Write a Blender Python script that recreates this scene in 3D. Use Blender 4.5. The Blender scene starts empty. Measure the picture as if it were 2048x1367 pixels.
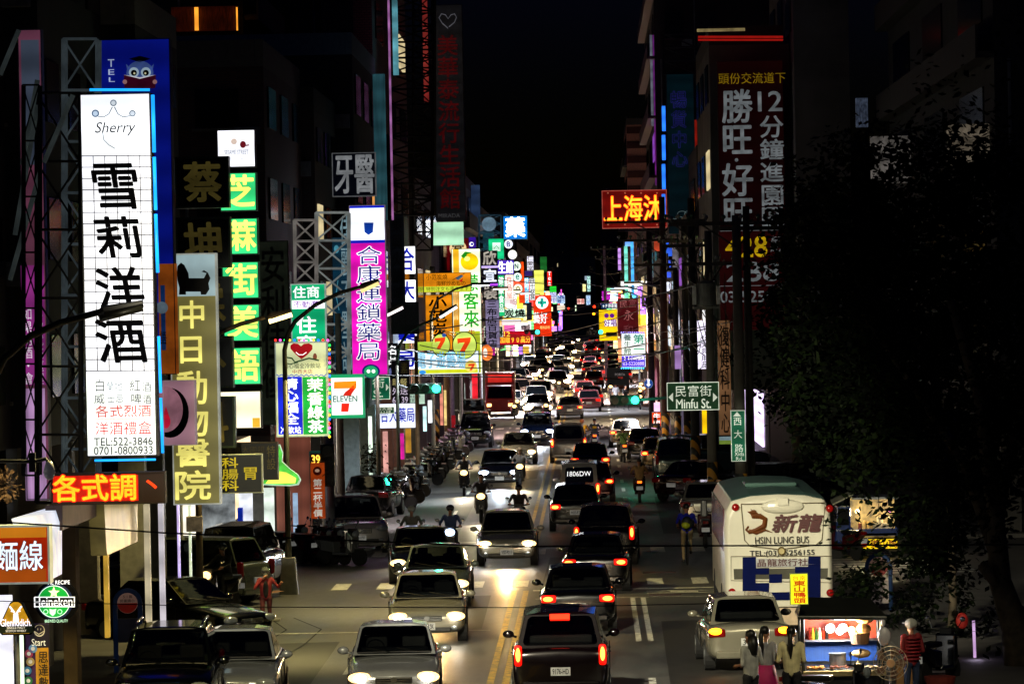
import bpy, math, random
import numpy as np
from mathutils import Vector, Matrix
random.seed(7)
SC = bpy.context.scene
COL = SC.collection
# ---------------------------------------------------------------- camera, sky, exposure
F = 9000.0                      # focal length in pixels of the 2048 wide photograph
H = 7.3                         # eye height on the footbridge
VPX, VPY, ROLL = 1180.0, 610.0, math.radians(1.1)
yd = Vector(((VPX-1024)/F, (683.5-VPY)/F, -1)).normalized()
zd = Vector((-math.sin(ROLL), math.cos(ROLL), 0)); zd = (zd - yd*zd.dot(yd)).normalized()
xd = yd.cross(zd)
M3 = Matrix((xd, yd, zd))       # world <- camera
cam = bpy.data.cameras.new('camera'); cam.lens = 36*F/2048; cam.sensor_width = 36
cam.clip_start = 1; cam.clip_end = 6000
co = bpy.data.objects.new('camera', cam); COL.objects.link(co)
co.matrix_world = Matrix.Translation((0, 0, H)) @ M3.to_4x4()
SC.camera = co
wd = bpy.data.worlds.new('World'); SC.world = wd; wd.use_nodes = True
nt = wd.node_tree; bg = nt.nodes['Background']
sky = nt.nodes.new('ShaderNodeTexSky'); sky.sky_type = 'NISHITA'; sky.sun_disc = False
sky.sun_elevation = math.radians(1); sky.sun_rotation = math.radians(200)
tint = nt.nodes.new('ShaderNodeMix'); tint.data_type = 'RGBA'; tint.blend_type = 'MULTIPLY'; tint.inputs[0].default_value = 1
nt.links.new(sky.outputs[0], tint.inputs[6]); tint.inputs[7].default_value = (.03, .06, .75, 1)
nt.links.new(tint.outputs[2], bg.inputs[0]); bg.inputs[1].default_value = .012
fill_sun = bpy.data.lights.new('fill_sun', 'SUN'); fill_sun.energy = .004; fill_sun.angle = math.radians(3); fill_sun.color = (.7, .8, 1)  # faint added sun to lift the dark facades, no moon in view
mo = bpy.data.objects.new('fill_sun', fill_sun); COL.objects.link(mo); mo.rotation_euler = (math.radians(55), 0, math.radians(-25))
vs = SC.view_settings; vs.view_transform = 'Standard'; vs.look = 'None'; vs.exposure = .3; vs.gamma = 1
cy = SC.cycles
cy.use_denoising = True
try: cy.denoiser = 'OPENIMAGEDENOISE'
except Exception: pass
cy.sample_clamp_indirect = 4; cy.max_bounces = 5; cy.diffuse_bounces = 2; cy.glossy_bounces = 3
cy.caustics_reflective = False; cy.caustics_refractive = False

def ray(px, py): return M3 @ Vector(((px-1024)/F, (683.5-py)/F, -1))
def P(px, py, Y):
    d = ray(px, py); return Vector((0, 0, H)) + d*(Y/d.y)
def G(px, py, z=0):
    d = ray(px, py); return Vector((0, 0, H)) + d*((z-H)/d.z)

# ---------------------------------------------------------------- materials
def lin(h):
    if not isinstance(h, str): return tuple(h)
    h = h.lstrip('#'); r = []
    for i in (0, 2, 4):
        c = int(h[i:i+2], 16)/255; r.append(c/12.92 if c <= .04045 else ((c+.055)/1.055)**2.4)
    return tuple(r)
MC = {}
def mat(c, rough=.55, metal=0, e=0, noise=.25, scale=6, spec=.5, coat=0, ec=None, bump=0, stretch=None):
    k = (c, rough, metal, e, noise, scale, spec, coat, ec, bump, stretch)
    if k in MC: return MC[k]
    m = bpy.data.materials.new('m_%d' % len(MC)); m.use_nodes = True; MC[k] = m
    t = m.node_tree; N = t.nodes; Lk = t.links.new; b = N['Principled BSDF']; rgb = lin(c)
    tc = N.new('ShaderNodeTexCoord'); nz = N.new('ShaderNodeTexNoise'); nz.inputs['Scale'].default_value = scale; nz.inputs['Detail'].default_value = 4
    if stretch:
        mp = N.new('ShaderNodeMapping'); mp.inputs['Scale'].default_value = stretch; Lk(tc.outputs['Object'], mp.inputs[0]); Lk(mp.outputs[0], nz.inputs['Vector'])
    else: Lk(tc.outputs['Object'], nz.inputs['Vector'])
    mr = N.new('ShaderNodeMapRange'); mr.inputs[1].default_value = .3; mr.inputs[2].default_value = .7
    mr.inputs[3].default_value = 1-noise; mr.inputs[4].default_value = 1+noise*.5; Lk(nz.outputs[0], mr.inputs[0])
    mx = N.new('ShaderNodeMix'); mx.data_type = 'RGBA'; mx.blend_type = 'MULTIPLY'; mx.inputs[0].default_value = 1
    kk = 1 if not e else .5
    mx.inputs[6].default_value = (rgb[0]*kk, rgb[1]*kk, rgb[2]*kk, 1); Lk(mr.outputs[0], mx.inputs[7]); Lk(mx.outputs[2], b.inputs['Base Color'])
    b.inputs['Roughness'].default_value = rough; b.inputs['Metallic'].default_value = metal
    b.inputs['Specular IOR Level'].default_value = spec
    if coat: b.inputs['Coat Weight'].default_value = coat; b.inputs['Coat Roughness'].default_value = .06
    if e:
        er = lin(ec or c); ex = N.new('ShaderNodeMix'); ex.data_type = 'RGBA'; ex.blend_type = 'MULTIPLY'; ex.inputs[0].default_value = 1
        ex.inputs[6].default_value = (*er, 1)
        wv = N.new('ShaderNodeTexWave'); wv.bands_direction = 'Z'; wv.inputs['Scale'].default_value = .42; wv.inputs['Distortion'].default_value = 1.2; wv.inputs['Detail'].default_value = 1; Lk(tc.outputs['Object'], wv.inputs['Vector'])
        wr = N.new('ShaderNodeMapRange'); wr.inputs[3].default_value = .74 if e < 2 else 1; wr.inputs[4].default_value = 1.12 if e < 2 else 1; Lk(wv.outputs[1], wr.inputs[0])
        ml = N.new('ShaderNodeMath'); ml.operation = 'MULTIPLY'; Lk(mr.outputs[0], ml.inputs[0]); Lk(wr.outputs[0], ml.inputs[1]); Lk(ml.outputs[0], ex.inputs[7]); Lk(ex.outputs[2], b.inputs['Emission Color']); b.inputs['Emission Strength'].default_value = e
    if bump:
        bp = N.new('ShaderNodeBump'); bp.inputs['Strength'].default_value = bump; Lk(nz.outputs[0], bp.inputs['Height']); Lk(bp.outputs[0], b.inputs['Normal'])
    return m
def E(c, s=1.0, noise=.12, scale=2.5): return mat(c, .4, 0, s*1.12 if .5 <= s < 1.5 else s, noise, scale, .3)     # backlit panel, lamp, or a lit surface with its light put in as glow
def tile_mat(c, c2, sx=.24, sy=.08, rough=.6):
    k = ('tile', c, c2, sx, sy)
    if k in MC: return MC[k]
    m = bpy.data.materials.new('m_%d' % len(MC)); m.use_nodes = True; MC[k] = m
    t = m.node_tree; N = t.nodes; Lk = t.links.new; b = N['Principled BSDF']
    tc = N.new('ShaderNodeTexCoord'); sp = N.new('ShaderNodeSeparateXYZ'); cb = N.new('ShaderNodeCombineXYZ'); ad = N.new('ShaderNodeMath')
    Lk(tc.outputs['Object'], sp.inputs[0]); Lk(sp.outputs[0], ad.inputs[0]); Lk(sp.outputs[1], ad.inputs[1]); Lk(ad.outputs[0], cb.inputs[0]); Lk(sp.outputs[2], cb.inputs[1])
    br = N.new('ShaderNodeTexBrick'); br.inputs['Scale'].default_value = 1; br.inputs['Brick Width'].default_value = sx; br.inputs['Row Height'].default_value = sy
    br.inputs['Mortar Size'].default_value = .012; br.inputs['Color1'].default_value = (*lin(c), 1); br.inputs['Color2'].default_value = (*lin(c2), 1); br.inputs['Mortar'].default_value = (.03, .03, .03, 1)
    Lk(cb.outputs[0], br.inputs['Vector']); Lk(br.outputs[0], b.inputs['Base Color']); b.inputs['Roughness'].default_value = rough
    return m
STEEL = mat('#5a6066', .45, .6); DARK = mat('#101113', .5); BLACK = mat('#050506', .35); GREY = mat('#74777a', .5)
def tinted():
    m = bpy.data.materials.new('tinted_glass'); m.use_nodes = True; t = m.node_tree; N = t.nodes; Lk = t.links.new; out = N['Material Output']
    tr = N.new('ShaderNodeBsdfTransparent'); tr.inputs[0].default_value = (.30, .33, .34, 1); g = N.new('ShaderNodeBsdfGlossy'); g.inputs['Roughness'].default_value = .04; fr = N.new('ShaderNodeFresnel'); fr.inputs[0].default_value = 1.55
    nz = N.new('ShaderNodeTexNoise'); nz.inputs['Scale'].default_value = 1.5; bp = N.new('ShaderNodeBump'); bp.inputs['Strength'].default_value = .12; bp.inputs['Distance'].default_value = .05; Lk(nz.outputs[0], bp.inputs['Height']); Lk(bp.outputs[0], g.inputs['Normal'])
    mx = N.new('ShaderNodeMixShader'); ad = N.new('ShaderNodeMath'); ad.operation = 'ADD'; ad.inputs[1].default_value = .06; Lk(fr.outputs[0], ad.inputs[0]); Lk(ad.outputs[0], mx.inputs[0]); Lk(tr.outputs[0], mx.inputs[1]); Lk(g.outputs[0], mx.inputs[2]); Lk(mx.outputs[0], out.inputs[0]); return m
TINT = tinted()
GLASS = mat('#06080a', .06, 0, 0, .1, 2, .8); RUBBER = mat('#0b0b0c', .8); CHROME = mat('#c8ccd0', .18, 1)
RIM = mat('#8f9498', .3, .9); ALU = mat('#a8adb0', .35, .8); WOOD = mat('#7a5a3a', .6)

# ---------------------------------------------------------------- mesh builder
class MB:
    def __init__(s): s.v = []; s.f = []; s.m = []
    def add(s, vs, fs, m=0):
        o = len(s.v); s.v.extend([tuple(p) for p in vs]); s.f.extend([tuple(i+o for i in f) for f in fs]); s.m.extend([m]*len(fs)); return s
    def box(s, c, d, rz=0, m=0):
        x, y, z = d[0]/2, d[1]/2, d[2]/2; cr, sr = math.cos(rz), math.sin(rz)
        vs = [(c[0]+a*cr-b*sr, c[1]+a*sr+b*cr, c[2]+e) for a, b, e in ((-x,-y,-z),(x,-y,-z),(x,y,-z),(-x,y,-z),(-x,-y,z),(x,-y,z),(x,y,z),(-x,y,z))]
        return s.add(vs, [(0,3,2,1),(4,5,6,7),(0,1,5,4),(1,2,6,5),(2,3,7,6),(3,0,4,7)], m)
    def tube(s, pts, r, n=8, m=0, cap=True):
        pts = [Vector(p) for p in pts]; k = len(pts); rs = r if isinstance(r, (list, tuple)) else [r]*k
        vs = []; up = None
        for i, p in enumerate(pts):
            t = (pts[min(i+1, k-1)]-pts[max(i-1, 0)])
            if t.length < 1e-9: t = Vector((0, 0, 1))
            t.normalize()
            if up is None: up = Vector((0, 0, 1)) if abs(t.z) < .9 else Vector((0, 1, 0))
            a = t.cross(up); a = a.normalized() if a.length > 1e-6 else Vector((1, 0, 0)); b = a.cross(t); up = b
            for j in range(n):
                q = 2*math.pi*j/n; vs.append(p+(a*math.cos(q)+b*math.sin(q))*rs[i])
        fs = [(i*n+j, i*n+(j+1) % n, (i+1)*n+(j+1) % n, (i+1)*n+j) for i in range(k-1) for j in range(n)]
        if cap: fs += [tuple(range(n-1, -1, -1)), tuple(range((k-1)*n, k*n))]
        return s.add(vs, fs, m)
    def prism(s, poly, y0, y1, m=0):          # poly in (x, z), from y0 (front) to y1
        n = len(poly); vs = [(p[0], y0, p[1]) for p in poly]+[(p[0], y1, p[1]) for p in poly]
        return s.add(vs, [tuple(range(n)), tuple(range(2*n-1, n-1, -1))]+[(i, i+n, (i+1) % n+n, (i+1) % n) for i in range(n)], m)
    def sph(s, c, r, n=12, k=8, m=0):
        if not isinstance(r, (tuple, list)): r = (r, r, r)
        vs = [(c[0], c[1], c[2]-r[2])]
        for i in range(1, k):
            a = math.pi*i/k-math.pi/2
            for j in range(n): q = 2*math.pi*j/n; vs.append((c[0]+r[0]*math.cos(a)*math.cos(q), c[1]+r[1]*math.cos(a)*math.sin(q), c[2]+r[2]*math.sin(a)))
        vs.append((c[0], c[1], c[2]+r[2])); e = len(vs)-1
        fs = [(0, 1+(j+1) % n, 1+j) for j in range(n)]+[(1+i*n+j, 1+i*n+(j+1) % n, 1+(i+1)*n+(j+1) % n, 1+(i+1)*n+j) for i in range(k-2) for j in range(n)]
        fs += [(e, e-n+j, e-n+(j+1) % n) for j in range(n)]
        return s.add(vs, fs, m)
    def quad(s, a, b, c, d, m=0): return s.add([a, b, c, d], [(0, 1, 2, 3)], m)
    def mesh(s, name, mats, off=None, smooth=False):
        me = bpy.data.meshes.new(name); o = off or (0, 0, 0)
        me.from_pydata([(p[0]-o[0], p[1]-o[1], p[2]-o[2]) for p in s.v], [], s.f)
        for mm in (mats if isinstance(mats, (list, tuple)) else [mats]): me.materials.append(mm)
        if isinstance(mats, (list, tuple)) and len(mats) > 1: me.polygons.foreach_set('material_index', s.m)
        if smooth: me.polygons.foreach_set('use_smooth', [True]*len(me.polygons))
        me.update(); return me
def obj(name, mb, mats, parent=None, off=None, smooth=False, bevel=0, sub=0):
    o = bpy.data.objects.new(name, mb.mesh(name, mats, off, smooth) if isinstance(mb, MB) else mb); COL.objects.link(o)
    if parent: o.parent = parent
    if bevel: b = o.modifiers.new('b', 'BEVEL'); b.width = bevel; b.segments = 2; b.limit_method = 'ANGLE'
    if sub: b = o.modifiers.new('s', 'SUBSURF'); b.levels = sub; b.render_levels = sub
    return o
def tag(o, label, cat, group=None):
    o['label'] = label; o['category'] = cat
    if group: o['group'] = group
    return o
def thing(name, label, cat, loc=(0, 0, 0), rz=0, group=None):
    o = bpy.data.objects.new(name, None); COL.objects.link(o); o.location = loc; o.rotation_euler = (0, 0, rz); o.empty_display_size = .2
    return tag(o, label, cat, group)
def single(name, mb, mats, label, cat, loc, group=None, **k):
    o = obj(name, mb, mats, None, loc, **k); o.location = loc; return tag(o, label, cat, group)
def struct(name, mb, mats, **k):
    o = obj(name, mb, mats, **k); o['kind'] = 'structure'; return o
def dup(root, loc, rz=0, label=None, group=None):
    r = root.copy(); COL.objects.link(r); r.location = loc; r.rotation_euler = (0, 0, rz)
    if label: r['label'] = label
    if group: r['group'] = group
    for ch in KIDS(root):
        c = ch.copy(); COL.objects.link(c); c.parent = r
        for g in KIDS(ch):
            d = g.copy(); COL.objects.link(d); d.parent = c
    return r
KC = {}
def KIDS(o):
    if o.name not in KC: KC[o.name] = list(o.children)
    return KC[o.name]
def lamp(name, kind, loc, power, color, parent=None, radius=.15, size=None, rot=None, blend=.6):
    l = bpy.data.lights.new(name, kind); l.energy = power; l.color = color; l.shadow_soft_size = radius
    if kind == 'SPOT': l.spot_size = size or 1; l.spot_blend = blend
    o = bpy.data.objects.new(name, l); COL.objects.link(o); o.location = loc
    if rot: o.rotation_euler = rot
    if parent: o.parent = parent
    return o

# ---------------------------------------------------------------- lettering
GC = {}
TMPC = bpy.data.curves.new('t', 'FONT'); TMPO = bpy.data.objects.new('t', TMPC); COL.objects.link(TMPO)
def glyph(s, bold):
    k = (s, bold)
    if k in GC: return GC[k]
    c = TMPC; c.body = s; c.size = 1; c.resolution_u = 3; c.fill_mode = 'FRONT'; c.offset = bold; c.extrude = 0
    bpy.context.view_layer.update()
    me = TMPO.evaluated_get(bpy.context.evaluated_depsgraph_get()).to_mesh()
    v = np.array([(a.co.x, a.co.y) for a in me.vertices]).reshape(-1, 2); f = [tuple(p.vertices) for p in me.polygons]
    TMPO.to_mesh_clear(); GC[k] = (v, f); return GC[k]
REF = None
def text(mb, s, x0, z0, x1, z1, y, mode='h', bold=.012, shear=0, m=0, fill=.92):
    """write s into the box x0..x1 (left to right), z0 (bottom) .. z1 (top) in the plane y"""
    global REF
    if REF is None:
        v, f = glyph('國', 0); lo, hi = v.min(0), v.max(0); REF = ((lo+hi)/2, (hi-lo).max()*1.06)
    def put(v, f):
        mb.add([(a[0], y, a[1]) for a in v], f, m)
        if ex > 0:
            d = ex*unit*.55
            for k in range(8): mb.add([(a[0]+d*math.cos(k*.7854), y+.0004*(k+1), a[1]+d*math.sin(k*.7854)) for a in v], f, m)
    ex = bold if bold > .015 else 0; bold = 0
    if mode == 'f':
        unit = z1-z0; x0 += ex*unit; x1 -= ex*unit
        v, f = glyph(s, bold)
        if not len(v): return
        lo, hi = v.min(0), v.max(0); w = v.copy()
        w[:, 0] += shear*(w[:, 1]-lo[1]); lo, hi = w.min(0), w.max(0)
        put(np.column_stack((x0+(w[:, 0]-lo[0])/(hi[0]-lo[0])*(x1-x0), z0+(w[:, 1]-lo[1])/max(1e-6, hi[1]-lo[1])*(z1-z0))), f); return
    n = len(s)
    for i, ch in enumerate(s):
        if ch == ' ': continue
        if mode == 'v': a0, a1, b1, b0 = x0, x1, z1-(z1-z0)*i/n, z1-(z1-z0)*(i+1)/n
        else: a0, a1, b0, b1 = x0+(x1-x0)*i/n, x0+(x1-x0)*(i+1)/n, z0, z1
        v, f = glyph(ch, bold); unit = (a1-a0)*fill
        if not len(v): continue
        w = (v-REF[0])/REF[1]
        if ord(ch) < 256: w = v-(v.min(0)+v.max(0))/2; w = w/max(.55, (v.max(0)-v.min(0))[1])*.8
        w = w.copy(); w[:, 0] += shear*w[:, 1]
        put(np.column_stack(((a0+a1)/2+w[:, 0]*(a1-a0)*fill, (b0+b1)/2+w[:, 1]*(b1-b0)*fill)), f)

# ---------------------------------------------------------------- signs
def sign(name, label, rect, Y, thick=.3, frame='#202224', face=None, border=3, panels=(), texts=(), shapes=(), tubes=(), cat='sign', group=None, fm=None, yaw=0, lines=()):
    """rect and everything on the sign is measured on the photograph; the sign hangs at distance Y"""
    x0, y0, x1, y1 = rect; c = P((x0+x1)/2, (y0+y1)/2, Y); s = Y/F
    r = thing(name, label, cat, c, yaw, group)
    w, h = (x1-x0)*s, (y1-y0)*s; b = border*s
    fmat = fm or mat(frame, .45, .2)
    q = MB(); q.box((0, thick/2+.012, 0), (w, thick, h)); obj('cabinet', q, fmat, r)
    if b > 0:
        q = MB()
        for cx_, cz_, ww, hh in ((0, h/2-b/2, w, b), (0, -h/2+b/2, w, b), (-w/2+b/2, 0, b, h-2*b), (w/2-b/2, 0, b, h-2*b)): q.box((cx_, -.008, cz_), (ww, .036, hh))
        obj('frame', q, fmat, r)
    if face is not None:
        q = MB(); q.box((0, .004, 0), (w-2*b, .012, h-2*b)); obj('face', q, face, r)
    def L(px, py):
        p = P(px, py, Y)-c; return p.x, p.z
    def R(a):
        cx_, cz_ = L((a[0]+a[2])/2, (a[1]+a[3])/2); ww, hh = (a[2]-a[0])*s/2, (a[3]-a[1])*s/2
        return cx_-ww, cz_-hh, cx_+ww, cz_+hh
    for i, (a, mm) in enumerate(panels):
        u = R(a); q = MB(); q.box(((u[0]+u[2])/2, -.006-.004*(i % 3), (u[1]+u[3])/2), (u[2]-u[0], .008, u[3]-u[1])); obj('panel', q, mm, r)
    by = {}
    for kind, pts, mm, *d in shapes:
        q = by.setdefault(('emblem', mm), MB()); yy = -.014-.004*(d[0] if d else 0)
        if kind == 'poly': q.prism([L(*p) for p in pts], yy-.003, yy)
        elif kind == 'disc':
            cx_, cz_ = L(pts[0], pts[1]); rx, rz = pts[2]*s, (pts[3] if len(pts) > 3 else pts[2])*s
            q.prism([(cx_+rx*math.cos(a*math.pi/16), cz_-rz*math.sin(a*math.pi/16)) for a in range(32)], yy-.003, yy)
        elif kind == 'line':
            pp = [L(*p) for p in pts[0]]; q.tube([(a, yy-.002, b_) for a, b_ in pp], pts[1]*s, 6)
    for t in texts:
        st, a, mm = t[0], t[1], t[2]; mode = t[3] if len(t) > 3 else 'h'; bold = t[4] if len(t) > 4 else .012; sh = t[5] if len(t) > 5 else 0; lv = t[6] if len(t) > 6 else 0
        q = by.setdefault(('lettering', mm, len(by)), MB()); u = R(a); text(q, st, u[0], u[1], u[2], u[3], -.03-.004*lv, mode, bold, sh)
    for (nm, mm, *_), q in by.items(): obj(nm, q, mm, r)
    if lines:
        q = MB()
        for p0, p1, wd_, mm in lines:
            a, b_ = L(*p0), L(*p1); q.tube([(a[0], -.012, a[1]), (b_[0], -.012, b_[1])], wd_*s, 4)
        obj('grid', q, lines[0][3], r)
    for p0, p1, rr, mm in tubes:
        a, b_ = L(*p0), L(*p1); q = MB(); q.tube([(a[0], -.05, a[1]), (b_[0], -.05, b_[1])], rr*s, 8); obj('neon_tube', q, mm, r, smooth=True)
    return r
# ================================================================ ground, road, markings
def asphalt():
    m = bpy.data.materials.new('asphalt'); m.use_nodes = True; t = m.node_tree; N = t.nodes; Lk = t.links.new; b = N['Principled BSDF']
    tc = N.new('ShaderNodeTexCoord'); mp = N.new('ShaderNodeMapping'); mp.inputs['Scale'].default_value = (1, .22, 1); Lk(tc.outputs['Object'], mp.inputs[0])
    n1 = N.new('ShaderNodeTexNoise'); n1.inputs['Scale'].default_value = .8; n1.inputs['Detail'].default_value = 8; n1.inputs['Roughness'].default_value = .65; Lk(mp.outputs[0], n1.inputs['Vector'])
    n2 = N.new('ShaderNodeTexNoise'); n2.inputs['Scale'].default_value = 22; n2.inputs['Detail'].default_value = 3; Lk(tc.outputs['Object'], n2.inputs['Vector'])
    r1 = N.new('ShaderNodeValToRGB'); r1.color_ramp.elements[0].position = .32; r1.color_ramp.elements[0].color = (.040, .040, .041, 1); r1.color_ramp.elements[1].position = .7; r1.color_ramp.elements[1].color = (.115, .112, .105, 1); Lk(n1.outputs[0], r1.inputs[0])
    mr = N.new('ShaderNodeMapRange'); mr.inputs[1].default_value = .3; mr.inputs[2].default_value = .7; mr.inputs[3].default_value = .7; mr.inputs[4].default_value = 1.25; Lk(n2.outputs[0], mr.inputs[0])
    mx = N.new('ShaderNodeMix'); mx.data_type = 'RGBA'; mx.blend_type = 'MULTIPLY'; mx.inputs[0].default_value = 1; Lk(r1.outputs[0], mx.inputs[6]); Lk(mr.outputs[0], mx.inputs[7]); Lk(mx.outputs[2], b.inputs['Base Color'])
    rr = N.new('ShaderNodeMapRange'); rr.inputs[1].default_value = .3; rr.inputs[2].default_value = .7; rr.inputs[3].default_value = .33; rr.inputs[4].default_value = .58; Lk(n1.outputs[0], rr.inputs[0]); Lk(rr.outputs[0], b.inputs['Roughness'])
    bp = N.new('ShaderNodeBump'); bp.inputs['Strength'].default_value = .25; bp.inputs['Distance'].default_value = .02; Lk(n2.outputs[0], bp.inputs['Height']); Lk(bp.outputs[0], b.inputs['Normal'])
    return m
def worn(c, lo=.35):
    m = bpy.data.materials.new('paint'); m.use_nodes = True; t = m.node_tree; N = t.nodes; Lk = t.links.new; b = N['Principled BSDF']
    tc = N.new('ShaderNodeTexCoord'); n1 = N.new('ShaderNodeTexNoise'); n1.inputs['Scale'].default_value = 5; n1.inputs['Detail'].default_value = 8; n1.inputs['Roughness'].default_value = .75; Lk(tc.outputs['Object'], n1.inputs['Vector'])
    r = N.new('ShaderNodeValToRGB'); c = lin(c); r.color_ramp.elements[0].position = lo; r.color_ramp.elements[0].color = (.07, .07, .065, 1); r.color_ramp.elements[1].position = lo+.14; r.color_ramp.elements[1].color = (*c, 1)
    Lk(n1.outputs[0], r.inputs[0]); Lk(r.outputs[0], b.inputs['Base Color']); b.inputs['Roughness'].default_value = .5; return m
def sheet(x0, x1, y0, y1, z, ny=1):
    q = MB()
    for i in range(ny):
        a, b = y0+(y1-y0)*i/ny, y0+(y1-y0)*(i+1)/ny; q.quad((x0, a, z), (x1, a, z), (x1, b, z), (x0, b, z))
    return q
struct('ground', sheet(-400, 400, 20, 4000, -.02), mat('#1a1a1b', .8))
AS = asphalt()
q = sheet(-8.9, 6.2, 40, 134, 0); q.v += []; 
struct('road', q, AS)
struct('road', sheet(-8.2, 5.1, 134, 2500, 0), AS)
struct('side_street', sheet(-60, -8.9, 115, 133, .0), AS); struct('side_street', sheet(6.2, 60, 115, 137, 0), AS)
PAVE = tile_mat('#4a4744', '#57534e', .4, .4)
def pavement(x0, x1, y0, y1):
    q = MB(); q.box(((x0+x1)/2, (y0+y1)/2, .04), (x1-x0, y1-y0, .16)); struct('pavement', q, mat('#4c4a47', .75, 0, 0, .35, 1.2), bevel=.02)
pavement(-24, -8.9, 40, 115); pavement(-24, -8.2, 133.5, 900); pavement(6.2, 24, 40, 114.5); pavement(5.1, 24, 137, 900)
# painted markings
for x0, x1, y0, y1, cc in ((-7.8, -5.6, 84, 99, '#131314'), (1.4, 3.4, 86, 104, '#2c2a27'), (-4.6, -2.6, 102, 114, '#151516'), (-1.4, .9, 118, 131, '#242322'), (2.2, 3.6, 143, 171, '#161617'), (-6.6, -4.4, 146, 178, '#1c1b1a'), (-1.2, .8, 150, 196, '#1b1a19'), (1.6, 4.2, 205, 236, '#242322'), (-4.2, -2.4, 190, 245, '#171717')):
    q = MB(); q.quad((x0, y0, .004), (x1, y0+.3, .004), (x1-.05, y1, .004), (x0+.1, y1-.4, .004)); struct('road_patch', q, mat(cc, .55, 0, 0, .5, 3, bump=.2))
WH, YE = worn('#d8d6cc'), worn('#caa23a', .4)
def mark(name, rects, m, z=.010):
    q = MB()
    for x0, x1, y0, y1 in rects: q.quad((x0, y0, z), (x1, y0, z), (x1, y1, z), (x0, y1, z))
    o = struct(name, q, m); return o
for xc in (-2.08, -1.78): mark('centre_line', [(xc-.07, xc+.07, 40, 115.5)]+[(xc-.06, xc+.06, 141, 900)], YE)
mark('lane_line', [(1.0, 1.14, a, a+1.4) for a in (86.5,)]+[(1.11, 1.25, a, a+3.2) for a in np.arange(142, 420, 8.5)], WH)
mark('lane_line', [(.86, .98, 97.5, 112), (1.12, 1.24, 97.5, 112)], WH)
mark('lane_line', [(-5.1, -4.98, a, a+3.5) for a in (80, 90, 100)]+[(-5.0, -4.88, a, a+3.2) for a in np.arange(150, 420, 8.5)], WH)
mark('zebra_crossing', [(x, x+.42, 117.2, 119.8) for x in np.arange(-6.9, 6, 1.18)], WH)
mark('zebra_crossing', [(x, x+.42, 132.4, 135.2) for x in np.arange(-6.6, 5.2, 1.18)], WH)
mark('zebra_crossing', [(6.6, 10.2, a, a+.5) for a in np.arange(120, 132, 1.1)], WH)
mark('stop_line', [(-1.6, 6.0, 115.3, 115.7)], WH); mark('stop_line', [(-8.1, -2.2, 139.5, 139.9)], WH)
mark('stop_line', [(-8.6, -2.4, 101.6, 101.72)], WH)
mark('waiting_box_line', [(-1.5, 6.0, 112.1, 112.22), (1.3, 3.2, 113.6, 113.8), (1.3, 3.2, 114.4, 114.6), (1.9, 2.6, 113.9, 114.3)], WH)
mark('waiting_box_line', [(-1.5, 4.6, 262, 262.5), (1.2, 4.5, 266, 267)], WH); mark('zebra_crossing', [(x, x+.5, 268, 271) for x in np.arange(-7, 4.6, 1.2)], WH)
RI = mat('#3a1512', .6)
for x, y, w, d in ((1.75, 122.5, .9, .5), (-.2, 116.4, .8, .35), (1.75, 113.0, .8, .3), (1.9, 165, .7, .8)):
    q = MB(); q.box((x, y, .004), (w, d, .012)); q.box((x, y, .007), (w*.8, d*.7, .012)); single('manhole_cover', q, RI, {122.5: 'rusty manhole cover in the road just past the stop line', 116.4: 'rusty drain cover between the stop line and zebra crossing', 113.0: 'rusty cover inside the motorcycle waiting box', 165: 'round cover in the lane near the scooter rider in tan'}[y], 'manhole cover', (x, y, 0))
q = MB(); q.box((-8.2, 106.2, .03), (1.5, .5, .04)); single('drain_grate', q, mat('#8b8b86', .5, .4), 'pale metal drain grate at the kerb beside the man in red', 'drain', (-8.2, 106.2, 0))
q = MB()
for pts in (((-7.6, 106), (-7.1, 103), (-7.3, 99), (-8.0, 93)), ((-7.2, 107), (-6.3, 103), (-6.4, 98), (-6.9, 92))):
    for (a, b), (c, d) in zip(pts, pts[1:]): q.quad((a-.02, b, .004), (a+.02, b, .004), (c+.02, d, .004), (c-.02, d, .004))
struct('road_seam', q, mat('#0c0c0c', .8))
q = MB(); q.quad((-8.9, 113, .13), (-8.0, 115.2, .13), (-8.0, 115.4, .13), (-9.2, 115.4, .13)); struct('kerb', q, mat('#9a6a50', .7))

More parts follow.
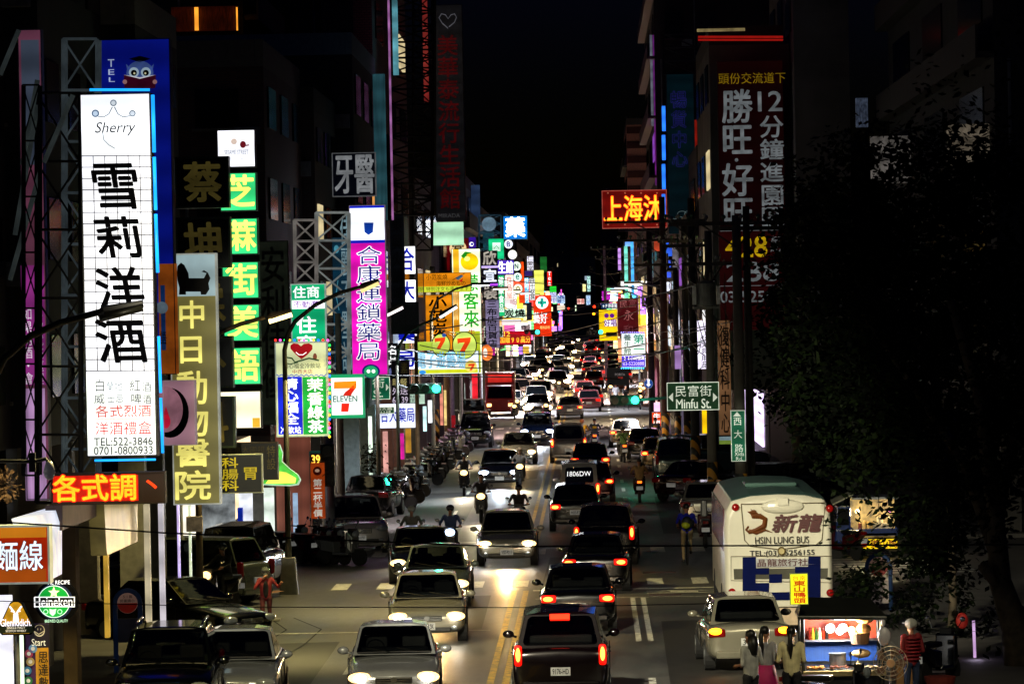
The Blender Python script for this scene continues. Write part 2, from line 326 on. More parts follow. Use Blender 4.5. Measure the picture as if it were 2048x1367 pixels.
# ================================================================ buildings
WD = [mat('#20242a', .15, 0, 0, .2, 1, .6), mat('#14181c', .12, 0, 0, .2, 1, .6)]
LITW = [E('#ffb060', .5), E('#cfe8ff', .45), E('#ffe9b0', .5), E('#c060ff', .35)]
def building(label, xf, y0, y1, h, side, wall, depth=12, floors=4, lit=(), shop=None, arcade=3.6, gw=2, trim=None, tank=False, group=None, name='building', front=True, balc=True):
    """side -1: stands left of the street, +1: right of it; xf is the plane of its street front"""
    r = thing(name, label, 'building', (xf+side*depth/2, (y0+y1)/2, 0), 0, group); off = r.location
    xo = xf+side*depth; xm = (xf+xo)/2; L = y1-y0; ym = (y0+y1)/2; tr = trim or mat('#3a3835', .7)
    q = MB(); q.box((xm, ym, (h+arcade)/2), (depth, L, h-arcade)); obj('wall', q, wall, r, off)
    q = MB(); q.box((xm+side*1.6, ym, arcade/2), (depth-3.2, L-.1, arcade-.01)); obj('ground_floor', q, mat('#1b1916', .7), r, off)
    q = MB()
    for yy in np.arange(y0+.35, y1, max(4.5, L/3)): q = MB(); q.box((xf+side*.3, yy, arcade/2), (.6, .6, arcade-.02)); obj('pillar', q, tr, r, off)
    q = MB(); q.box((xf+side*.12, ym, h+.4), (.24, L, .8)); q.box((xm, y0+.12, h+.4), (depth-.5, .24, .8)); obj('parapet', q, tr, r, off)
    fh = (h-arcade)/floors
    for k in range(floors):
        z = arcade+fh*k
        if balc: q = MB(); q.box((xf-side*.28, ym, z+.1), (.55, L-.3, .2)); q.box((xf-side*.52, ym, z+.62), (.06, L-.3, .84)); obj('balcony', q, tr, r, off)
        n = max(1, min(3, int(L/4)))
        for j in range(n):
            yy = y0+L*(j+.5)/n; q = MB(); q.box((xf-side*.02, yy, z+fh*.58), (.08, L/n*.55, fh*.45)); obj('window', q, LITW[(j+k) % 4] if (k, j) in lit else WD[(j+k) % 2], r, off)
        if front:
            for j in range(gw):
                xx = xf+side*(1.4+2.4*j); q = MB(); q.box((xx, y0-.03, z+fh*.55), (1.3, .1, fh*.42)); obj('window', q, WD[(j+k) % 2], r, off)
                q = MB(); q.box((xx, y0-.09, z+fh*.55-fh*.23), (1.5, .2, .08)); obj('sill', q, tr, r, off)
                if (j+k) % 2: q = MB(); q.box((xx+.9, y0-.2, z+fh*.25), (.75, .36, .5)); q.prism([(xx+.9+.2*math.cos(a_*.63), z+fh*.25+.2*math.sin(a_*.63)) for a_ in range(10)], y0-.4, y0-.37); obj('air_conditioner', q, GREY, r, off, bevel=.02)
                else: q = MB(); q.tube([(xx-.95, y0-.08, z), (xx-.95, y0-.08, z+fh-.05)], .05, 6); obj('drainpipe', q, GREY, r, off)
    if shop:
        q = MB(); q.box((xf+side*3.1, ym, 1.55), (.1, L*.8, 2.6)); obj('shopfront', q, shop, r, off)
    if tank:
        q = MB(); q.tube([(xm, ym, h+.8), (xm, ym, h+2.4)], 1.0, 14); q.sph((xm, ym, h+2.4), (1, 1, .4)); obj('water_tank', q, ALU, r, off)
    return r
BRK = tile_mat('#4a3026', '#5a3a2e'); TIL = tile_mat('#5d5a55', '#6a675f', .2, .1); DKC = mat('#2a2b2d', .8, 0, 0, .4, .7); CON = mat('#6a6662', .85, 0, 0, .45, .5); CONL = mat('#86827c', .85, 0, 0, .45, .5)
PNK = tile_mat('#7a4a42', '#87564c', .2, .1); WHT = mat('#a8a59e', .7, 0, 0, .3, .6)
building('dark arcade building at the left edge behind the noodle sign', -12.6, 60, 76, 13, -1, DKC, balc=False, trim=mat('#4e463c', .7), shop=E('#ffffff', 1.2))
b1 = building('dark arcade building behind the tall white liquor sign', -11.9, 76, 92, 15, -1, balc=False, wall= mat('#241f22', .8), trim=mat('#8a7350', .6), shop=None, arcade=4.6)
building('black arcade building behind the animal hospital sign', -11.2, 92, 104, 16, -1, DKC, balc=False, trim=mat('#8d8470', .6), shop=None, arcade=4.6)
building('dark arcade building with pale pillars at the near street corner', -10.4, 104, 114.5, 14, -1, balc=False, wall= mat('#20241f', .8), trim=mat('#77766a', .6), arcade=4.4)
# lit fascia boards and glowing pillar faces of the near arcade
building('brown tiled corner building with deep eaves across the side street', -9.6, 134, 151, 14.6, -1, BRK, balc=False, depth=14, floors=4, shop=E('#fff6e0', 1.0), lit=((0, 0),), trim=mat('#6b665c', .7), tank=True)
building('narrow black building with a brick side strip next to the corner building', -9.15, 151, 164, 14.0, -1,  balc=False, wall=tile_mat('#2c1d1b', '#35211e', .24, .08), shop=E('#ffe0b0', 1.2), lit=((1, 1), (2, 0)))
building('building with a pale blue corner strip behind the dentist sign', -8.5, 164, 182, 16.6, -1, DKC, balc=False, depth=11, shop=E('#ffd9a8', 1.1), lit=((1, 0), (2, 2)), trim=mat('#6d8a94', .6))
building('tall brown building behind the steel sign tower', -8.6, 182, 216, 24, -1, PNK, balc=False, depth=12, floors=6, shop=E('#fff2d8', 1.3), lit=((1, 1), (3, 0), (4, 2), (0, 1)), trim=mat('#8a5a50', .6))
building('low shop block behind the lemon sign', -8.4, 216, 252, 13, -1, CON, balc=False, floors=3, shop=E('#ffc8e0', 1.4), lit=((0, 1), (1, 1)))
building('shop block behind the pawnshop sign', -8.3, 252, 290, 12, -1, TIL, floors=3, shop=E('#fff0d0', 1.5), lit=((0, 0), (1, 2)))
building('bluish concrete building behind the round white board', -8.2, 290, 330, 15.4, -1, mat('#6f7c8c', .8, 0, 0, .4, .5), shop=E('#ff90a0', 1.2), lit=((0, 2),))
building('dark green block beside the blue pharmacy sign', -8.2, 330, 380, 14.2, -1, mat('#3c4a44', .8), shop=E('#ffe0a0', 1.4))
for i, (a, b, h) in enumerate(((380, 450, 13), (450, 520, 16), (520, 620, 14), (620, 760, 17), (760, 900, 14))):
    building(('dark block left of the street behind the red cross sign', 'dark block left of the far street, its roof among the small signs', 'dim block left of the far street behind the green and white sign', 'dark taller block far down the left side of the street', 'farthest dark block on the left side of the street')[i], -8.3, a, b, h, -1, DKC if i % 2 else CON, floors=3, shop=E(('#ffe8c0', '#ffb0d0', '#c8e8ff', '#ffe0a0', '#ffffff')[i], 1.6), lit=((0, 0), (1, 1)))
# tall block far behind on the left, with the lamplit curtains
r = building('black apartment tower with orange lit curtains above the left roofs', -12.6, 166, 181, 27, -1, mat('#101012', .8), depth=20, floors=6, gw=1, arcade=.2)
c = P(408, 38, 165.7); q = MB(); q.box(c, (2.4, .1, .9)); obj('curtain', q, mat('#5a1c06', .7, 0, .10, .9, 9, stretch=(6, 1, .4)), r, r.location)
for px, w in ((393, .14), (474, .05)):
    c = P(px, 38, 165.5); q = MB(); q.box(c, (w, .1, .85)); obj('lit_window', q, E('#ffa030', 1.0), r, r.location)
c0 = P(247, 70, 164); c1 = P(244, -40, 164); q = MB(); q.tube([c0, c1], .33, 12); obj('column', q, mat('#93a3a6', .6, 0, .3), r, r.location)  # pale column given a glow so it shows in the dark
# right side
building('tall concrete building carrying the dark red development billboard', 5.25, 191, 214, 18.2, 1, CON, balc=False, depth=3.4, floors=4, gw=0, shop=None, lit=((0, 0), (1, 1), (2, 0)), front=False)
building('tall grey concrete wall building rising out of frame above the trees', 8.7, 188, 212, 26, 1, CONL, depth=2.3, floors=5, gw=0, front=False, balc=False)
building('dark building behind the big tree at the right edge', 12.5, 138, 186, 22, 1, DKC, depth=14, floors=5)
building('dark shop building behind the utility poles', 5.2, 214, 262, 14, 1, mat('#3a3036', .8), depth=10, floors=3, shop=E('#e8d0ff', 1.5), lit=((0, 0), (0, 1), (1, 2)))
building('low shop block behind the dark red vertical sign', 5.1, 262, 318, 12, 1, CON, depth=10, floors=3, shop=E('#ffe0c0', 1.6), lit=((0, 1), (1, 0)))
building('very tall dark building with neon pillars behind the red neon sign', 4.9, 318, 372, 33, 1, mat('#241c24', .8), depth=12, floors=7, shop=E('#ff9080', 1.4), lit=((3, 0),), trim=mat('#55304a', .6))
building('shop block far down the right side behind the cyan strip signs', 5.0, 372, 470, 14, 1, DKC, depth=12, floors=3, shop=E('#ffe8d0', 1.5), lit=((0, 1), (1, 1)))
r = building('far building with pink and dark red stripes above the neon sign', 4.6, 520, 560, 28, 1, mat('#c98a78', .7), depth=4.5, floors=5, gw=0, front=False)
q = MB()
for k in range(5): q.box((6.85, 519.95, 27.4-k*1.7), (4.5, .12, .8))
obj('stripe', q, mat('#4a1712', .7), r, r.location)
building('dark block at the far right side of the street', 5.2, 560, 760, 13, 1, CON, depth=12, floors=3, shop=E('#ffe8c0', 1.8), lit=((0, 0), (1, 1)))
for i, (px, w, y, h) in enumerate(((1035, 40, 1100, 24), (1120, 60, 1250, 30), (1170, 44, 1000, 18), (1220, 34, 1150, 36), (1000, 50, 800, 22), (1090, 50, 900, 17))):
    c = P(px, 600, y); ww = w*y/F; rr = thing('tower', ('dim far block above the shop signs on the left', 'dark blue block at the end of the street', 'low dark block closing the view along the street', 'narrow far tower left of the red neon sign', 'dark block behind the blue pharmacy sign', 'small far block beside the yellow sign')[i], 'building', (c.x, y, 0))
    q = MB(); q.box((0, 5, h/2), (ww, 10, h)); q.box((0, 5, h+.6), (ww*.5, 6, 1.2)); obj('wall', q, mat('#39404c', .8, 0, 0, .5, .2), rr)
    for k in range(4): q = MB(); q.box((ww*(-.3+.2*k), -.05, h*(.5+.12*k)), (.9, .2, .9)); obj('window', q, LITW[(k+i) % 3] if k == i % 4 else WD[0], rr)

# near arcade: pillar faces, light put in as glow, measured on the photograph
CL = [E('#f2e6c8', .75, .25), E('#d8b030', .55, .3), E('#e8e0ff', .8, .2)]
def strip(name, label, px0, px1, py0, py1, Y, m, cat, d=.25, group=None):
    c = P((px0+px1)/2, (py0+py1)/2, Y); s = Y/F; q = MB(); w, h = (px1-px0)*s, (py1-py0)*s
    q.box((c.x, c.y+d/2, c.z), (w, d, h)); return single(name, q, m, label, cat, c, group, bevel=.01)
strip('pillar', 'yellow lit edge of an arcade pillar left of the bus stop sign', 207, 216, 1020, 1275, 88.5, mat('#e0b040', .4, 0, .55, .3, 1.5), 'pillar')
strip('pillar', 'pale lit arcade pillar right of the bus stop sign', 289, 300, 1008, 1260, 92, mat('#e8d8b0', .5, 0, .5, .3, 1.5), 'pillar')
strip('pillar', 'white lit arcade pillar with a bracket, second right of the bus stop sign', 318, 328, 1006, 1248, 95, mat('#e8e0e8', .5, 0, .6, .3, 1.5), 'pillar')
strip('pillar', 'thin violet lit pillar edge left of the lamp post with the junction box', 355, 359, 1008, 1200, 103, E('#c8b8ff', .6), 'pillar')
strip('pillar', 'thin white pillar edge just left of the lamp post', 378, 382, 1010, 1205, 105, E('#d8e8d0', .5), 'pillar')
def slantsign(name, label, p0, p1, p2, p3, Y0, Y1, m, cat='sign', lm=None, t=None):
    """a fascia running along the street: near edge p0 (bottom) p3 (top) at Y0, far edge p1 p2 at Y1"""
    a, b, c, d = P(*p0, Y0), P(*p1, Y1), P(*p2, Y1), P(*p3, Y0); n = Vector((-.3, .0, 0))
    r = thing(name, label, cat, (a+b+c+d)/4); q = MB(); q.add([a, b, c, d, a+n, b+n, c+n, d+n], [(0, 1, 2, 3), (7, 6, 5, 4), (0, 4, 5, 1), (3, 2, 6, 7), (0, 3, 7, 4), (1, 5, 6, 2)])
    obj('panel', q, m, r, r.location); return r
slantsign('fascia', 'white street front fascia with dark red letters above the round green sign', (99, 1160), (124, 1147), (124, 1016), (59, 1036), 74, 79, E('#dfe6f8', .6, .3, 1.5), 'fascia')
slantsign('fascia', 'shop fascia under the red ticker, coloured reflections put into its patchy glow', (214, 1110), (275, 1082), (275, 1004), (208, 1004), 84, 92, mat('#4a4430', .3, .3, .16, .9, 1.1, ec='#c8b060'), 'fascia')  # reflections on the fascia painted in as uneven emission
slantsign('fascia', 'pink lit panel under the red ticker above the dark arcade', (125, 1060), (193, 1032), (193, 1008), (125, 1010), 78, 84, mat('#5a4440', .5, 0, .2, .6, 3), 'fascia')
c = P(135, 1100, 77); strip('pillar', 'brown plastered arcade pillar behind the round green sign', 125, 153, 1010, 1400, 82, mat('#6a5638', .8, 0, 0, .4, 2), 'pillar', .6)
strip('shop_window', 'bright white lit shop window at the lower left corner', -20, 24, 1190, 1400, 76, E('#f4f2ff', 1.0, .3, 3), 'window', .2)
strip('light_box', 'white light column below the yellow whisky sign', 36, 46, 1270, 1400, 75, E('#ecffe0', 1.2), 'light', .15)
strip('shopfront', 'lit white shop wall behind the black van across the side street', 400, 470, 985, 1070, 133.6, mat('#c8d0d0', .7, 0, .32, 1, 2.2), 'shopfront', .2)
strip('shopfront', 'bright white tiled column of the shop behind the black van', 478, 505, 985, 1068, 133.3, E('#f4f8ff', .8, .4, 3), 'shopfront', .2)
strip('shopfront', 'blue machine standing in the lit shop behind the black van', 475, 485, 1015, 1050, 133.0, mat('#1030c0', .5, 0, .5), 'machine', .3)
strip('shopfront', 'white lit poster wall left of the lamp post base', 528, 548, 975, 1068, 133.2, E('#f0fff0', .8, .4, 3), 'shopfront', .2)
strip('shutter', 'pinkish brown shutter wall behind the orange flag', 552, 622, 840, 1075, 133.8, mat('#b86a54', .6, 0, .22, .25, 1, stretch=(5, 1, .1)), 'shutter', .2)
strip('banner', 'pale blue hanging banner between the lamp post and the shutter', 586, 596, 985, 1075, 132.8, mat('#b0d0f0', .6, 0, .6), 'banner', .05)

for px0, px1, py0, py1, Y, cc, es, lab in ((735, 744, 832, 905, 172, '#e8ffe8', 1.5, 'bright white shop light behind the potted plant'), (753, 760, 850, 960, 168, '#c85838', .5, 'dim orange curtain by the shop left of the scooters'), (766, 776, 862, 948, 176, '#e8a8a0', .7, 'salmon lit doorway strip left of the scooters'),
  (799, 808, 866, 918, 190, '#e020a0', .7, 'magenta cloth hanging by the shop behind the first scooters'), (811, 822, 852, 905, 194, '#c89030', .6, 'amber lit shop strip behind the first scooters'), (846, 853, 812, 862, 205, '#c8f0f0', 1.1, 'pale cyan shop light left of the grey pole'), (856, 864, 800, 845, 214, '#f0f8ff', 1.2, 'white shop light just left of the grey pole'),
  (880, 886, 770, 850, 246, '#e89078', .8, 'salmon lit strip between the grey and rusty poles'), (888, 893, 780, 850, 252, '#f0d080', .9, 'yellow lit strip between the grey and rusty poles'), (903, 911, 830, 874, 248, '#a01820', .5, 'dark red standing board beside the thin white pole'), (914, 930, 766, 812, 292, '#d8f0e8', 1.0, 'pale lit shop window above the black minivan'), (944, 955, 742, 800, 300, '#f02030', .8, 'bright red shop board left of the red box truck'),
  (1012, 1020, 690, 712, 360, '#fff0c0', 1.4, 'small warm shop light below the red ticker'), (1026, 1036, 690, 712, 366, '#d8e8a0', 1.2, 'small yellow green shop light below the red ticker'), (1046, 1058, 692, 706, 380, '#f0c040', 1.0, 'small yellow panel below the red ticker'), (1424, 1432, 700, 760, 196, '#d0b0ff', .9, 'lilac lit strip right of the transformer pole'), (1366, 1371, 700, 800, 212, '#b868d0', .6, 'violet lit edge between the dark poles'), (1296, 1312, 680, 700, 300, '#f0a860', .8, 'orange lit shop panel right of the wellness sign'), (1292, 1310, 706, 742, 298, '#6a3a20', .4, 'brown shop board right of the wellness sign')):
    strip('shop_glow', lab, px0, px1, py0, py1, Y, E(cc, es, .4, 3), 'light', .15)  # curtain, cloth, doorway and boards carry the shop light as their own glow
# ================================================================ the signs, left side
K = mat('#050509', .85, 0, 0, .1, 2, .08); WL = E('#ffffff', 1.25, .06); WF = E('#f6f7ff', 1.1, .08, 1.2); RED = E('#d01020', .7); NAVY = mat('#101a50', .5, 0, .15)
GOLD = mat('#8a7a3a', .35, .3, .10); GOLDD = mat('#6b5a28', .35, .3, .06)
NEONB = E('#1898ff', 1.6, .1)
gl = []
for i in range(20): gl.append(((162+i*.4, 312+i*22.6), (304+i*.4, 311+i*22.6), .8, mat('#10142a', .9, 0, 0, .1, 2, .05)))
for i in range(7): gl.append(((163+i*23.3, 312), (172+i*23.3, 742), .8, mat('#10142a', .9, 0, 0, .1, 2, .05)))
sign('liquor_sign', 'tall white liquor shop sign with a crown and a blue neon tube down its side', (166, 186, 308, 913), 78, .5, face=E('#f6f7ff', .92, .08, 1.2), border=2.5, lines=gl,
 panels=(((163, 192, 298, 308), E('#f4f8fc', 1.05, .1, 1)), ((174, 746, 312, 908), E('#f4fbf4', 1.0, .1, 1))),
 texts=(('Sherry', (190, 244, 272, 272), mat('#06122e', .8, 0, 0, .1, 2, .1), 'f', .004, .25), ('雪莉洋酒', (183, 322, 283, 418), K, 'v', .05, -.18)) [:1] + tuple((ch, b, mat('#020205', .9, 0, 0, .1, 2, .05), 'h', .034, -.14) for ch, b in (('雪', (180, 322, 284, 424)), ('莉', (188, 432, 288, 520)), ('洋', (190, 533, 290, 625)), ('酒', (190, 635, 296, 730)))) +
 (('白', (188, 758, 212, 784), NAVY), ('蘭地', (212, 762, 246, 782), mat('#8a94b8', .5, 0, .3)), ('紅', (259, 758, 282, 784), NAVY), ('酒', (284, 762, 304, 784), NAVY),
  ('威', (188, 786, 210, 808), NAVY), ('士忌', (214, 788, 248, 806), mat('#8a94b8', .5, 0, .3)), ('啤', (261, 786, 284, 808), NAVY), ('酒', (286, 788, 304, 808), NAVY),
  ('各式烈酒', (190, 809, 304, 835), RED), ('洋酒禮盒', (190, 842, 304, 870), RED), ('TEL:522-3846', (188, 874, 306, 890), K, 'f', .015), ('0701-0800933', (188, 892, 306, 908), K, 'f', .015)),
 shapes=[('disc', (227, 206, 6.5), mat('#7f93a8', .5, 0, .5)), ('disc', (227, 206, 4.5), E('#dfe9f2', .8), 1), ('disc', (191, 227, 7.5), mat('#5f80a8', .5, 0, .5)), ('disc', (191, 227, 5), E('#c0d4ea', .8), 1), ('disc', (265, 227, 6.5), mat('#7f93a8', .5, 0, .5)), ('disc', (265, 227, 4.5), E('#d4e0ee', .8), 1),
  ('line', [((196, 233), (208, 234), (218, 228), (225, 214)), 1.0], mat('#8a9aac', .5, 0, .45)), ('line', [((229, 214), (236, 228), (246, 234), (260, 232)), 1.0], mat('#8a9aac', .5, 0, .45)),
  ('line', [((205, 262), (208, 280), (218, 290), (230, 297)), .9], mat('#aab6c0', .5, 0, .55)), ('line', [((190, 838), (303, 837)), .5], RED)],
 tubes=(((180, 180), (300, 180), 2.6, NEONB), ((306, 190), (309, 305), 3.6, NEONB), ((309, 314), (312, 420), 3.4, NEONB), ((312, 428), (316, 545), 3.4, NEONB), ((318, 672), (322, 785), 3.0, NEONB), ((322, 795), (326, 905), 3.0, NEONB), ((190, 920), (312, 918), 2.2, NEONB)))
# red LED ticker with its dots
OR, YL = E('#ff3a08', 1.3, .2, 40), E('#ffb01c', 1.5, .25, 40)
sign('led_ticker', 'red LED ticker board with glowing orange characters under the tall white sign', (102, 944, 331, 1008), 77.5, .3, frame='#1a0504', face=mat('#2a0503', .4, 0, .25, .3, 60), border=3,
 panels=(((106, 950, 277, 1002), E('#d81804', .55, .35, 6)),), texts=(('各式調', (104, 948, 276, 1004), E('#ff2a04', 1.3, .2, 40), 'h', .10), ('各式調', (104, 948, 276, 1004), YL, 'h', .035, 0, 1), ('丶', (282, 950, 326, 990), E('#ff4010', 1.2), 'h', .05)))
sign('noodle_sign', 'orange and red noodle shop sign with white characters at the left edge', (-70, 1050, 100, 1168), 72, .4, frame='#cfd8d0', face=E('#b02808', .55), border=4, fm=mat('#c8d4c8', .4, 0, .25),
 panels=(((-66, 1054, 93, 1075), E('#c87818', .6)), ((-66, 1138, 93, 1163), E('#b05010', .5))), texts=(('麵線', (-12, 1080, 88, 1144), mat('#0a1a4a', .5), 'h', .055), ('麵線', (-12, 1080, 88, 1144), E('#e8f4ff', 1.0), 'h', .02, 0, 1), ('蚵仔', (-110, 1080, -12, 1144), E('#e8f4ff', 1.0), 'h', .02, 0, 1)))
GR = E('#0fa838', .8)
a = lambda cx, cy, r0, r1, n=5, o=-90: [(cx+(r0 if i % 2 == 0 else r1)*math.cos(math.radians(o+i*180/n)), cy+(r0 if i % 2 == 0 else r1)*math.sin(math.radians(o+i*180/n))) for i in range(2*n)]
def round_sign(name, label, cx, cy, rad, Y, shapes, texts, rim=K):
    c = P(cx, cy, Y); s = Y/F; r = thing(name, label, 'sign', c); q = MB()
    q.prism([(rad*s*math.cos(i*math.pi/24), rad*s*math.sin(i*math.pi/24)) for i in range(48)], 0, .25); obj('cabinet', q, rim, r)
    by = {}
    def L(px, py): p = P(px, py, Y)-c; return p.x, p.z
    for kind, pts, mm, lv in shapes:
        q = by.setdefault(('emblem', mm), MB()); yy = -.006-.005*lv
        if kind == 'disc': x, z = L(pts[0], pts[1]); q.prism([(x+pts[2]*s*math.cos(i*math.pi/24), z+pts[2]*s*math.sin(i*math.pi/24)) for i in range(48)], yy-.004, yy)
        elif kind == 'poly': q.prism([L(*p) for p in pts], yy-.004, yy)
        else: q.tube([(L(*p)[0], yy, L(*p)[1]) for p in pts[0]], pts[1]*s, 5)
    for st, bx, mm, mode, bold, lv in texts:
        q = by.setdefault(('lettering', mm), MB()); x0, z1 = L(bx[0], bx[1]); x1, z0 = L(bx[2], bx[3]); text(q, st, x0, z0, x1, z1, -.012-.005*lv, mode, bold)
    for (nm, mm), q in by.items(): obj(nm, q, mm, r)
    return r
WHE = E('#ffffff', 1.1)
round_sign('beer_sign', 'round green beer sign with a star and white lettering on a dark band', 112, 1202, 43, 76, [('disc', (110, 1202, 36), mat('#20305a', .4, 0, .25), 0), ('disc', (108, 1202, 32.5), E('#e8fff0', .9), 1), ('disc', (108, 1202, 31), GR, 2), ('poly', a(108, 1184, 12, 5), E('#fff4c0', 1.1), 3),
 ('poly', [(70, 1192), (150, 1192), (150, 1213), (70, 1213)], WHE, 3), ('poly', [(70, 1194), (148, 1194), (148, 1211), (70, 1211)], K, 4), ('disc', (92, 1222, 5), E('#c8ffd8', .9), 3), ('disc', (92, 1222, 3.5), GR, 4), ('disc', (120, 1222, 5), E('#c8ffd8', .9), 3), ('disc', (120, 1222, 3.5), GR, 4), ('poly', [(106, 1218), (113, 1216), (111, 1226), (106, 1231), (100, 1226), (99, 1216)], E('#c8ffd8', .9), 3)],
 [('Heineken', (68, 1193, 146, 1212), WHE, 'f', .03, 4), ('AL RECIPE', (96, 1160, 140, 1167), WHE, 'f', .0, 2), ('BREWED QUALITY', (90, 1238, 136, 1244), E('#c8ffd8', .8), 'f', .0, 2)])
c = P(32, 1234, 74.5); s = 74.5/F; r = thing('whisky_sign', 'yellow triangular whisky sign with a white stag and rounded corners', 'sign', c)
tri = lambda k: [((p[0]-33)*k*s, (1234-p[1])*k*s) for p in ((22, 1206), (28, 1202), (38, 1202), (44, 1206), (66, 1252), (66, 1260), (60, 1267), (6, 1267), (-1, 1260), (-1, 1252))]
q = MB(); q.prism(tri(1.06), 0, .2); obj('cabinet', q, K, r); q = MB(); q.prism(tri(.97), -.01, 0); obj('face', q, E('#c89018', .85, .4, 8), r)
q = MB(); q.prism([(-.27, -.10), (.27, -.10), (.29, -.24), (.24, -.26), (-.24, -.26), (-.29, -.24)], -.016, -.01); obj('panel', q, mat('#1c2a0c', .5, 0, .15), r)
q = MB(); q.tube([(-.10, -.02, .19), (-.03, -.02, .10), (0, -.02, .05), (.03, -.02, .10), (.10, -.02, .19)], .016, 5); q.tube([(0, -.02, .07), (0, -.02, -.06)], [.04, .05], 6); q.tube([(-.03, -.02, .1), (-.08, -.02, .11)], .012, 5); q.tube([(.03, -.02, .1), (.08, -.02, .11)], .012, 5); obj('emblem', q, WHE, r)
q = MB(); text(q, 'Glenfiddich.', -.26, -.14, .26, -.02, -.03, 'f', .03); obj('lettering', q, E('#fff6ff', 1.2), r)
q = MB(); text(q, 'SINGLE MALT', -.15, -.185, .15, -.15, -.03, 'f', .01); text(q, 'SCOTCH WHISKY', -.17, -.235, .17, -.20, -.03, 'f', .01); obj('lettering', q, E('#fff0d0', .9), r)
q = MB(); q.tube([(0, .1, -.3), (0, .1, -1.9)], .04, 8); obj('post', q, GREY, r)
sign('banner', 'dark purple and yellow hanging banner with a smiling face and lottery balls', (52, 1246, 98, 1400), 75.5, .04, face=None, border=0, cat='banner', fm=mat('#4a1a5a', .7, 0, .12),
 panels=(((60, 1247, 99, 1296), mat('#1c0a2a', .6, 0, .1)), ((72, 1294, 98, 1400), mat('#d09018', .6, 0, .42))),
 texts=(('Start', (64, 1276, 92, 1290), E('#e8e0c0', .7), 'f', .006, 0, 3), ('思達數', (77, 1300, 98, 1378), mat('#180a05', .6), 'v', .03, 0, 3)),
 shapes=[('disc', (79, 1260, 11, 12), mat('#d8c8a0', .5, 0, .5), 1), ('disc', (79, 1259, 9.3, 10.3), mat('#1c0a2a', .6, 0, .1), 2), ('line', [((70, 1262), (78, 1267), (88, 1261)), .9], mat('#d8c8a0', .5, 0, .5), 2), ('line', [((76, 1255), (76, 1259)), .6], mat('#d8c8a0', .5, 0, .5), 2), ('line', [((82, 1255), (82, 1259)), .6], mat('#d8c8a0', .5, 0, .5), 2)] +
 [('disc', (x, y, 8.5), mat(cc, .4, 0, .3)) for x, y, cc in ((66, 1296, '#70a0c8'), (58, 1306, '#b03050'), (61, 1322, '#c0a060'), (55, 1340, '#3078a0'), (57, 1360, '#207030'))] + [('disc', (x, y, 4), mat('#e8e0d0', .4, 0, .4), 1) for x, y in ((66, 1296), (58, 1306), (61, 1322), (55, 1340), (57, 1360))])
# boards on the lattice
sign('cram_school_sign', 'huge blue roof sign with an owl reading a book, its lower end orange', (206, 78, 346, 750), 90, .5, face=mat('#0a1a9a', .5, 0, .34, .25, .8), border=1.5, frame='#0a1650',
 panels=(((318, 527, 356, 748), mat('#b05818', .5, 0, .30)), ((322, 570, 331, 700), mat('#1a4890', .5, 0, .2))),
 texts=(('T', (216, 119, 229, 134), E('#b8c8e8', .5), 'f', 0), ('E', (217, 139, 229, 150), E('#b8c8e8', .5), 'f', 0), ('L', (218, 155, 230, 164), E('#b8c8e8', .5), 'f', 0), ('語', (320, 662, 334, 690), mat('#1a2848', .5), 'h', .02, 0, 2)),
 shapes=[('disc', (280, 146, 27, 24), mat('#5a78c8', .5, 0, .25)), ('poly', [(252, 128), (262, 138), (256, 146)], mat('#5a78c8', .5, 0, .25)), ('poly', [(308, 128), (298, 138), (304, 146)], mat('#5a78c8', .5, 0, .25)), ('poly', [(258, 118), (280, 112), (302, 118), (280, 125)], mat('#10183c', .5)), ('disc', (268, 145, 10), E('#a0b8c8', .5), 2), ('disc', (292, 145, 10), E('#a0b8c8', .5), 2), ('disc', (268, 146, 6), K, 3), ('disc', (292, 146, 6), K, 3), ('disc', (269, 147, 2), E('#c8c8a0', .5), 4), ('disc', (291, 147, 2), E('#c8c8a0', .5), 4),
  ('poly', [(248, 150), (280, 156), (312, 150), (311, 176), (280, 180), (249, 176)], mat('#5a1030', .5, 0, .2), 3), ('poly', [(248, 150), (280, 155), (312, 150), (280, 158)], E('#d8d8e0', .5), 4), ('disc', (250, 164, 4.5), mat('#c89090', .5, 0, .3), 4), ('disc', (310, 164, 4.5), mat('#c89090', .5, 0, .3), 4), ('disc', (324, 615, 12), mat('#7a90a0', .5, 0, .3), 3)])
sign('hanging_board', 'tall faded pink and white roof board with white characters seen between lattice beams', (44, 58, 92, 1000), 84, .3, face=mat('#a05a78', .6, 0, .22, .5, .5), border=2, frame='#8a909a',
 panels=(((44, 80, 80, 330), mat('#7a8aa8', .6, 0, .14, .4, .7)), ((44, 530, 90, 770), mat('#a83898', .6, 0, .42, .5, .8)), ((50, 776, 92, 1000), mat('#d0a0d8', .6, 0, .5, .6, 1.5, stretch=(4, 1, .3)))),
 texts=(('如果用酒・會', (47, 615, 66, 770), E('#f0e0f0', .6), 'v', .01, 0, 2), ('喜歡就在這裡', (70, 615, 88, 770), E('#e0c0e0', .4), 'v', .01, 0, 2)), cat='board')
sign('eye_clinic_sign', 'square dull pink sign with a black crescent ring and a red drop', (326, 760, 391, 890), 92, .35, face=mat('#b88898', .5, 0, .42, .2, 1), border=2, fm=mat('#c8a8b0', .5, 0, .3),
 shapes=[('disc', (340, 825, 38, 50), K), ('disc', (330, 818, 36, 46), mat('#b07888', .5, 0, .42), 1), ('disc', (332, 842, 9, 14), E('#c01838', .6), 2), ('poly', [(324, 836), (340, 836), (332, 812)], E('#c01838', .6), 2)])
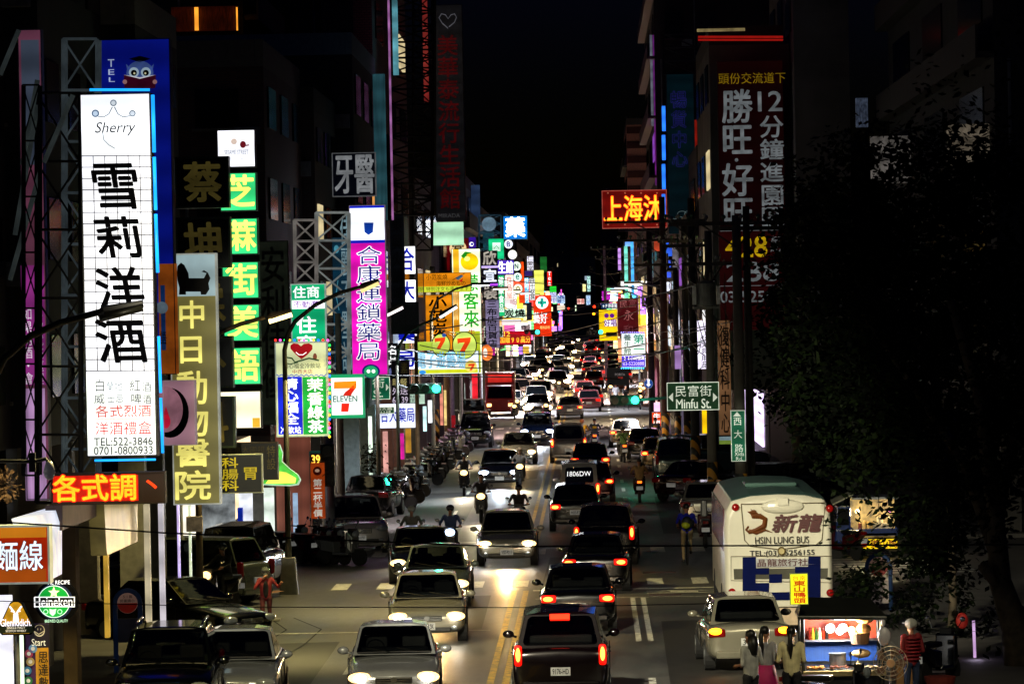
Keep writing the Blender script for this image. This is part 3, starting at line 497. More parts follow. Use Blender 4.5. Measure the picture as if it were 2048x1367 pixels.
sign('animal_hospital_sign', 'tall grey and gold animal hospital sign with a black dog silhouette on top', (342, 506, 437, 1009), 97, .4, face=mat('#8a8248', .45, 0, .42, .2, .6), border=2.5, fm=mat('#c8ccc0', .45, 0, .4),
 panels=(((352, 509, 431, 592), E('#9fb8bc', .6, .25, 1)),),
 texts=tuple((ch, b, E('#f4e87a', .8), 'h', .03) for ch, b in (('中', (354, 600, 414, 660)), ('日', (350, 668, 414, 730)), ('動', (352, 740, 418, 812)), ('物', (348, 812, 420, 876)), ('醫', (350, 876, 422, 936)), ('院', (345, 940, 424, 1002)))),
 shapes=[('poly', [(354, 545), (355, 532), (362, 525), (369, 530), (377, 546), (378, 556), (408, 556), (413, 546), (403, 543), (408, 540), (416, 545), (421, 556), (417, 566), (419, 578), (412, 589), (402, 589), (401, 583), (372, 583), (372, 589), (358, 589), (359, 575), (355, 560)], mat('#05070c', .6))])
# black plaques with gold characters
for i, (ch, b) in enumerate((('蔡', (350, 313, 458, 416)), ('坤', (351, 434, 461, 536)), ('霖', (356, 553, 464, 660)), ('外', (360, 672, 466, 776)), ('科', (362, 793, 470, 896)))):
    w = b[2]-b[0]
    sign('plaque_sign', ('black plaque with a large gold character, topmost of the stack above the dog sign', 'black plaque with a gold character, second of the stack', 'black plaque half hidden by the animal hospital sign, beside the third green light box', 'black plaque beside the fifth green light box', 'black plaque lowest of the stack, beside the pale yellow light box')[i], b, 104, .45, face=mat('#040806', .15), border=4, frame='#4a5648', fm=mat('#2e3a30', .3, .5),
      texts=((ch, (b[0]+16, b[1]+10, b[2]-12, b[3]-8), GOLD, 'h', .05, -.06),), group='black clinic plaques')
GRN = E('#38dc80', .95, .3, 1.2); YLT = E('#f4ff70', 1.25)
for i, (ch, b) in enumerate((('芝', (440, 345, 513, 422)), ('蔴', (442, 436, 516, 509)), ('街', (444, 523, 518, 597)), ('美', (447, 608, 520, 682)), ('語', (450, 694, 522, 769)))):
    sign('english_school_sign', 'green light box with a yellow character, '+('topmost', 'second from top', 'middle one', 'fourth from top', 'lowest')[i]+' of the column of five', b, 108, .4, face=GRN, border=2, fm=mat('#3a6a4a', .4, 0, .12),
      texts=((ch, (b[0]+6, b[1]+4, b[2]-2, b[3]-4), E('#0c9a38', .5), 'h', .06), (ch, (b[0]+6, b[1]+4, b[2]-2, b[3]-4), YLT, 'h', .045, 0, 1)), group='green school light boxes')
sign('english_school_sign', 'small white light box with faint grey lettering above the green column', (434, 259, 511, 335), 108, .4, face=WF, border=2, frame='#5a6070', texts=(('SESAME STREET', (449, 300, 497, 309), mat('#8a98a8', .5, 0, .5), 'f', .01), ('ENGLISH', (461, 314, 486, 322), mat('#b0bac4', .5, 0, .6), 'f', .01)), shapes=[('disc', (468, 283, 6), mat('#f0d8c8', .5, 0, .8)), ('disc', (486, 289, 6, 7), mat('#a02030', .5, 0, .4)), ('line', [((486, 292), (498, 290)), 1.4], mat('#a02030', .5, 0, .4))])
sign('light_box', 'pale yellow light box below the green column', (440, 781, 523, 857), 108, .4, face=E('#fff4d0', 1.1, .2, 1), border=2, frame='#50503a', panels=(((505, 835, 520, 854), E('#f0b830', .7)),))
sign('plaque_sign', 'narrow dark green board with small gold characters below the lowest light box', (440, 884, 556, 960), 107, .3, face=mat('#060a06', .3), border=2, frame='#6a5a3a', texts=(('北京大國超', (452, 892, 530, 906), GOLDD), ('特設', (533, 890, 552, 940), GOLD, 'v')))
sign('clinic_sign', 'dark green stomach clinic sign with yellow characters', (428, 908, 525, 986), 101, .3, face=mat('#04100a', .4, 0, .05), border=2, frame='#c8c890', fm=mat('#a8a878', .4, 0, .3), texts=(('科腸科', (443, 914, 478, 982), E('#c8b020', .65), 'v', .02), ('胃', (484, 932, 518, 960), E('#c8b020', .65), 'h', .02)))
sign('amway_board', 'tall unlit olive board with dark characters right of the green column', (520, 481, 580, 850), 125, .3, face=mat('#3c4436', .6, 0, .09), border=2, frame='#2c3028', texts=(('安利佳優', (522, 492, 574, 800), mat('#050605', .6), 'v', .03),), cat='board')  # board has no lamp; weak emission stands in for street light on it
c = P(565, 930, 112); s = 112/F; r = thing('foot_sign', 'green foot shaped sign with a yellow rim below the heart sign', 'sign', c); foot = [(548, 890), (560, 888), (566, 905), (564, 922), (578, 936), (596, 950), (601, 960), (596, 970), (580, 972), (540, 970), (520, 968), (540, 940)]
q = MB(); q.prism([((x-565)*s, (930-y)*s) for x, y in foot], 0, .2); obj('cabinet', q, mat('#d8ffe0', .4, 0, .5), r); q = MB(); q.prism([((x-565)*s*.95-.01, (930-y)*s*.93) for x, y in foot], -.02, 0); obj('face', q, E('#58d848', .8, .5, 3), r)
q = MB(); q.prism([((x-565)*s, (930-y)*s) for x, y in ((530, 966), (550, 940), (572, 944), (592, 956), (590, 966))], -.03, -.02); obj('panel', q, E('#f0f060', .9), r)
# realty, drinks, convenience store
TEAL = E('#10b878', .7, .25, 1)
sign('realty_sign', 'green realty sign with white characters and a purple line on a white band', (582, 567, 652, 700), 140, .35, face=TEAL, border=2, fm=mat('#c8e8d8', .4, 0, .4), panels=(((584, 600, 649, 617), WL),), texts=(('住商', (585, 572, 640, 597), WHE, 'h', .03), ('不動產', (586, 601, 638, 616), E('#7010a0', .7), 'h', .02, 0, 2), ('住', (592, 632, 634, 668), WHE, 'h', .035), ('商', (592, 670, 634, 700), WHE, 'h', .035)))
BLU, GN2 = E('#0a20d0', .75, .3, 1.2), E('#0a9838', .75, .3, 1.2)
r = sign('drinks_sign', 'drinks shop sign with a red smiling heart over a blue and a green column', (551, 683, 656, 873), 118, .4, face=E('#d4dca8', .75, .2, 1), border=2.5, fm=mat('#b8c8b8', .4, 0, .4), panels=(((556, 753, 605, 868), BLU), ((606, 753, 653, 868), GN2)),
 texts=(('清心福全', (566, 756, 598, 850), WHE, 'v', .03, 0, 3), ('冷飲站', (561, 852, 603, 867), WHE, 'h', .025, 0, 3), ('茉香綠茶', (614, 756, 648, 866), WHE, 'v', .03, 0, 3), ('清心福全冷飲站', (566, 726, 642, 737), mat('#1c3018', .6)), ('中西大店', (584, 738, 626, 747), mat('#c01828', .5, 0, .3))),
 shapes=[('poly', [(603, 718), (591, 708), (581, 697), (581, 690), (587, 686), (596, 687), (602, 692), (608, 687), (618, 686), (625, 690), (625, 698), (615, 709)], E('#a80818', .65)), ('line', [((592, 704), (598, 709), (606, 709), (613, 704)), .9], WHE, 1), ('line', [((566, 721), (572, 714), (584, 716), (590, 724), (604, 720), (618, 716), (638, 720)), 1.7], mat('#1c6a38', .5, 0, .2)), ('line', [((568, 724), (580, 728), (596, 724)), 1.2], mat('#1c6a38', .5, 0, .2)), ('disc', (630, 713, 4, 7), mat('#b06048', .5, 0, .3)), ('line', [([(553+i*5, 750+(1.6 if i % 2 else -1.6)) for i in range(21)]), 1], E('#2048c0', .6))])
BC = ['#ff2a20', '#20ff60', '#2060ff', '#ff50d0', '#ffc030']
for i in range(34):
    px, py = ((551+i*9.5, 680) if i < 12 else (659, 690+(i-12)*8.7))
    p = P(px, py, 117.8)-r.location; q = MB(); q.sph(p, .035, 6, 4); obj('bulb', q, E(BC[i*3 % 5], 2.2), r)
OG, RD = E('#ff8a10', .9), E('#e82008', .85)
sign('store_sign', 'convenience store sign with a big orange and red numeral on white, green border', (659, 748, 729, 836), 122, .35, face=E('#10a868', .75), border=1.5, fm=mat('#20c888', .4, 0, .4), panels=(((663, 755, 725, 829), E('#fbfffb', 1.05)),),
 texts=(('ELEVEN', (666, 791, 715, 803), E('#10806a', .6), 'f', .03, 0, 3),), shapes=[('poly', [(668, 763), (713, 761), (713, 773), (710, 776), (668, 777)], OG, 2), ('poly', [(700, 776), (713, 764), (713, 774), (704, 786), (702, 791), (686, 791), (690, 784)], RD, 2), ('poly', [(683, 806), (699, 806), (697, 823), (682, 823)], RD, 2)])
PK = E('#e010b0', .85, .35, .7)
sign('pharmacy_sign', 'tall magenta chain pharmacy sign with white edged blue characters', (701, 410, 773, 750), 150, .4, face=PK, border=1.5, fm=mat('#9a88a0', .4, 0, .3), panels=(((699, 416, 769, 480), E('#f4f8ff', 1.1)), ((698, 411, 769, 416), BLU), ((700, 480, 771, 486), BLU)),
 texts=tuple((ch, b, mm, 'h', bd, 0, 3+lv) for ch, b in zip('合康連鎖藥局', [(712, 492+i*38.3+0, 764, 492+(i+1)*38.3) for i in range(6)]) for mm, bd, lv in ((WHE, .06, 0), (E('#0a10a0', .5), .015, 1))),
 shapes=[('disc', (742, 742, 18, 14), mat('#1a2a90', .5, 0, .4), 2), ('disc', (742, 743, 14, 12), E('#20a868', .7), 3), ('disc', (737, 742, 3.5), WHE, 4), ('disc', (747, 742, 3.5), WHE, 4), ('poly', [(728, 445), (747, 445), (746, 464), (737, 470), (729, 464)], E('#1040b0', .6), 2)] )
sign('dentist_sign', 'navy dentist sign with two large grey white characters', (664, 305, 752, 393), 149.6, .3, face=mat('#0e1834', .5, 0, .05), border=2, fm=mat('#a0a4a8', .5, 0, .16), texts=(('牙', (668, 306, 708, 392), mat('#b8bcc0', .6, 0, .30), 'h', .055), ('醫', (708, 306, 750, 392), mat('#b8bcc0', .6, 0, .30), 'h', .055)))
sign('salon_sign', 'dark teal vertical sign with pale characters half hidden behind the magenta sign', (666, 474, 699, 748), 150.6, .3, face=mat('#0a4a68', .5, 0, .25, .5, 1), border=1, frame='#24343c', texts=(('佳麗不墅訪', (682, 430, 704, 745), mat('#9ac0cc', .5, 0, .35), 'v', .02),), shapes=[('disc', (673, 498, 5, 8), mat('#58b0c8', .5, 0, .4)), ('line', [((676, 560), (672, 590), (678, 620)), .8], mat('#58b0c8', .5, 0, .4))])
sign('hotpot_board', 'narrow dark slate hotpot board with faint characters right of the magenta sign', (781, 430, 809, 606), 186, .3, face=mat('#202834', .6, 0, .05), border=.7, frame='#503034', texts=(('東與火鍋城', (783, 434, 806, 604), mat('#050608', .6), 'v', .03),), cat='board')
sign('optician_sign', 'dark unlit optician box with faint spectacles below the hotpot board', (782, 604, 838, 668), 178, .35, face=mat('#0c0c16', .5, 0, .03), border=1, frame='#20202a', texts=(('眼鏡', (785, 618, 836, 652), mat('#2c2830', .5, 0, .05), 'h', .02),), shapes=[('disc', (820, 611, 4), mat('#28282e', .5, 0, .05)), ('disc', (829, 611, 4), mat('#28282e', .5, 0, .05))])  # box is unlit, slight emission replaces the ambient light
DB = E('#0818b8', .7)
for i, (ch, b) in enumerate((('合', (806, 492, 831, 548)), ('大', (807, 559, 832, 604)), ('藥', (796, 652, 834, 686)), ('局', (797, 698, 834, 738)))):
    sign('pharmacy_box', ('white box with a blue character behind the hotpot board', 'white box with a blue stroke right above the optician box', 'white box with blue strokes just below the optician box', 'white box with a large blue character left of the game arcade sign')[i], b, 200, .3, face=WL, border=.6, frame='#30406a', texts=((ch, (b[0]-8, b[1]+3, b[2]-2, b[3]-3), DB, 'h', .05),), group='white pharmacy boxes')
sign('pharmacy_sign', 'wide white sign with blue characters under the street name signs', (758, 806, 832, 856), 182, .3, face=E('#e8f0ff', 1.0), border=1, frame='#506080', texts=(('合大藥局', (760, 814, 830, 846), DB, 'h', .035),))
sign('dress_board', 'dark blue board with glowing white characters left of the numeral arcade sign', (776, 686, 796, 760), 190, .25, face=mat('#0a1028', .5, 0, .1), border=.5, texts=(('名品', (776, 690, 795, 730), WHE, 'v', .03), ('飾', (777, 735, 791, 752), E('#8088c8', .6))))
sign('snack_board', 'narrow black board with cream characters and phone digits', (783, 720, 819, 808), 184, .25, face=mat('#180c24', .5, 0, .05), border=.5, texts=(('素', (801, 724, 816, 748), GOLD), ('助餐', (784, 756, 815, 772), E('#d8c880', .6)), ('外送', (784, 774, 816, 790), E('#e0d0e8', .6)), ('65 39', (785, 793, 816, 806), E('#e0d0e8', .7), 'f', .02)))
sign('small_sign', 'small pale sign with blue lettering under the left traffic signal', (817, 786, 850, 808), 188, .25, face=E('#c8e8d0', .75), border=.6, frame='#6a7a70', texts=(('專業零體', (819, 789, 841, 796), NAVY), ('琪', (819, 796, 830, 806), NAVY)))
sign('department_store_board', 'huge dark grey vertical board with dull red characters and a heart outline', (868, 10, 928, 443), 215, .6, face=mat('#3a3a40', .7, 0, .07, .3, 2), border=1, frame='#2a2a2c', cat='board',  # unlit board, faint glow put in to brighten it
 texts=(('美華泰流行生活館', (876, 70, 920, 420), mat('#7a1018', .6, 0, .14), 'v', .03), ('MIRADA', (877, 427, 920, 435), mat('#6a6a6e', .6, 0, .2), 'f', .01)), shapes=[('line', [((896, 57), (884, 46), (878, 36), (883, 28), (891, 30), (896, 38), (902, 30), (909, 28), (913, 35), (909, 45), (898, 54)), 1.1], mat('#80808a', .6, 0, .25))])
strip('backlit_board', 'pale green lit panel below the huge dark board', 866, 927, 444, 490, 216, E('#b8f0c8', .75, .3, 1), 'panel', .2)
OA = E('#e88a10', .8, .35, 1.0)
sign('grill_sign', 'orange grill restaurant sign with three lines of black writing and a fish', (847, 545, 942, 584), 228, .35, face=OA, border=.8, frame='#302008', panels=(((848, 572, 941, 583), E('#c8d838', .8)),), texts=(('小范炭燒', (852, 548, 895, 560), K), ('海鮮炒めもの', (872, 561, 932, 572), K), ('特別注文も承ります', (852, 573, 938, 582), K, 'h', .01, 0, 3)), shapes=[('poly', [(910, 556), (922, 549), (927, 552), (916, 560)], mat('#5080a0', .5, 0, .5)), ('poly', [(918, 562), (926, 556), (924, 564)], E('#d02010', .7)), ('line', [((905, 560), (930, 546)), .6], mat('#803018', .5))])
sign('grill_sign', 'tall orange grill sign with black brush characters under the fish sign', (847, 589, 905, 700), 230, .35, face=OA, border=.8, frame='#503008', texts=(('小范炭燒', (857, 592, 895, 700), K, 'v', .04),))
sign('lemon_sign', 'tall white and yellow sign with a lemon and green brush characters', (905, 497, 963, 748), 240, .35, face=E('#f4ffd8', 1.1, .2, .6), border=1, frame='#504010', panels=(((906, 498, 918, 545), E('#f8b820', .9)), ((907, 545, 919, 720), E('#d89018', .8)), ((912, 662, 961, 745), E('#b8c828', .7))), texts=(('檬客來', (926, 548, 958, 656), E('#10b020', .75), 'v', .035, 0, 1), ('牛', (935, 658, 951, 672), E('#c05018', .6), 'h', .02, 0, 3), ('LEMON GREEN', (908, 580, 916, 640), E('#fff0a0', .8), 'f', 0, 0, 3)), shapes=[('disc', (939, 523, 18, 17), E('#f8c808', 1.0), 1), ('disc', (934, 517, 6, 5), E('#fff080', 1.1), 2), ('poly', [(922, 512), (930, 503), (945, 505), (934, 508), (931, 520)], E('#20a020', .7), 2)])
r = sign('arcade_sign', 'white game arcade sign with cyan characters and round sevens on top', (831, 702, 958, 748), 214, .4, face=E('#e8f8ff', 1.0, .2, 1), border=1, frame='#203040', panels=(((833, 738, 956, 746), E('#c8d020', .8)),), texts=(('電子遊藝場', (832, 702, 932, 738), mat('#082848', .5), 'h', .05), ('電子遊藝場', (832, 702, 932, 738), E('#90dcff', .95), 'h', .012, 0, 1)),
 shapes=[('disc', (882, 690, 19, 24), mat('#20301a', .5)), ('disc', (882, 690, 17.5, 22), E('#c8e060', .85), 1), ('disc', (929, 690, 25, 28), mat('#20301a', .5)), ('disc', (929, 690, 23, 26), E('#d0e868', .85), 1), ('disc', (942, 732, 12), E('#e8d060', .9), 1), ('poly', [(852, 683), (870, 683), (870, 700), (833, 700), (833, 684)], E('#b8d848', .8))] +
 [('poly', [(x+k*dx, y+k*dy) for dx, dy in ((-11, -9), (11, -11), (10, -4), (1, 12), (-7, 12), (1, -3), (-8, -2), (-10, 0))], E('#e84010', .85), 2) for x, y, k in ((880, 685, 1), (928, 688, 1.25), (943, 733, .6))] + [('disc', (888, 670, 4), E('#3060c0', .6), 2), ('disc', (845, 744, 7, 4), E('#3090e0', .8), 2)])
sign('pawnshop_sign', 'dark red pawnshop sign with a cream disc behind the lemon sign', (893, 476, 938, 545), 262, .3, face=mat('#7a0a10', .5, 0, .4), border=.6, shapes=[('disc', (916, 497, 17), E('#e8c890', .8))], texts=(('當', (903, 484, 929, 510), mat('#5a0810', .5), 'h', .05, 0, 2),))
sign('small_sign', 'small violet sign with a white swirl behind the pawnshop sign', (937, 474, 952, 496), 268, .3, face=E('#3a18a0', .6), border=.4, shapes=[('disc', (943, 488, 4.5), WHE), ('disc', (944, 488, 2.5), DB, 1)])
for i, (ch, b) in enumerate((('欣', (962, 501, 995, 532)), ('宜', (963, 537, 996, 566)), ('裝', (964, 572, 997, 600)))):
    sign('dress_sign', 'black box with a grey white character, '+('top', 'middle', 'bottom')[i]+' of the three dress shop boxes', b, 272, .3, face=mat('#0a0c14', .4, 0, .1), border=.6, frame='#30303a', texts=((ch, (b[0]+3, b[1]+1, b[2]-2, b[3]-1), E('#c8c0b0' if i != 1 else '#e8f0ff', .55 if i != 1 else .9), 'h', .06),), group='dress shop boxes')
for i, y in enumerate((533.5, 569)): strip('glow_strip', ('violet', 'purple')[i]+' neon strip between the dress shop boxes, '+('upper', 'lower')[i]+' one', 963, 996, y-2, y+2, 271, E(('#c8b0ff', '#b040ff')[i], 1.3), 'neon', .1)
sign('fabric_sign', 'lilac grey cloth shop sign with black brush characters', (971, 599, 999, 696), 276, .3, face=mat('#a89cc8', .5, 0, .45), border=.5, texts=(('三布店百貨店', (974, 600, 995, 694), K, 'v', .03),))
sign('green_light_sign', 'green sign with a white flower square among the far left signs', (977, 477, 1008, 518), 300, .3, face=E('#18c880', .85), border=.4, shapes=[('poly', [(985, 485), (1001, 485), (1001, 502), (985, 502)], E('#d8ffe8', .9)), ('line', [((988, 497), (993, 491), (998, 497)), .8], E('#18a868', .7), 1)])
sign('neon_pharmacy_sign', 'square blue neon pharmacy sign with a glowing white character', (1007, 432, 1054, 478), 330, .5, face=E('#1080e8', .9, .25, .6), border=.8, fm=mat('#2090e0', .4, 0, .6), texts=(('藥', (1010, 434, 1051, 476), E('#80c8ff', 1.6), 'h', .06), ('藥', (1010, 434, 1051, 476), E('#ffffff', 10.0), 'h', .03, 0, 1)))
sign('life_store_sign', 'white sign with purple edged bright characters', (995, 520, 1028, 549), 296, .3, face=E('#5030c0', .7), border=.5, texts=(('生館', (996, 522, 1027, 548), E('#ffffff', 2.0), 'h', .06),))
sign('vertical_sign', 'narrow green vertical sign with white marks left of the round boards', (996, 550, 1009, 632), 292, .3, face=E('#18b870', .85), border=.4, texts=(('健康食品', (997, 553, 1008, 625), WHE, 'v', .02),))
sign('vertical_sign', 'white vertical sign with faint red characters beside the green one', (1010, 550, 1027, 600), 294, .3, face=E('#fff0e8', 1.1), border=.4, texts=(('良品屋', (1012, 553, 1025, 598), E('#e08070', .8), 'v', .02),))
for i, (x, y, rr, cc, ic, tx) in enumerate(((1017, 488, 9.5, '#f0f4ff', '#1018a0', 'B'), (1025, 509, 10, '#fffff4', '#e0e0d8', ''), (1033, 532, 10, '#e8ffe8', '#0a3a5a', 'N'), (1035, 554, 9.5, '#e8fff8', '#18a890', 'e'), (1036, 577, 10, '#fffce0', '#b8a818', 'o'))):
    round_sign('round_sign', 'round white sign '+('with a blue letter, topmost of the five discs', 'left blank, second of the five discs', 'with a dark letter, middle of the five discs', 'with a teal ring, fourth of the five discs', 'with a yellow ring, lowest of the five discs')[i], x, y, rr, 310, [('disc', (x, y, rr*.9), E(cc, 1.1), 0)], [(tx, (x-4, y-5, x+4, y+5), E(ic, .6), 'f', .05, 1)] if tx else [])
sign('grill_sign', 'white and black sign with brush characters below the round fan', (1007, 617, 1051, 636), 300, .3, face=E('#d8ffe0', 1.0), border=.5, texts=(('炭燒', (1008, 618, 1050, 635), K, 'h', .05),))
round_sign('fan_sign', 'round sign with a red and white fan pattern', 1020, 604, 14, 302, [('disc', (1020, 604, 13), E('#f8f0f0', 1.0), 0)] + [('poly', [(1020, 606), (1020+12*math.cos(a_), 606+12*math.sin(a_)), (1020+12*math.cos(a_+.16), 606+12*math.sin(a_+.16))], E('#d03050', .7), 1) for a_ in (-1.5, -1.1, -.7, -.3, .1)], [])
sign('clinic_sign', 'red sign with a white disc and a teal cross, white script below', (1067, 590, 1103, 672), 420, .4, face=E('#e83008', .85), border=.3, shapes=[('disc', (1084, 605, 12.5), WL), ('poly', [(1075, 602), (1081, 602), (1081, 596), (1087, 596), (1087, 602), (1093, 602), (1093, 608), (1087, 608), (1087, 614), (1081, 614), (1081, 608), (1075, 608)], E('#20c0a8', .7), 1)], texts=(('R', (1081, 602, 1086, 609), K, 'f', .03, 0, 2), ('藝好', (1066, 624, 1095, 648), WHE, 'h', .04), ('眼科診所', (1080, 651, 1100, 658), E('#ffe080', .9))))
sign('led_ticker', 'red LED board with yellow characters above the red truck', (999, 662, 1062, 690), 345, .3, face=E('#c00820', .6), border=.6, frame='#500810', texts=(('12', (1008, 663, 1020, 672), E('#ffd040', 1.2), 'f', .02), ('加贈90高分', (1000, 672, 1061, 686), E('#ffc030', 1.2), 'h', .04)))
# crowd of small signs far down the left side
for b, Y, cc, tx, tc, lab in (((1041, 523, 1048, 566), 380, '#f04808', '', '', 'orange vertical sign beside the round white discs'), ((1054, 512, 1067, 541), 470, '#f0f0ff', '仁愛堂', '#401808', 'small white sign with dark writing below the blue neon sign'), ((1080, 513, 1094, 544), 520, '#186828', '', '', 'dim green sign with a rounded top'),
  ((1068, 540, 1088, 590), 440, '#e8e860', '', '', 'pale yellow vertical sign above the red cross sign'), ((1094, 542, 1104, 572), 470, '#e82010', 'Tea', '#ffffff', 'small red sign with white letters'), ((1099, 572, 1113, 584), 480, '#20d030', '', '', 'small bright green panel'), ((1099, 584, 1113, 606), 480, '#f4f4ff', '咖啡', '#3050c0', 'white panel below the bright green one'),
  ((1049, 541, 1065, 552), 400, '#382880', '', '', 'violet box left of the yellow vertical sign'), ((1049, 555, 1058, 606), 390, '#60c8f0', '時尚', '#ffffff', 'sky blue vertical sign'), ((1059, 556, 1070, 600), 395, '#f0f4f8', '早餐', '#303030', 'white vertical sign with boxes'), ((1038, 588, 1050, 606), 385, '#e84010', '', '', 'orange square beside the fan'),
  ((1113, 590, 1130, 607), 560, '#c8e8ff', '攝影', '#2040a0', 'small pale blue sign far down the left side'), ((1114, 610, 1130, 620), 540, '#e8d8c0', '', '', 'tiny cream sign above the far traffic'), ((1154, 597, 1169, 608), 700, '#f8d0c8', '專賣', '#c03020', 'tiny pink white sign in the far centre'), ((1172, 590, 1181, 610), 620, '#d0f0ff', '房屋', '#2060c0', 'pale cyan sign in the far centre'),
  ((1165, 567, 1172, 583), 800, '#f8f0a0', '', '', 'tiny yellow window sign in the far centre'), ((1174, 552, 1181, 583), 640, '#c0f0e8', 'OPEN', '#30807a', 'narrow pale green vertical sign in the far centre'), ((1121, 578, 1124, 592), 650, '#ff60e0', '', '', 'tiny pink neon bar'), ((1150, 610, 1153, 622), 600, '#e0ffd0', '', '', 'tiny pale bar beside the far red lights'),
  ((1003, 638, 1042, 650), 330, '#fff0f0', '', '', 'bright white light panel above the red ticker'), ((1008, 650, 1030, 662), 332, '#ff70c0', '', '', 'pink light panel left of the red ticker'), ((1042, 650, 1060, 660), 360, '#301828', '正宗', '#e8d0d0', 'dark sign right of the pink light panel'), ((1053, 604, 1064, 640), 400, '#101828', '', '', 'dark blue box left of the red cross sign'), ((972, 690, 990, 712), 282, '#c818a0', '', '', 'magenta panel above the red truck'), ((1004, 560, 1010, 580), 299, '#ffffff', '', '', 'white strip behind the round white discs')):
    sign('small_sign', lab, b, Y, .3, face=E(cc, .95 if lin(cc)[0]+lin(cc)[1] > .6 else .6), border=.4, frame='#181820', texts=((tx, b, E(tc, .6 if tc != '#ffffff' else 1.1), 'h' if b[2]-b[0] > b[3]-b[1] else 'v', .02),) if tx else ())
c = P(974, 705, 274); q = MB(); q.sph((0, 0, 0), (.36, .36, .48), 14, 10); r = thing('lantern', 'orange and white paper lantern beside the lemon sign', 'lantern', c); obj('shade', q, E('#ff7a30', 1.0, .3, 4), r); q = MB(); q.tube([(0, 0, .46), (0, 0, .7)], .03, 6); obj('cap', q, K, r); q = MB(); q.sph((-.06, -.12, 0), (.22, .26, .36), 12, 8); obj('panel', q, E('#fff0e0', 1.0), r)
c = P(978, 447, 312); s = 312/F; r = round_sign('round_board', 'round pale blue unlit board on a steel frame left of the blue neon sign', 978, 448, 15, 312, [('disc', (978, 448, 14), mat('#8ab0c8', .5, 0, .35), 0)], [], mat('#5a7a90', .5, 0, .1))  # unlit board, its glow stands in for light falling on it
strip('glow_panel', 'teal lit wall panel under the round pale blue board', 966, 988, 462, 500, 314, mat('#206878', .6, 0, .25, .4, .5), 'panel', .3)
strip('glow_panel', 'bluish concrete wall face with the blue neon light put into its glow', 930, 960, 370, 440, 316, mat('#5878b0', .7, 0, .12, .6, .6), 'panel', .3)  # neon light on the wall painted in as emission
# street name signs
SG = mat('#06502a', .4, 0, .20, .1, 1); SGB = mat('#0a8058', .4, 0, .32, .1, 1); SW = mat('#e8f0d8', .5, 0, .75)
def namesign(label, b, Y, g, texts, arrows=(), yaw=0): return sign('street_name_sign', label, b, Y, .05, face=g, border=1.2, fm=SW, texts=tuple((t, bb, SW)+tuple(o) for t, bb, *o in texts), shapes=[('poly', pp, SW) for pp in arrows], cat='street sign', yaw=yaw)
namesign('green street name sign with two arrows hanging from the right signal pole', (1334, 764, 1438, 820), 147.5, SG, (('民富街', (1349, 770, 1424, 794),), ('Minfu St.', (1352, 797, 1422, 816), 'f', .02)), ([(1337, 794), (1346, 785), (1346, 803)], [(1435, 794), (1426, 785), (1426, 803)]))
namesign('green street name sign partly behind the convenience store sign', (680, 754, 780, 799), 174, SGB, (('民富街', (694, 757, 770, 777),), ('Minfu St.', (697, 780, 766, 794), 'f', .02)), ([(778, 774), (772, 767), (772, 781)],))
namesign('narrow vertical green street name sign on the tall utility pole', (1462, 820, 1491, 922), 139, SGB, (('西', (1466, 833, 1484, 851)), ('大', (1467, 859, 1485, 877)), ('路', (1469, 887, 1487, 904)), ('Xida', (1469, 903, 1488, 911), 'f', .01), ('Rd.', (1472, 913, 1486, 920), 'f', .01)), ([(1466, 832), (1474, 823), (1482, 832)],))
namesign('small green street name sign among the wires left of the traffic light', (968, 652, 1006, 674), 300, SG, (('北大路', (974, 655, 1002, 662)), ('Beida Rd.', (973, 666, 1002, 671), 'f', .01)))
namesign('small dark green lane sign below the left signal arm', (748, 813, 789, 827), 180, SG, (('西大路', (752, 814, 785, 820)), ('624巷', (760, 820, 782, 826))))
# ================================================================ the signs, right side
NR, NY = E('#e02008', .75, .4, .7), E('#ffb428', 1.6)
sign('neon_bath_sign', 'red neon bathhouse sign with glowing yellow brush characters reaching over the street', (1204, 380, 1334, 456), 250, .5, face=mat('#8a1008', .4, 0, .5, .4, .8), border=1.5, fm=mat('#d06050', .5, 0, .45), texts=(('上海沐', (1206, 390, 1326, 446), E('#ff3410', 2.0), 'h', .075), ('上海沐', (1206, 390, 1326, 446), NY, 'h', .025, 0, 1)), shapes=[('disc', (x, y, 1.6), mat('#e08060', .4, 0, .5)) for x in (1216, 1250, 1282, 1314) for y in (386, 449)])
sign('outlet_board', 'dark teal outlet board with violet outlined characters and an elephant line mark', (1335, 148, 1390, 467), 232, .5, face=mat('#0c3844', .6, 0, .09, .2, 1), border=.8, frame='#0a242c', cat='board',  # no lamp inside, ambient light on the board put in as weak emission
 texts=tuple((ch, b, mm, 'h', bd, 0, lv) for ch, b in (('暢', (1340, 182, 1374, 218)), ('貨', (1341, 221, 1374, 258)), ('中', (1342, 262, 1375, 298)), ('心', (1343, 302, 1376, 336))) for mm, bd, lv in ((mat('#3a30a0', .5, 0, .25), .05, 0), (mat('#0c3844', .6, 0, .09, .2, 1), .012, 1))) + (('les', (1343, 435, 1354, 441), mat('#a8b8b8', .5, 0, .3), 'f', 0), ('enphants', (1345, 440, 1383, 447), mat('#a8b8b8', .5, 0, .3), 'f', 0)),
 shapes=[('line', [([(1364+9*math.cos(i*.4), 428+6*math.sin(i*.4)) for i in range(16)]), .5], mat('#88a0a0', .5, 0, .3)), ('line', [([(1375+6*math.cos(i*.4), 428+6*math.sin(i*.4)) for i in range(16)]), .5], mat('#88a0a0', .5, 0, .3))])
BR, BW, BY = mat('#48080c', .6, 0, .05, .3, .8), mat('#a8b0b4', .6, 0, .24, .35, 3), mat('#c8a018', .6, 0, .22)  # unlit billboard colours, with light falling on them put in as glow
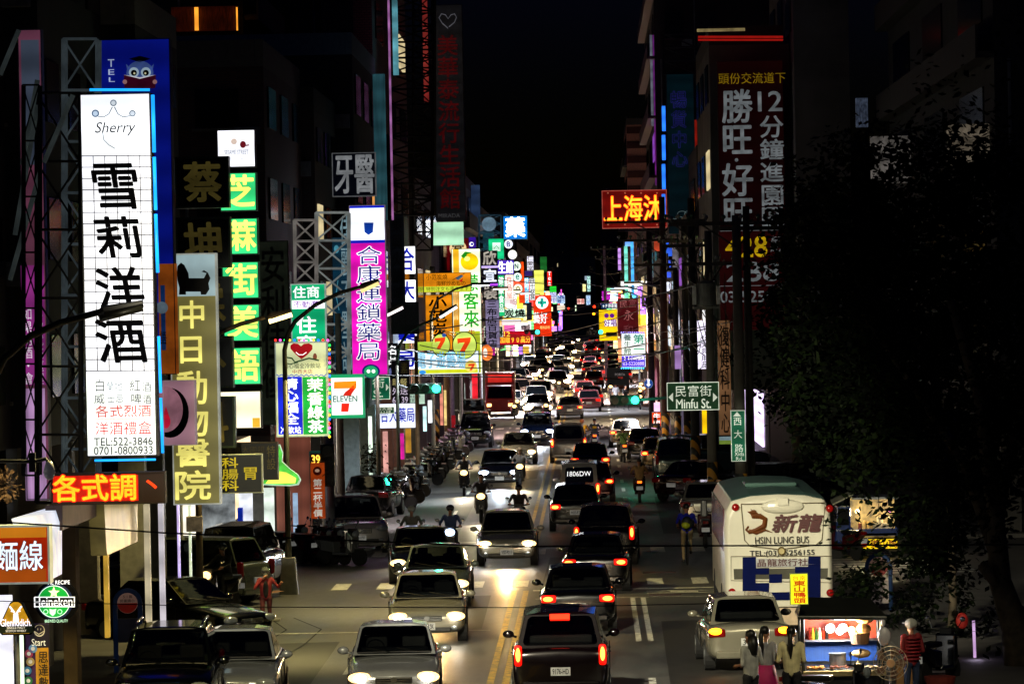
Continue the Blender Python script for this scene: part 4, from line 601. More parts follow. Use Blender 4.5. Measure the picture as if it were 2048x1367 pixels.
sign('development_board', 'huge dark red billboard with two columns of grey white characters', (1437, 122, 1568, 452), 190, .5, face=BR, border=.5, frame='#2a2424', cat='billboard',
 texts=(('頭份交流道下', (1436, 145, 1572, 169), BY, 'h', .01),) + tuple((ch, b, BW, 'h', .04) for ch, b in (('勝', (1442, 178, 1506, 250)), ('旺', (1442, 246, 1506, 314)), ('好', (1443, 326, 1508, 396)), ('旺', (1444, 392, 1508, 458)))) + (('12', (1515, 183, 1565, 222), BW, 'f', .03),) + tuple((ch, b, BW, 'h', .03) for ch, b in (('分', (1518, 230, 1568, 278)), ('鐘', (1519, 278, 1569, 322)), ('進', (1519, 324, 1568, 366)), ('園', (1520, 368, 1570, 414)), ('區', (1520, 412, 1570, 456)))), shapes=[('disc', (1473, 320, 3.5), BW)])
sign('development_board', 'lower dark red billboard with large yellow digits half hidden by poles and leaves', (1439, 460, 1568, 660), 190.5, .4, face=mat('#50080e', .6, 0, .11, .3, .8), border=.5, frame='#8a8080', cat='billboard',
 texts=(('428', (1450, 472, 1535, 514), mat('#d8b010', .6, 0, .5), 'f', .03), ('萬起', (1540, 472, 1562, 504), BW, 'v'), ('288', (1452, 524, 1560, 562), BW, 'f', .04), ('03-5255', (1440, 582, 1545, 604), BW, 'f', .03)), lines=(((1440, 572), (1568, 570), .5, BW), ((1440, 462), (1568, 460), .5, BW)))
strip('glow_strip', 'violet lit steel column left of the outlet board', 1308, 1325, 70, 370, 320, mat('#8a2a98', .5, 0, .35, .3, 1), 'column', .5)  # column lit by neon, its violet light put in as glow
strip('glow_strip', 'thin pale strip on the left edge of the violet column', 1301, 1306, 70, 252, 319, mat('#a0a8b8', .5, 0, .22, .5, 2), 'column', .2)
for i, (a_, b_) in enumerate(((212, 262), (270, 320), (328, 378), (388, 440))): strip('glow_strip', 'bright blue light box, '+('topmost', 'second', 'third', 'lowest')[i]+' of the strip beside the outlet board', 1324, 1331, a_, b_, 236, E('#2878ff', 1.1), 'light box', .2, 'blue light boxes beside the outlet board')
for i, (x0, x1, y0, y1, Y, cc, es, lab) in enumerate(((1391, 1398, 240, 455, 226, '#c02818', .25, 'dim red lit strip right of the outlet board'), (1399, 1404, 185, 455, 222, '#8a40a0', .3, 'violet lit strip behind the wires above the poles'), (1414, 1421, 290, 340, 200, '#e878d0', .6, 'small pink panel on the wall above the utility poles'), (1412, 1427, 165, 210, 200, '#e080c0', .5, 'pink glowing lamp shade on the wall left of the billboard'), (1414, 1430, 320, 352, 200, '#e06898', .5, 'lower pink glowing lamp shade left of the billboard'),
  (1249, 1256, 492, 600, 380, '#80f0d8', .8, 'cyan vertical strip light far down the right side'), (1262, 1268, 482, 590, 375, '#50b8ff', .9, 'blue vertical strip light far down the right side'), (1236, 1242, 496, 540, 520, '#d8a0ff', .7, 'lilac vertical sign far down the right side'), (1250, 1262, 480, 492, 390, '#70a8ff', 1.2, 'small bright blue square light far down the right side'), (1308, 1330, 480, 502, 280, '#d85030', .5, 'orange red panel above the wires on the right'), (1333, 1344, 480, 512, 270, '#3060e0', .8, 'blue panel above the wires on the right'), (1334, 1342, 520, 555, 270, '#4060e8', .7, 'lower blue panel behind the wires on the right'), (1345, 1362, 476, 540, 262, '#b8b0b8', .25, 'grey wall panel behind the crossarms'),
  (1321, 1342, 564, 584, 268, '#f0f0ff', 1.0, 'white and blue panel behind the tangled wires'), (1285, 1312, 570, 590, 285, '#f0c890', .6, 'peach lit panel behind the tangled wires'), (1277, 1281, 590, 650, 299, '#e8d030', .6, 'yellow lit pole edge right of the dark red vertical sign'), (1338, 1344, 586, 606, 266, '#c0b0ff', 1.1, 'lilac strip behind the tangled wires'), (1405, 1412, 620, 645, 196, '#ffffff', 1.0, 'small white light behind the transformer pole'), (1204, 1222, 582, 600, 420, '#c020c0', .8, 'magenta sign far down the right side'), (1221, 1236, 576, 602, 410, '#c0e8ff', 1.0, 'pale blue sign beside the magenta one'))):
    strip('wall_glow' if es > .5 else 'glow_panel', lab, x0, x1, y0, y1, Y, E(cc, es, .35, 2), 'light' if es > .5 else 'panel', .2)  # wall panels and the lit pole edge carry their light as emission
sign('shop_sign', 'white shop sign with black characters behind the transformer pole', (1392, 640, 1415, 738), 198, .3, face=E('#f0e8ff', 1.1), border=.8, frame='#4a3060', texts=(('好文具用品', (1402, 668, 1416, 736), K, 'v', .02),))
sign('shop_sign', 'white vertical sign between the utility poles', (1349, 690, 1363, 738), 210, .3, face=E('#a880c0', .6), border=.5)
sign('shop_sign', 'yellow vertical sign behind the street name sign pole', (1404, 818, 1418, 868), 200, .3, face=E('#f0c008', .9), border=.4)
sign('rehab_board', 'tan board with dark brush characters behind the vertical street sign', (1436, 640, 1462, 870), 168, .25, face=mat('#a87850', .6, 0, .26, .3, 1), border=.6, frame='#3a2a20', cat='board', texts=(('復健科中心', (1440, 650, 1460, 868), mat('#280c08', .6), 'v', .03),))
sign('notice_board', 'small green and blue notice panel under the tan board', (1438, 872, 1464, 888), 166, .2, face=mat('#98b848', .6, 0, .4), border=.5, panels=(((1439, 872, 1464, 880), mat('#a8c8d0', .6, 0, .4)),))
sign('bank_sign', 'dark red vertical sign with pale characters and a lit pole edge', (1235, 596, 1277, 672), 300, .4, face=mat('#6a0c18', .5, 0, .32, .25, .7), border=.6, fm=mat('#c06858', .5, 0, .4), texts=(('民', (1238, 600, 1256, 616), mat('#c87878', .5, 0, .5)), ('富', (1256, 598, 1274, 616), mat('#a85860', .5, 0, .4)), ('永', (1246, 620, 1268, 642), mat('#c87878', .5, 0, .5)), ('和', (1246, 650, 1268, 670), mat('#a85860', .5, 0, .4))))
r = sign('spa_sign', 'white wellness house sign with teal characters over a violet strip', (1243, 666, 1291, 734), 290, .4, face=E('#d8e4ec', .9, .2, 1), border=.5, frame='#306a8a', panels=(((1244, 711, 1290, 733), E('#3018c0', .8)),), texts=(('第一', (1266, 668, 1289, 708), E('#089878', .6), 'v', .03), ('養生館', (1247, 668, 1263, 709), E('#085848', .4), 'v', .02), ('24小時營業', (1246, 712, 1289, 720), WHE, 'h', .02, 0, 3), ('03-5220888', (1246, 723, 1288, 730), E('#c0b8ff', .9), 'f', .01, 0, 3)))
for i in range(22):
    px, py = (1243+i*4.4, 664.5) if i < 11 else (1243+(i-11)*4.4, 736)
    p = P(px, py, 289.7)-r.location; q = MB(); q.sph(p, .05, 6, 4); obj('bulb', q, E('#30c0ff' if i > 10 else '#9080ff', 2.0), r)
sign('peach_sign', 'peach coloured vertical sign left of the wellness sign', (1236, 676, 1243, 724), 291, .3, face=E('#f0a070', .7), border=.3)
sign('karaoke_sign', 'yellow sign with two round purple heads and bold purple lettering', (1198, 619, 1235, 681), 330, .35, face=E('#f4c808', .9, .2, .6), border=.5, shapes=[('disc', (1213, 631, 4.5), E('#7a10a8', .6)), ('disc', (1224, 631, 4.5), E('#7a10a8', .6)), ('poly', [(1209, 640), (1233, 640), (1233, 652), (1209, 652)], WL), ('poly', [(1212, 672), (1234, 672), (1234, 664), (1212, 664)], mat('#20280a', .6))], texts=(('好唱', (1208, 638, 1234, 653), E('#7a10a8', .6), 'h', .05, 0, 2),))
sign('parking_sign', 'small blue parking sign above the yellow sign', (1202, 606, 1235, 617), 335, .3, face=mat('#0a4878', .5, 0, .5), border=.4, texts=(('+P停車場', (1204, 607, 1234, 616), WHE, 'h', .02),))
sign('shop_board', 'dark shop board with small red lines far down the right pavement', (1214, 735, 1258, 770), 300, .3, face=mat('#101820', .6, 0, .15), border=.5, texts=(('PORTA', (1230, 746, 1250, 751), mat('#b0a8a8', .5, 0, .4), 'f', .01), ('鞋服', (1236, 753, 1246, 757), E('#d04030', .6))))
sign('beef_sign', 'orange red sign with white characters behind the striped pole', (1304, 824, 1322, 852), 226, .25, face=E('#e84818', .85), border=.4, texts=(('牛肉', (1306, 826, 1321, 851), WHE, 'v', .03),))
strip('backlit_board', 'glowing pink light panel above the orange red sign', 1308, 1320, 805, 822, 226, E('#ffc0e0', 1.3), 'light', .15)
round_sign('traffic_sign', 'round blue keep-right sign behind the lit traffic signal', 1297, 767, 9, 232, [('disc', (1297, 767, 8.5), mat('#0a58c0', .4, 0, .5), 0), ('poly', [(1295, 758), (1299, 758), (1299, 768), (1302, 768), (1297, 773), (1292, 768), (1295, 768)], WHE, 1)], [], mat('#c8d8e8', .4, 0, .3))
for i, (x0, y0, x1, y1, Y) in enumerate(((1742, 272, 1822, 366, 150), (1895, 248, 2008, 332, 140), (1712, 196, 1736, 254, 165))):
    strip(('wall_sign', 'wall_sign', 'water_tank')[i], ('dull white sign glimpsed through the tree leaves', 'dull cream sign behind the leaves near the right edge', 'steel tank in the dark above the trees, its glints painted as glowing bands')[i], x0, x1, y0, y1, Y, (mat('#b0a8a0', .6, 0, .15, .8, 3), mat('#b8a890', .6, 0, .16, .8, 3), mat('#8090b0', .3, .6, .10, .9, 3, stretch=(6, 1, 2)))[i], ('sign', 'sign', 'tank')[i], .3)  # metal glints of the tank painted in as emissive streaks

# ================================================================ steel lattices that carry the signs
def lattice(label, px0, px1, py0, py1, Y, bays, m, r=.05, depth=.5):
    t = thing('sign_frame', label, 'steel frame', P((px0+px1)/2, py1, Y)); o = t.location; a, b, c, d = P(px0, py0, Y), P(px1, py0, Y), P(px1, py1, Y), P(px0, py1, Y)
    for p, p2 in ((a, d), (b, c)):
        q = MB(); q.tube([p, p2], r, 4); q.tube([p+Vector((0, depth, 0)), p2+Vector((0, depth, 0))], r, 4); obj('post', q, m, t, o)
    q = MB()
    for i in range(bays+1):
        u = i/bays; l, rr = a.lerp(d, u), b.lerp(c, u); q.tube([l, rr], r*.8, 4)
        if i < bays:
            l2, r2 = a.lerp(d, (i+1)/bays), b.lerp(c, (i+1)/bays); q.tube([l, r2], r*.6, 4); q.tube([rr, l2], r*.6, 4); q.tube([l, l+Vector((0, depth, 0))], r*.6, 4)
    obj('brace', q, m, t, o); return t
LS, LD = mat('#7a8a92', .5, .4, .09), mat('#0b0a0b', .6)  # LS: slight emission put in to brighten the pale steel
lattice('pale lattice mast between the pink board and the white liquor sign', 126, 194, 78, 1000, 86, 9, LS, .035)
lattice('black lattice rack in front of the faded pink board', 72, 160, 186, 1005, 80.5, 6, LD, .03, .3)
lattice('short black lattice at the left end of the white liquor sign', 45, 78, 170, 950, 79.5, 7, LD, .022, .3)
lattice('white lattice arm holding the magenta pharmacy sign', 632, 697, 425, 760, 148.5, 6, mat('#b8c0bc', .5, .1, .22), .05)
lattice('white lattice behind the lit panel right of the olive board', 588, 632, 440, 566, 146, 3, mat('#c0b8b0', .5, .1, .18), .05)
lattice('dark tower of crossed steel bars left of the huge dark board', 778, 868, -10, 430, 198, 14, mat('#1a1416', .6), .06, 1)
lattice('slim brown lattice against the tall brown building', 826, 864, -10, 500, 206, 14, mat('#2c2020', .6), .05)
lattice('blue grey lattice around the round pale blue board', 958, 1002, 430, 500, 313, 4, mat('#40708a', .5, .2, .1), .06)
lattice('dark violet lattice behind the outlet board', 1326, 1392, 68, 148, 240, 3, mat('#20101f', .6), .07)
lattice('dark lattice left of the dentist sign', 752, 776, 270, 440, 168, 6, LD, .05)
for a_, b_ in (((0, 150), (38, 60)), ((88, 325), (146, 190)), ((45, 330), (75, 160)), ((30, 470), (75, 210)), ((20, 560), (80, 345))):
    c = P(*a_, 80); q = MB(); q.tube([c, P(*b_, 80)], .045, 6); single('strut', q, mat('#8a9a9a', .5, .3, .05), {0: 'pale diagonal strut at the top left corner', 88: 'pale diagonal strut joining the lattice to the liquor sign', 45: 'upper diagonal strut against the faded board', 30: 'middle diagonal strut left of the faded board', 20: 'lowest diagonal strut at the left edge'}[a_[0]], 'strut', c)
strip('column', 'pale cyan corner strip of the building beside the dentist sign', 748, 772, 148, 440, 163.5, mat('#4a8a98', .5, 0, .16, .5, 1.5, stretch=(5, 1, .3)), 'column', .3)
strip('column', 'thin violet lit edge right of the pale cyan strip', 779, 783, 0, 440, 181, mat('#b070b0', .5, 0, .6, .6, 1), 'column', .2)  # edge given a neon-like glow to tint the brown facade
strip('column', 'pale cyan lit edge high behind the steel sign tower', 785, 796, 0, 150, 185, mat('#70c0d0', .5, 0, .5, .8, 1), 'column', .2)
strip('column', 'dim red lit column left of the huge dark board', 846, 856, 0, 205, 212, mat('#a83430', .5, 0, .4, .4, 1), 'column', .2)  # column glow raised to throw red on the facade
strip('glow_panel', 'red lit tile wall above the realty sign', 582, 645, 372, 440, 166, mat('#b02420', .5, 0, .24, .8, 2), 'panel', .2)  # light on the tile wall put in as glow
strip('glow_panel', 'olive lit plaster wall patch left of the red tile wall', 538, 586, 372, 470, 149.5, mat('#7a7448', .7, 0, .18, .5, 2), 'panel', .2)  # light on the plaster put in as a glowing patch
strip('glow_panel', 'bright lit opening above the realty sign', 575, 590, 442, 566, 148, E('#f0f0d8', .8), 'panel', .2)
for i, (a_, b_) in enumerate(((1396, 1566, ), (1396, 1566))):
    y = (74, 80)[i]; c = P(a_, y, 189.5); q = MB(); q.tube([c, P(b_, y, 189.5)], .05, 6); single('neon_tube', q, E('#d02018', .45), ('upper', 'lower')[i]+' of the two dim red neon tubes on the roof above the billboard', 'neon tube', c)
strip('wall_glow', 'glowing bar painted in for dim coloured reflections on the roof edge above the red tubes', 1394, 1490, 57, 63, 189.5, mat('#d8c080', .4, 0, .35, 1, 1.2), 'light', .1)  # no lamp here, reflections painted as uneven emission

dr = random.Random(31); pal = ['#ffb060', '#ff5030', '#ffffff', '#fff0b0', '#ff70c0', '#60d0ff', '#80ff90', '#c080ff', '#ffd040', '#f04040']
for i in range(110):
    Y = 380*(3.3**dr.random()); sd = dr.random() < .6; x = (-8.1+dr.uniform(0, 1.6)) if sd else (4.9-dr.uniform(0, 1.4)); z = dr.uniform(2.6, 9.5); w, h = (dr.uniform(.8, 2.2), dr.uniform(.5, 1.1)) if dr.random() < .5 else (dr.uniform(.5, .9), dr.uniform(1.4, 3.4))
    q = MB(); q.box((x, Y+.15, z), (w, .3, h)); single('far_sign', q, E(pal[i % 10], dr.uniform(.9, 2.4), .5, 3), 'small lit shop sign far down the street', 'sign', (x, Y, z), 'far lit shop signs along both sides')
# ================================================================ vehicles
PAINT = {}
def paint(c, rough=.22, metal=.5): return mat(tuple(x*.62 for x in lin(c)), rough, metal, 0, .12, 3, .5, 1.0)
DIM = dict(sedan=(4.45, 1.70, 1.46, .94, .74, -.95, -.25, .95, 1.55, .98), hatch=(3.8, 1.69, 1.52, .98, .80, -1.05, -.35, 1.3, 1.72, 1.0), suv=(4.4, 1.80, 1.70, 1.06, .95, -.95, -.25, 1.75, 2.02, 1.08), van=(3.6, 1.48, 1.88, 1.10, 1.0, -1.6, -1.15, 1.55, 1.72, 1.12), mpv=(4.5, 1.75, 1.82, 1.1, 1.0, -1.3, -.6, 1.9, 2.1, 1.12))
HLF = E('#ffd8a0', 34, .4, 3); HLC = E('#fff6e4', 40, .02)
HLW, HLB, TLR, TLO, TLC = E('#ffcf80', 3.2, .25, 14), E('#b8d0ff', 5, .2, 14), E('#ff1004', 1.1, .3, 9), E('#ff5a10', 3.5, .1), E('#ff9a38', 4, .05)
HOFF = mat('#a8b0b4', .08, .6, 0, .1, 9); TOFF = mat('#8a0a0c', .15, .1, .04, .1, 9); PLATE = mat('#dcdcd4', .5, 0, .12); AMB = mat('#c06a10', .2, 0, .1)
CARC = {}; SEAT = mat('#3a3632', .8)
def car_shell(kind, roofm):
    if (kind, roofm) in CARC: return CARC[(kind, roofm)]
    L, W, Hh, belt, nose, wsb, wst, rr, rb, deck = DIM[kind]; w = W/2
    st = [(-L/2, w*.72, .30, nose*.72, nose*.80), (-L/2+.10, w*.93, .22, nose*.84, nose*.96), (-L/2+.5, w, .20, nose*.92, nose+.03), (wsb, w*1.01, .20, belt*.92, belt), (rb, w*1.01, .20, belt*.94, belt)]
    if rb < L/2-.3: st += [(L/2-.35, w, .22, belt*.93, deck)]
    st += [(L/2-.07, w*.95, .26, deck*.86, deck*.96), (L/2, w*.82, .32, deck*.78, deck*.86)]
    q = MB(); n = 10
    for y, hw, zb, zs, zt in st:
        half = [(hw*.86, zb), (hw, zb+.14), (hw*1.0, zs), (hw*.90, zt-.015)]
        for x, z in [(0, zb)]+half+[(0, zt+.02)]+[(-a, b) for a, b in reversed(half)]: q.v.append((x, y, z))
    for i in range(len(st)-1):
        for j in range(n): q.f.append((i*n+j, (i+1)*n+j, (i+1)*n+(j+1) % n, i*n+(j+1) % n)); q.m.append(0)
    q.f.append(tuple(range(n))); q.f.append(tuple(range(len(st)*n-1, (len(st)-1)*n-1, -1))); q.m += [0, 0]
    wb, wr = w*.90, w*(.74 if kind != 'van' else .84); zt, zb = Hh-.05, belt-.02
    cn = dict(bfl=(-wb, wsb, zb), bfr=(wb, wsb, zb), brl=(-wb*.97, rb, zb), brr=(wb*.97, rb, zb), tfl=(-wr, wst, zt), tfr=(wr, wst, zt), trl=(-wr*.95, rr, zt-.02), trr=(wr*.95, rr, zt-.02), mfl=(-wr*.55, wst+.02, zt+.045), mfr=(wr*.55, wst+.02, zt+.045), mrl=(-wr*.52, rr-.04, zt+.03), mrr=(wr*.52, rr-.04, zt+.03))
    g = MB(); kx = list(cn); g.v = [cn[k] for k in kx]; ix = {k: i for i, k in enumerate(kx)}
    for f in (('tfl', 'tfr', 'mfr', 'mfl'), ('trr', 'trl', 'mrl', 'mrr'), ('tfl', 'mfl', 'mrl', 'trl'), ('mfl', 'mfr', 'mrr', 'mrl'), ('mfr', 'tfr', 'trr', 'mrr')): g.f.append(tuple(ix[k] for k in f)); g.m.append(0)
    def pane(a, b, c, d, u0, u1, v0, v1, k=.01):
        a, b, c, d = (Vector(cn[x]) for x in (a, b, c, d)); nrm = (b-a).cross(d-a).normalized()*k
        p = lambda u, v: (a.lerp(b, u)).lerp(d.lerp(c, u), v)+nrm
        wu, hv = (b-a).length, (d-a).length; cr = .09; cu, cv = min(.4*(u1-u0), cr/wu), min(.4*(v1-v0), cr/hv)
        P4 = []
        for cx_, cy_, a0 in ((u0+cu, v0+cv, 180), (u1-cu, v0+cv, 270), (u1-cu, v1-cv, 0), (u0+cu, v1-cv, 90)):
            for k in range(5): an = math.radians(a0+k*22.5); P4.append(p(cx_+cu*math.cos(an), cy_+cv*math.sin(an)))
        oa, ob = (0 if u0 < .3 else .5), (1 if u1 > .7 else .5)
        O4 = [Vector(a).lerp(b, oa), Vector(a).lerp(b, ob), Vector(d).lerp(c, ob), Vector(d).lerp(c, oa)]; I4 = [x-nrm for x in P4]; base = O4+I4; fs = []
        for k in range(4):
            i0 = 4+k*5
            for j in range(4): fs.append((k, i0+j+1, i0+j))
            k2 = (k+1) % 4; fs.append((k, k2, 4+k2*5, i0+4))
        g.add(base, fs)
        n_ = len(P4); q = MB(); q.add(P4+[x-nrm*2 for x in P4], [tuple(range(n_))]+[(i, i+n_, (i+1) % n_+n_, (i+1) % n_) for i in range(n_)]); return q
    ul = .06
    P_ = dict(windscreen=[pane('bfl', 'bfr', 'tfr', 'tfl', .035, .965, .03, .96)], rear_window=[pane('brr', 'brl', 'trl', 'trr', *((.11, .89, .10, .84) if kind == 'van' else (.05, .95, .08, .95)))],
      side_window=[pane('brl', 'bfl', 'tfl', 'trl', .515, .95, .06, .93), pane('brl', 'bfl', 'tfl', 'trl', .05, .485, .06, .93), pane('bfr', 'brr', 'trr', 'tfr', .05, .485, .06, .93), pane('bfr', 'brr', 'trr', 'tfr', .515, .95, .06, .93)])
    CARC[(kind, roofm)] = (q, g, P_); return CARC[(kind, roofm)]
TY = MB(); TY.tube([(-.1, 0, 0), (.1, 0, 0)], .31, 20); TYM = TY.mesh('tyre', RUBBER, smooth=False)
RM = MB(); RM.tube([(-.106, 0, 0), (.106, 0, 0)], .2, 10); RMM = RM.mesh('rim', RIM)
TYM2 = None
def car(label, kind, loc, rz, col, head=0, tail=0, plate=None, roof=None, cat='car', group=None, beam=0, name='parked_car', bright=None, high=False, text_back=None, simple=False, amber=False, beamcol=(1, .60, .22)):
    L, W, Hh, belt, nose, wsb, wst, rr, rb, deck = DIM[kind]; w = W/2
    t = thing(name, label, cat, (loc[0], loc[1], 0), rz, group); pm = col if not isinstance(col, str) else paint(col); rm = pm if not roof else paint(roof)
    q, g, P_ = car_shell(kind, 0)
    obj('body', q, pm, t, smooth=True, sub=2)
    obj('cabin', g, rm, t, bevel=.03)
    for nm, lst in P_.items():
        for pq in lst: obj(nm, pq, TINT if not simple else GLASS, t)
    for sx in (-1, 1):
        for yy in (-L/2+.82, L/2-.8):
            wl = bpy.data.objects.new('wheel', TYM); COL.objects.link(wl); wl.parent = t; wl.location = (sx*(w-.09), yy, .31)
            if not simple: ri = bpy.data.objects.new('rim', RMM); COL.objects.link(ri); ri.parent = wl
        hq = MB(); k_ = 1.75 if simple and head else 1.12 if head else 1; hq.sph((sx*w*.72, -L/2+.10, nose*.80), (.20*k_, .12, .09*k_), 12, 8)
        hl = obj('headlight', hq, (HLF if simple else HLB if bright == 'blue' else HLW) if head else HOFF, t, smooth=True)
        if head and not simple: hq = MB(); hq.sph((sx*w*.72, -L/2-.01, nose*.80), (.11, .05, .075), 10, 8); obj('bulb', hq, HLC, hl, smooth=True)
        tq = MB()
        if kind in ('suv', 'mpv', 'van'): tq.box((sx*w*.86, L/2-.06, belt*.86), (.14, .16, .38))
        else: tq.box((sx*w*.76, L/2-.06, deck*.80), (.34, .14, .17))
        tl = obj('tail_light', tq, TLR if tail else TOFF, t, bevel=.045)
        if tail and not simple:
            cq = MB()
            if kind in ('suv', 'mpv', 'van'): cq.sph((sx*w*.86, L/2+.02, belt*.88), (.045, .03, .13), 10, 8)
            else: cq.sph((sx*w*.78, L/2+.01, deck*.80), (.11, .03, .055), 10, 8)
            obj('bulb', cq, TLC, tl, smooth=True)
        if amber: aq = MB(); aq.sph((sx*w*.80, L/2-.02, deck*.84), (.14, .08, .07), 10, 6); obj('indicator', aq, E('#ff8a10', 9), t)
        if not simple:
            mq = MB(); mq.sph((sx*(w+.10), wsb+.30, belt+.05), (.11, .07, .075), 10, 8); mq.tube([(sx*(w-.06), wsb+.3, belt-.01), (sx*(w+.06), wsb+.3, belt+.03)], .025, 5); obj('mirror', mq, pm, t, smooth=True)
    iq = MB(); iq.box((0, (wsb+rb)/2, belt+.03), (W*.80, rb-wsb-.15, .03)); iq.box((0, wsb+.42, belt+.06), (W*.72, .16, .07)); obj('interior', iq, BLACK, t)
    if not simple:
        for sx in (-1, 1): sq = MB(); sq.box((sx*W*.21, wst+.42, belt+.15), (.44, .13, .26)); sq.box((sx*W*.21, wst+.44, belt+.34), (.24, .09, .16)); obj('seat', sq, SEAT, t, bevel=.04)
        sq = MB(); sq.box((0, min(rr-.05, rb-.5), belt+.10), (W*.66, .14, .16)); obj('rear_seat', sq, SEAT, t, bevel=.04)
        sq = MB(); sq.tube([(-W*.21+.17*math.cos(a_), wst+.02+.05*math.sin(a_), belt+.06+.15*math.sin(a_)) for a_ in np.linspace(0, 6.283, 14)], .014, 5); obj('steering_wheel', sq, BLACK, t)
    gq = MB(); gq.box((0, -L/2+.045, nose*.74), (W*.40, .10, nose*.16)); obj('grille', gq, BLACK, t, bevel=.02)
    if not simple:
        gq = MB(); gq.box((0, -L/2+.05, nose*.42), (W*.62, .12, nose*.14)); obj('air_intake', gq, BLACK, t, bevel=.02)
        gq = MB(); gq.box((0, L/2-.02, .36), (W*.80, .10, .16)); obj('rear_bumper', gq, mat('#1a1a1c', .4) if not isinstance(col, str) or col in ('#060607', '#0a0b0d') else pm, t, bevel=.04)
        gq = MB()
        for k in (-1, 0, 1): gq.box((0, -L/2-.012, nose*(.74+.045*k)), (W*.38, .02, .014))
        obj('grille_bar', gq, CHROME, t)
        gq = MB(); gq.tube([(-w*.80, wsb+.04, belt+.012), (-w*.30, wsb+.06, belt+.02), (w*.30, wsb+.06, belt+.02), (w*.80, wsb+.04, belt+.012)], .022, 6); gq.tube([(-w*.1, wsb+.02, belt+.03), (-w*.62, wsb+.14, belt+.10)], .01, 4); gq.tube([(w*.55, wsb+.02, belt+.03), (w*.05, wsb+.14, belt+.10)], .01, 4); obj('wiper', gq, BLACK, t)
        for sx in (-1, 1):
            fq = MB(); fq.sph((sx*w*.70, -L/2+.05, nose*.46), (.08, .06, .055), 10, 6); obj('fog_lamp', fq, HOFF, t, smooth=True)
            dq = MB(); dq.tube([(sx*(w+.008), wsb+.25, .34), (sx*(w+.012), wsb+.22, belt*.9)], .008, 4); dq.tube([(sx*(w+.008), .25, .34), (sx*(w+.012), .25, belt*.9)], .008, 4); dq.box((sx*(w+.012), .05, belt*.84), (.03, .16, .025)); dq.box((sx*(w+.012), 1.0, belt*.84), (.03, .16, .025)); obj('door_seam', dq, DARK, t)
        gq = MB(); gq.prism([(.06*math.cos(i*math.pi/8), nose*.76+.05*math.sin(i*math.pi/8)) for i in range(16)], -L/2-.025, -L/2); obj('badge', gq, CHROME, t)
    zf, zr = nose*.52, (deck*.62 if kind in ('sedan', 'hatch') else .62)
    for yy, zz, ss in ((-L/2-.015, zf, 1), (L/2+.012, zr, -1)):
        pq = MB(); pq.box((0, yy, zz), (.36, .03, .15)); po = obj('number_plate', pq, PLATE, t)
        if plate and not simple:
            tx = MB(); text(tx, plate, -.15, zz-.05, .15, zz+.05, 0, 'f', .02); tx.v = [(v[0]*ss, yy-.018*ss, v[2]) for v in tx.v]; obj('lettering', tx, K, po)
    if high: hq = MB(); hq.box((0, rr+.0, Hh-.12), (.36, .1, .12)); obj('brake_light', hq, E('#ff2008', 4), t)
    if text_back:
        a, b, c, d = [Vector(P_['rear_window'][0].v[k]) for k in (2, 7, 12, 17)]; tx = MB(); text(tx, text_back, -1, -1, 1, 1, 0, 'f', 0); o2 = MB()
        for v in tx.v:
            u, vv = (v[0]+1)/2*.9+.05, (v[2]+1)/2*.34+.42; p = a.lerp(b, u).lerp(d.lerp(c, u), vv); o2.v.append(tuple(p+Vector((0, .012, .003))))
        o2.f = tx.f; o2.m = tx.m; obj('lettering', o2, WHE, t)
    if beam: lamp('headlamp_beam', 'SPOT', (0, -L/2-.12, .68), beam, beamcol if bright != 'blue' else (.75, .85, 1), t, .12, math.radians(46), (math.radians(78), 0, math.radians(180)), .8)
    if tail and not head and not simple: lamp('headlamp_beam', 'SPOT', (0, -L/2-.12, .68), 350, (1, .7, .4), t, .12, math.radians(46), (math.radians(78), 0, math.radians(180)), .8)
    return t
def at(px, py, L=0): p = G(px, py); return (p.x, p.y+max(0, L/2-.75))
def cl(kind): return DIM[kind][0]
B = 700
# oncoming traffic
car('silver car with glaring headlights cut off by the bottom edge of the photo', 'sedan', at(785, 1412, 4.4), .03, '#c8ccd0', head=1, beam=B, plate='2318-UH', name='car')
car('pale sedan with dark windscreen and four bright lamps, second oncoming car', 'sedan', at(853, 1282, 4.4), .02, '#c0bcaa', head=1, beam=B, plate='5120-ZK', name='car')
car('grey green sedan just behind the pale sedan in the oncoming lane', 'sedan', at(872, 1212, 4.4), .0, '#8a9a94', head=1, beam=B*.6, name='car')
car('dark saloon with reddish lit lamps, partly hidden at the left of the grey green sedan', 'sedan', at(838, 1166, 4.4), .05, '#20242c', head=1, beam=B*.6, name='car')
car('silver hatchback with lit headlights waiting at the crossing', 'hatch', at(1015, 1130, 3.8), 0, '#d0cec2', head=1, beam=B, plate='VSD-9213', name='car')
car('dark hatchback with blue white lamps behind the row of scooters', 'hatch', at(1000, 975, 3.8), 0, '#16181c', head=1, beam=B*.7, bright='blue', name='car')
car('white sedan with pale roof following the scooter with the big yellow lamp', 'sedan', at(1037, 928, 4.4), 0, '#a8aca4', head=1, beam=B*.7, name='car')
car('dark blue sports utility car with dazzling white lamps in the middle distance', 'suv', at(1075, 890, 4.4), 0, '#14203a', head=1, beam=B*1.1, bright='blue', name='car')
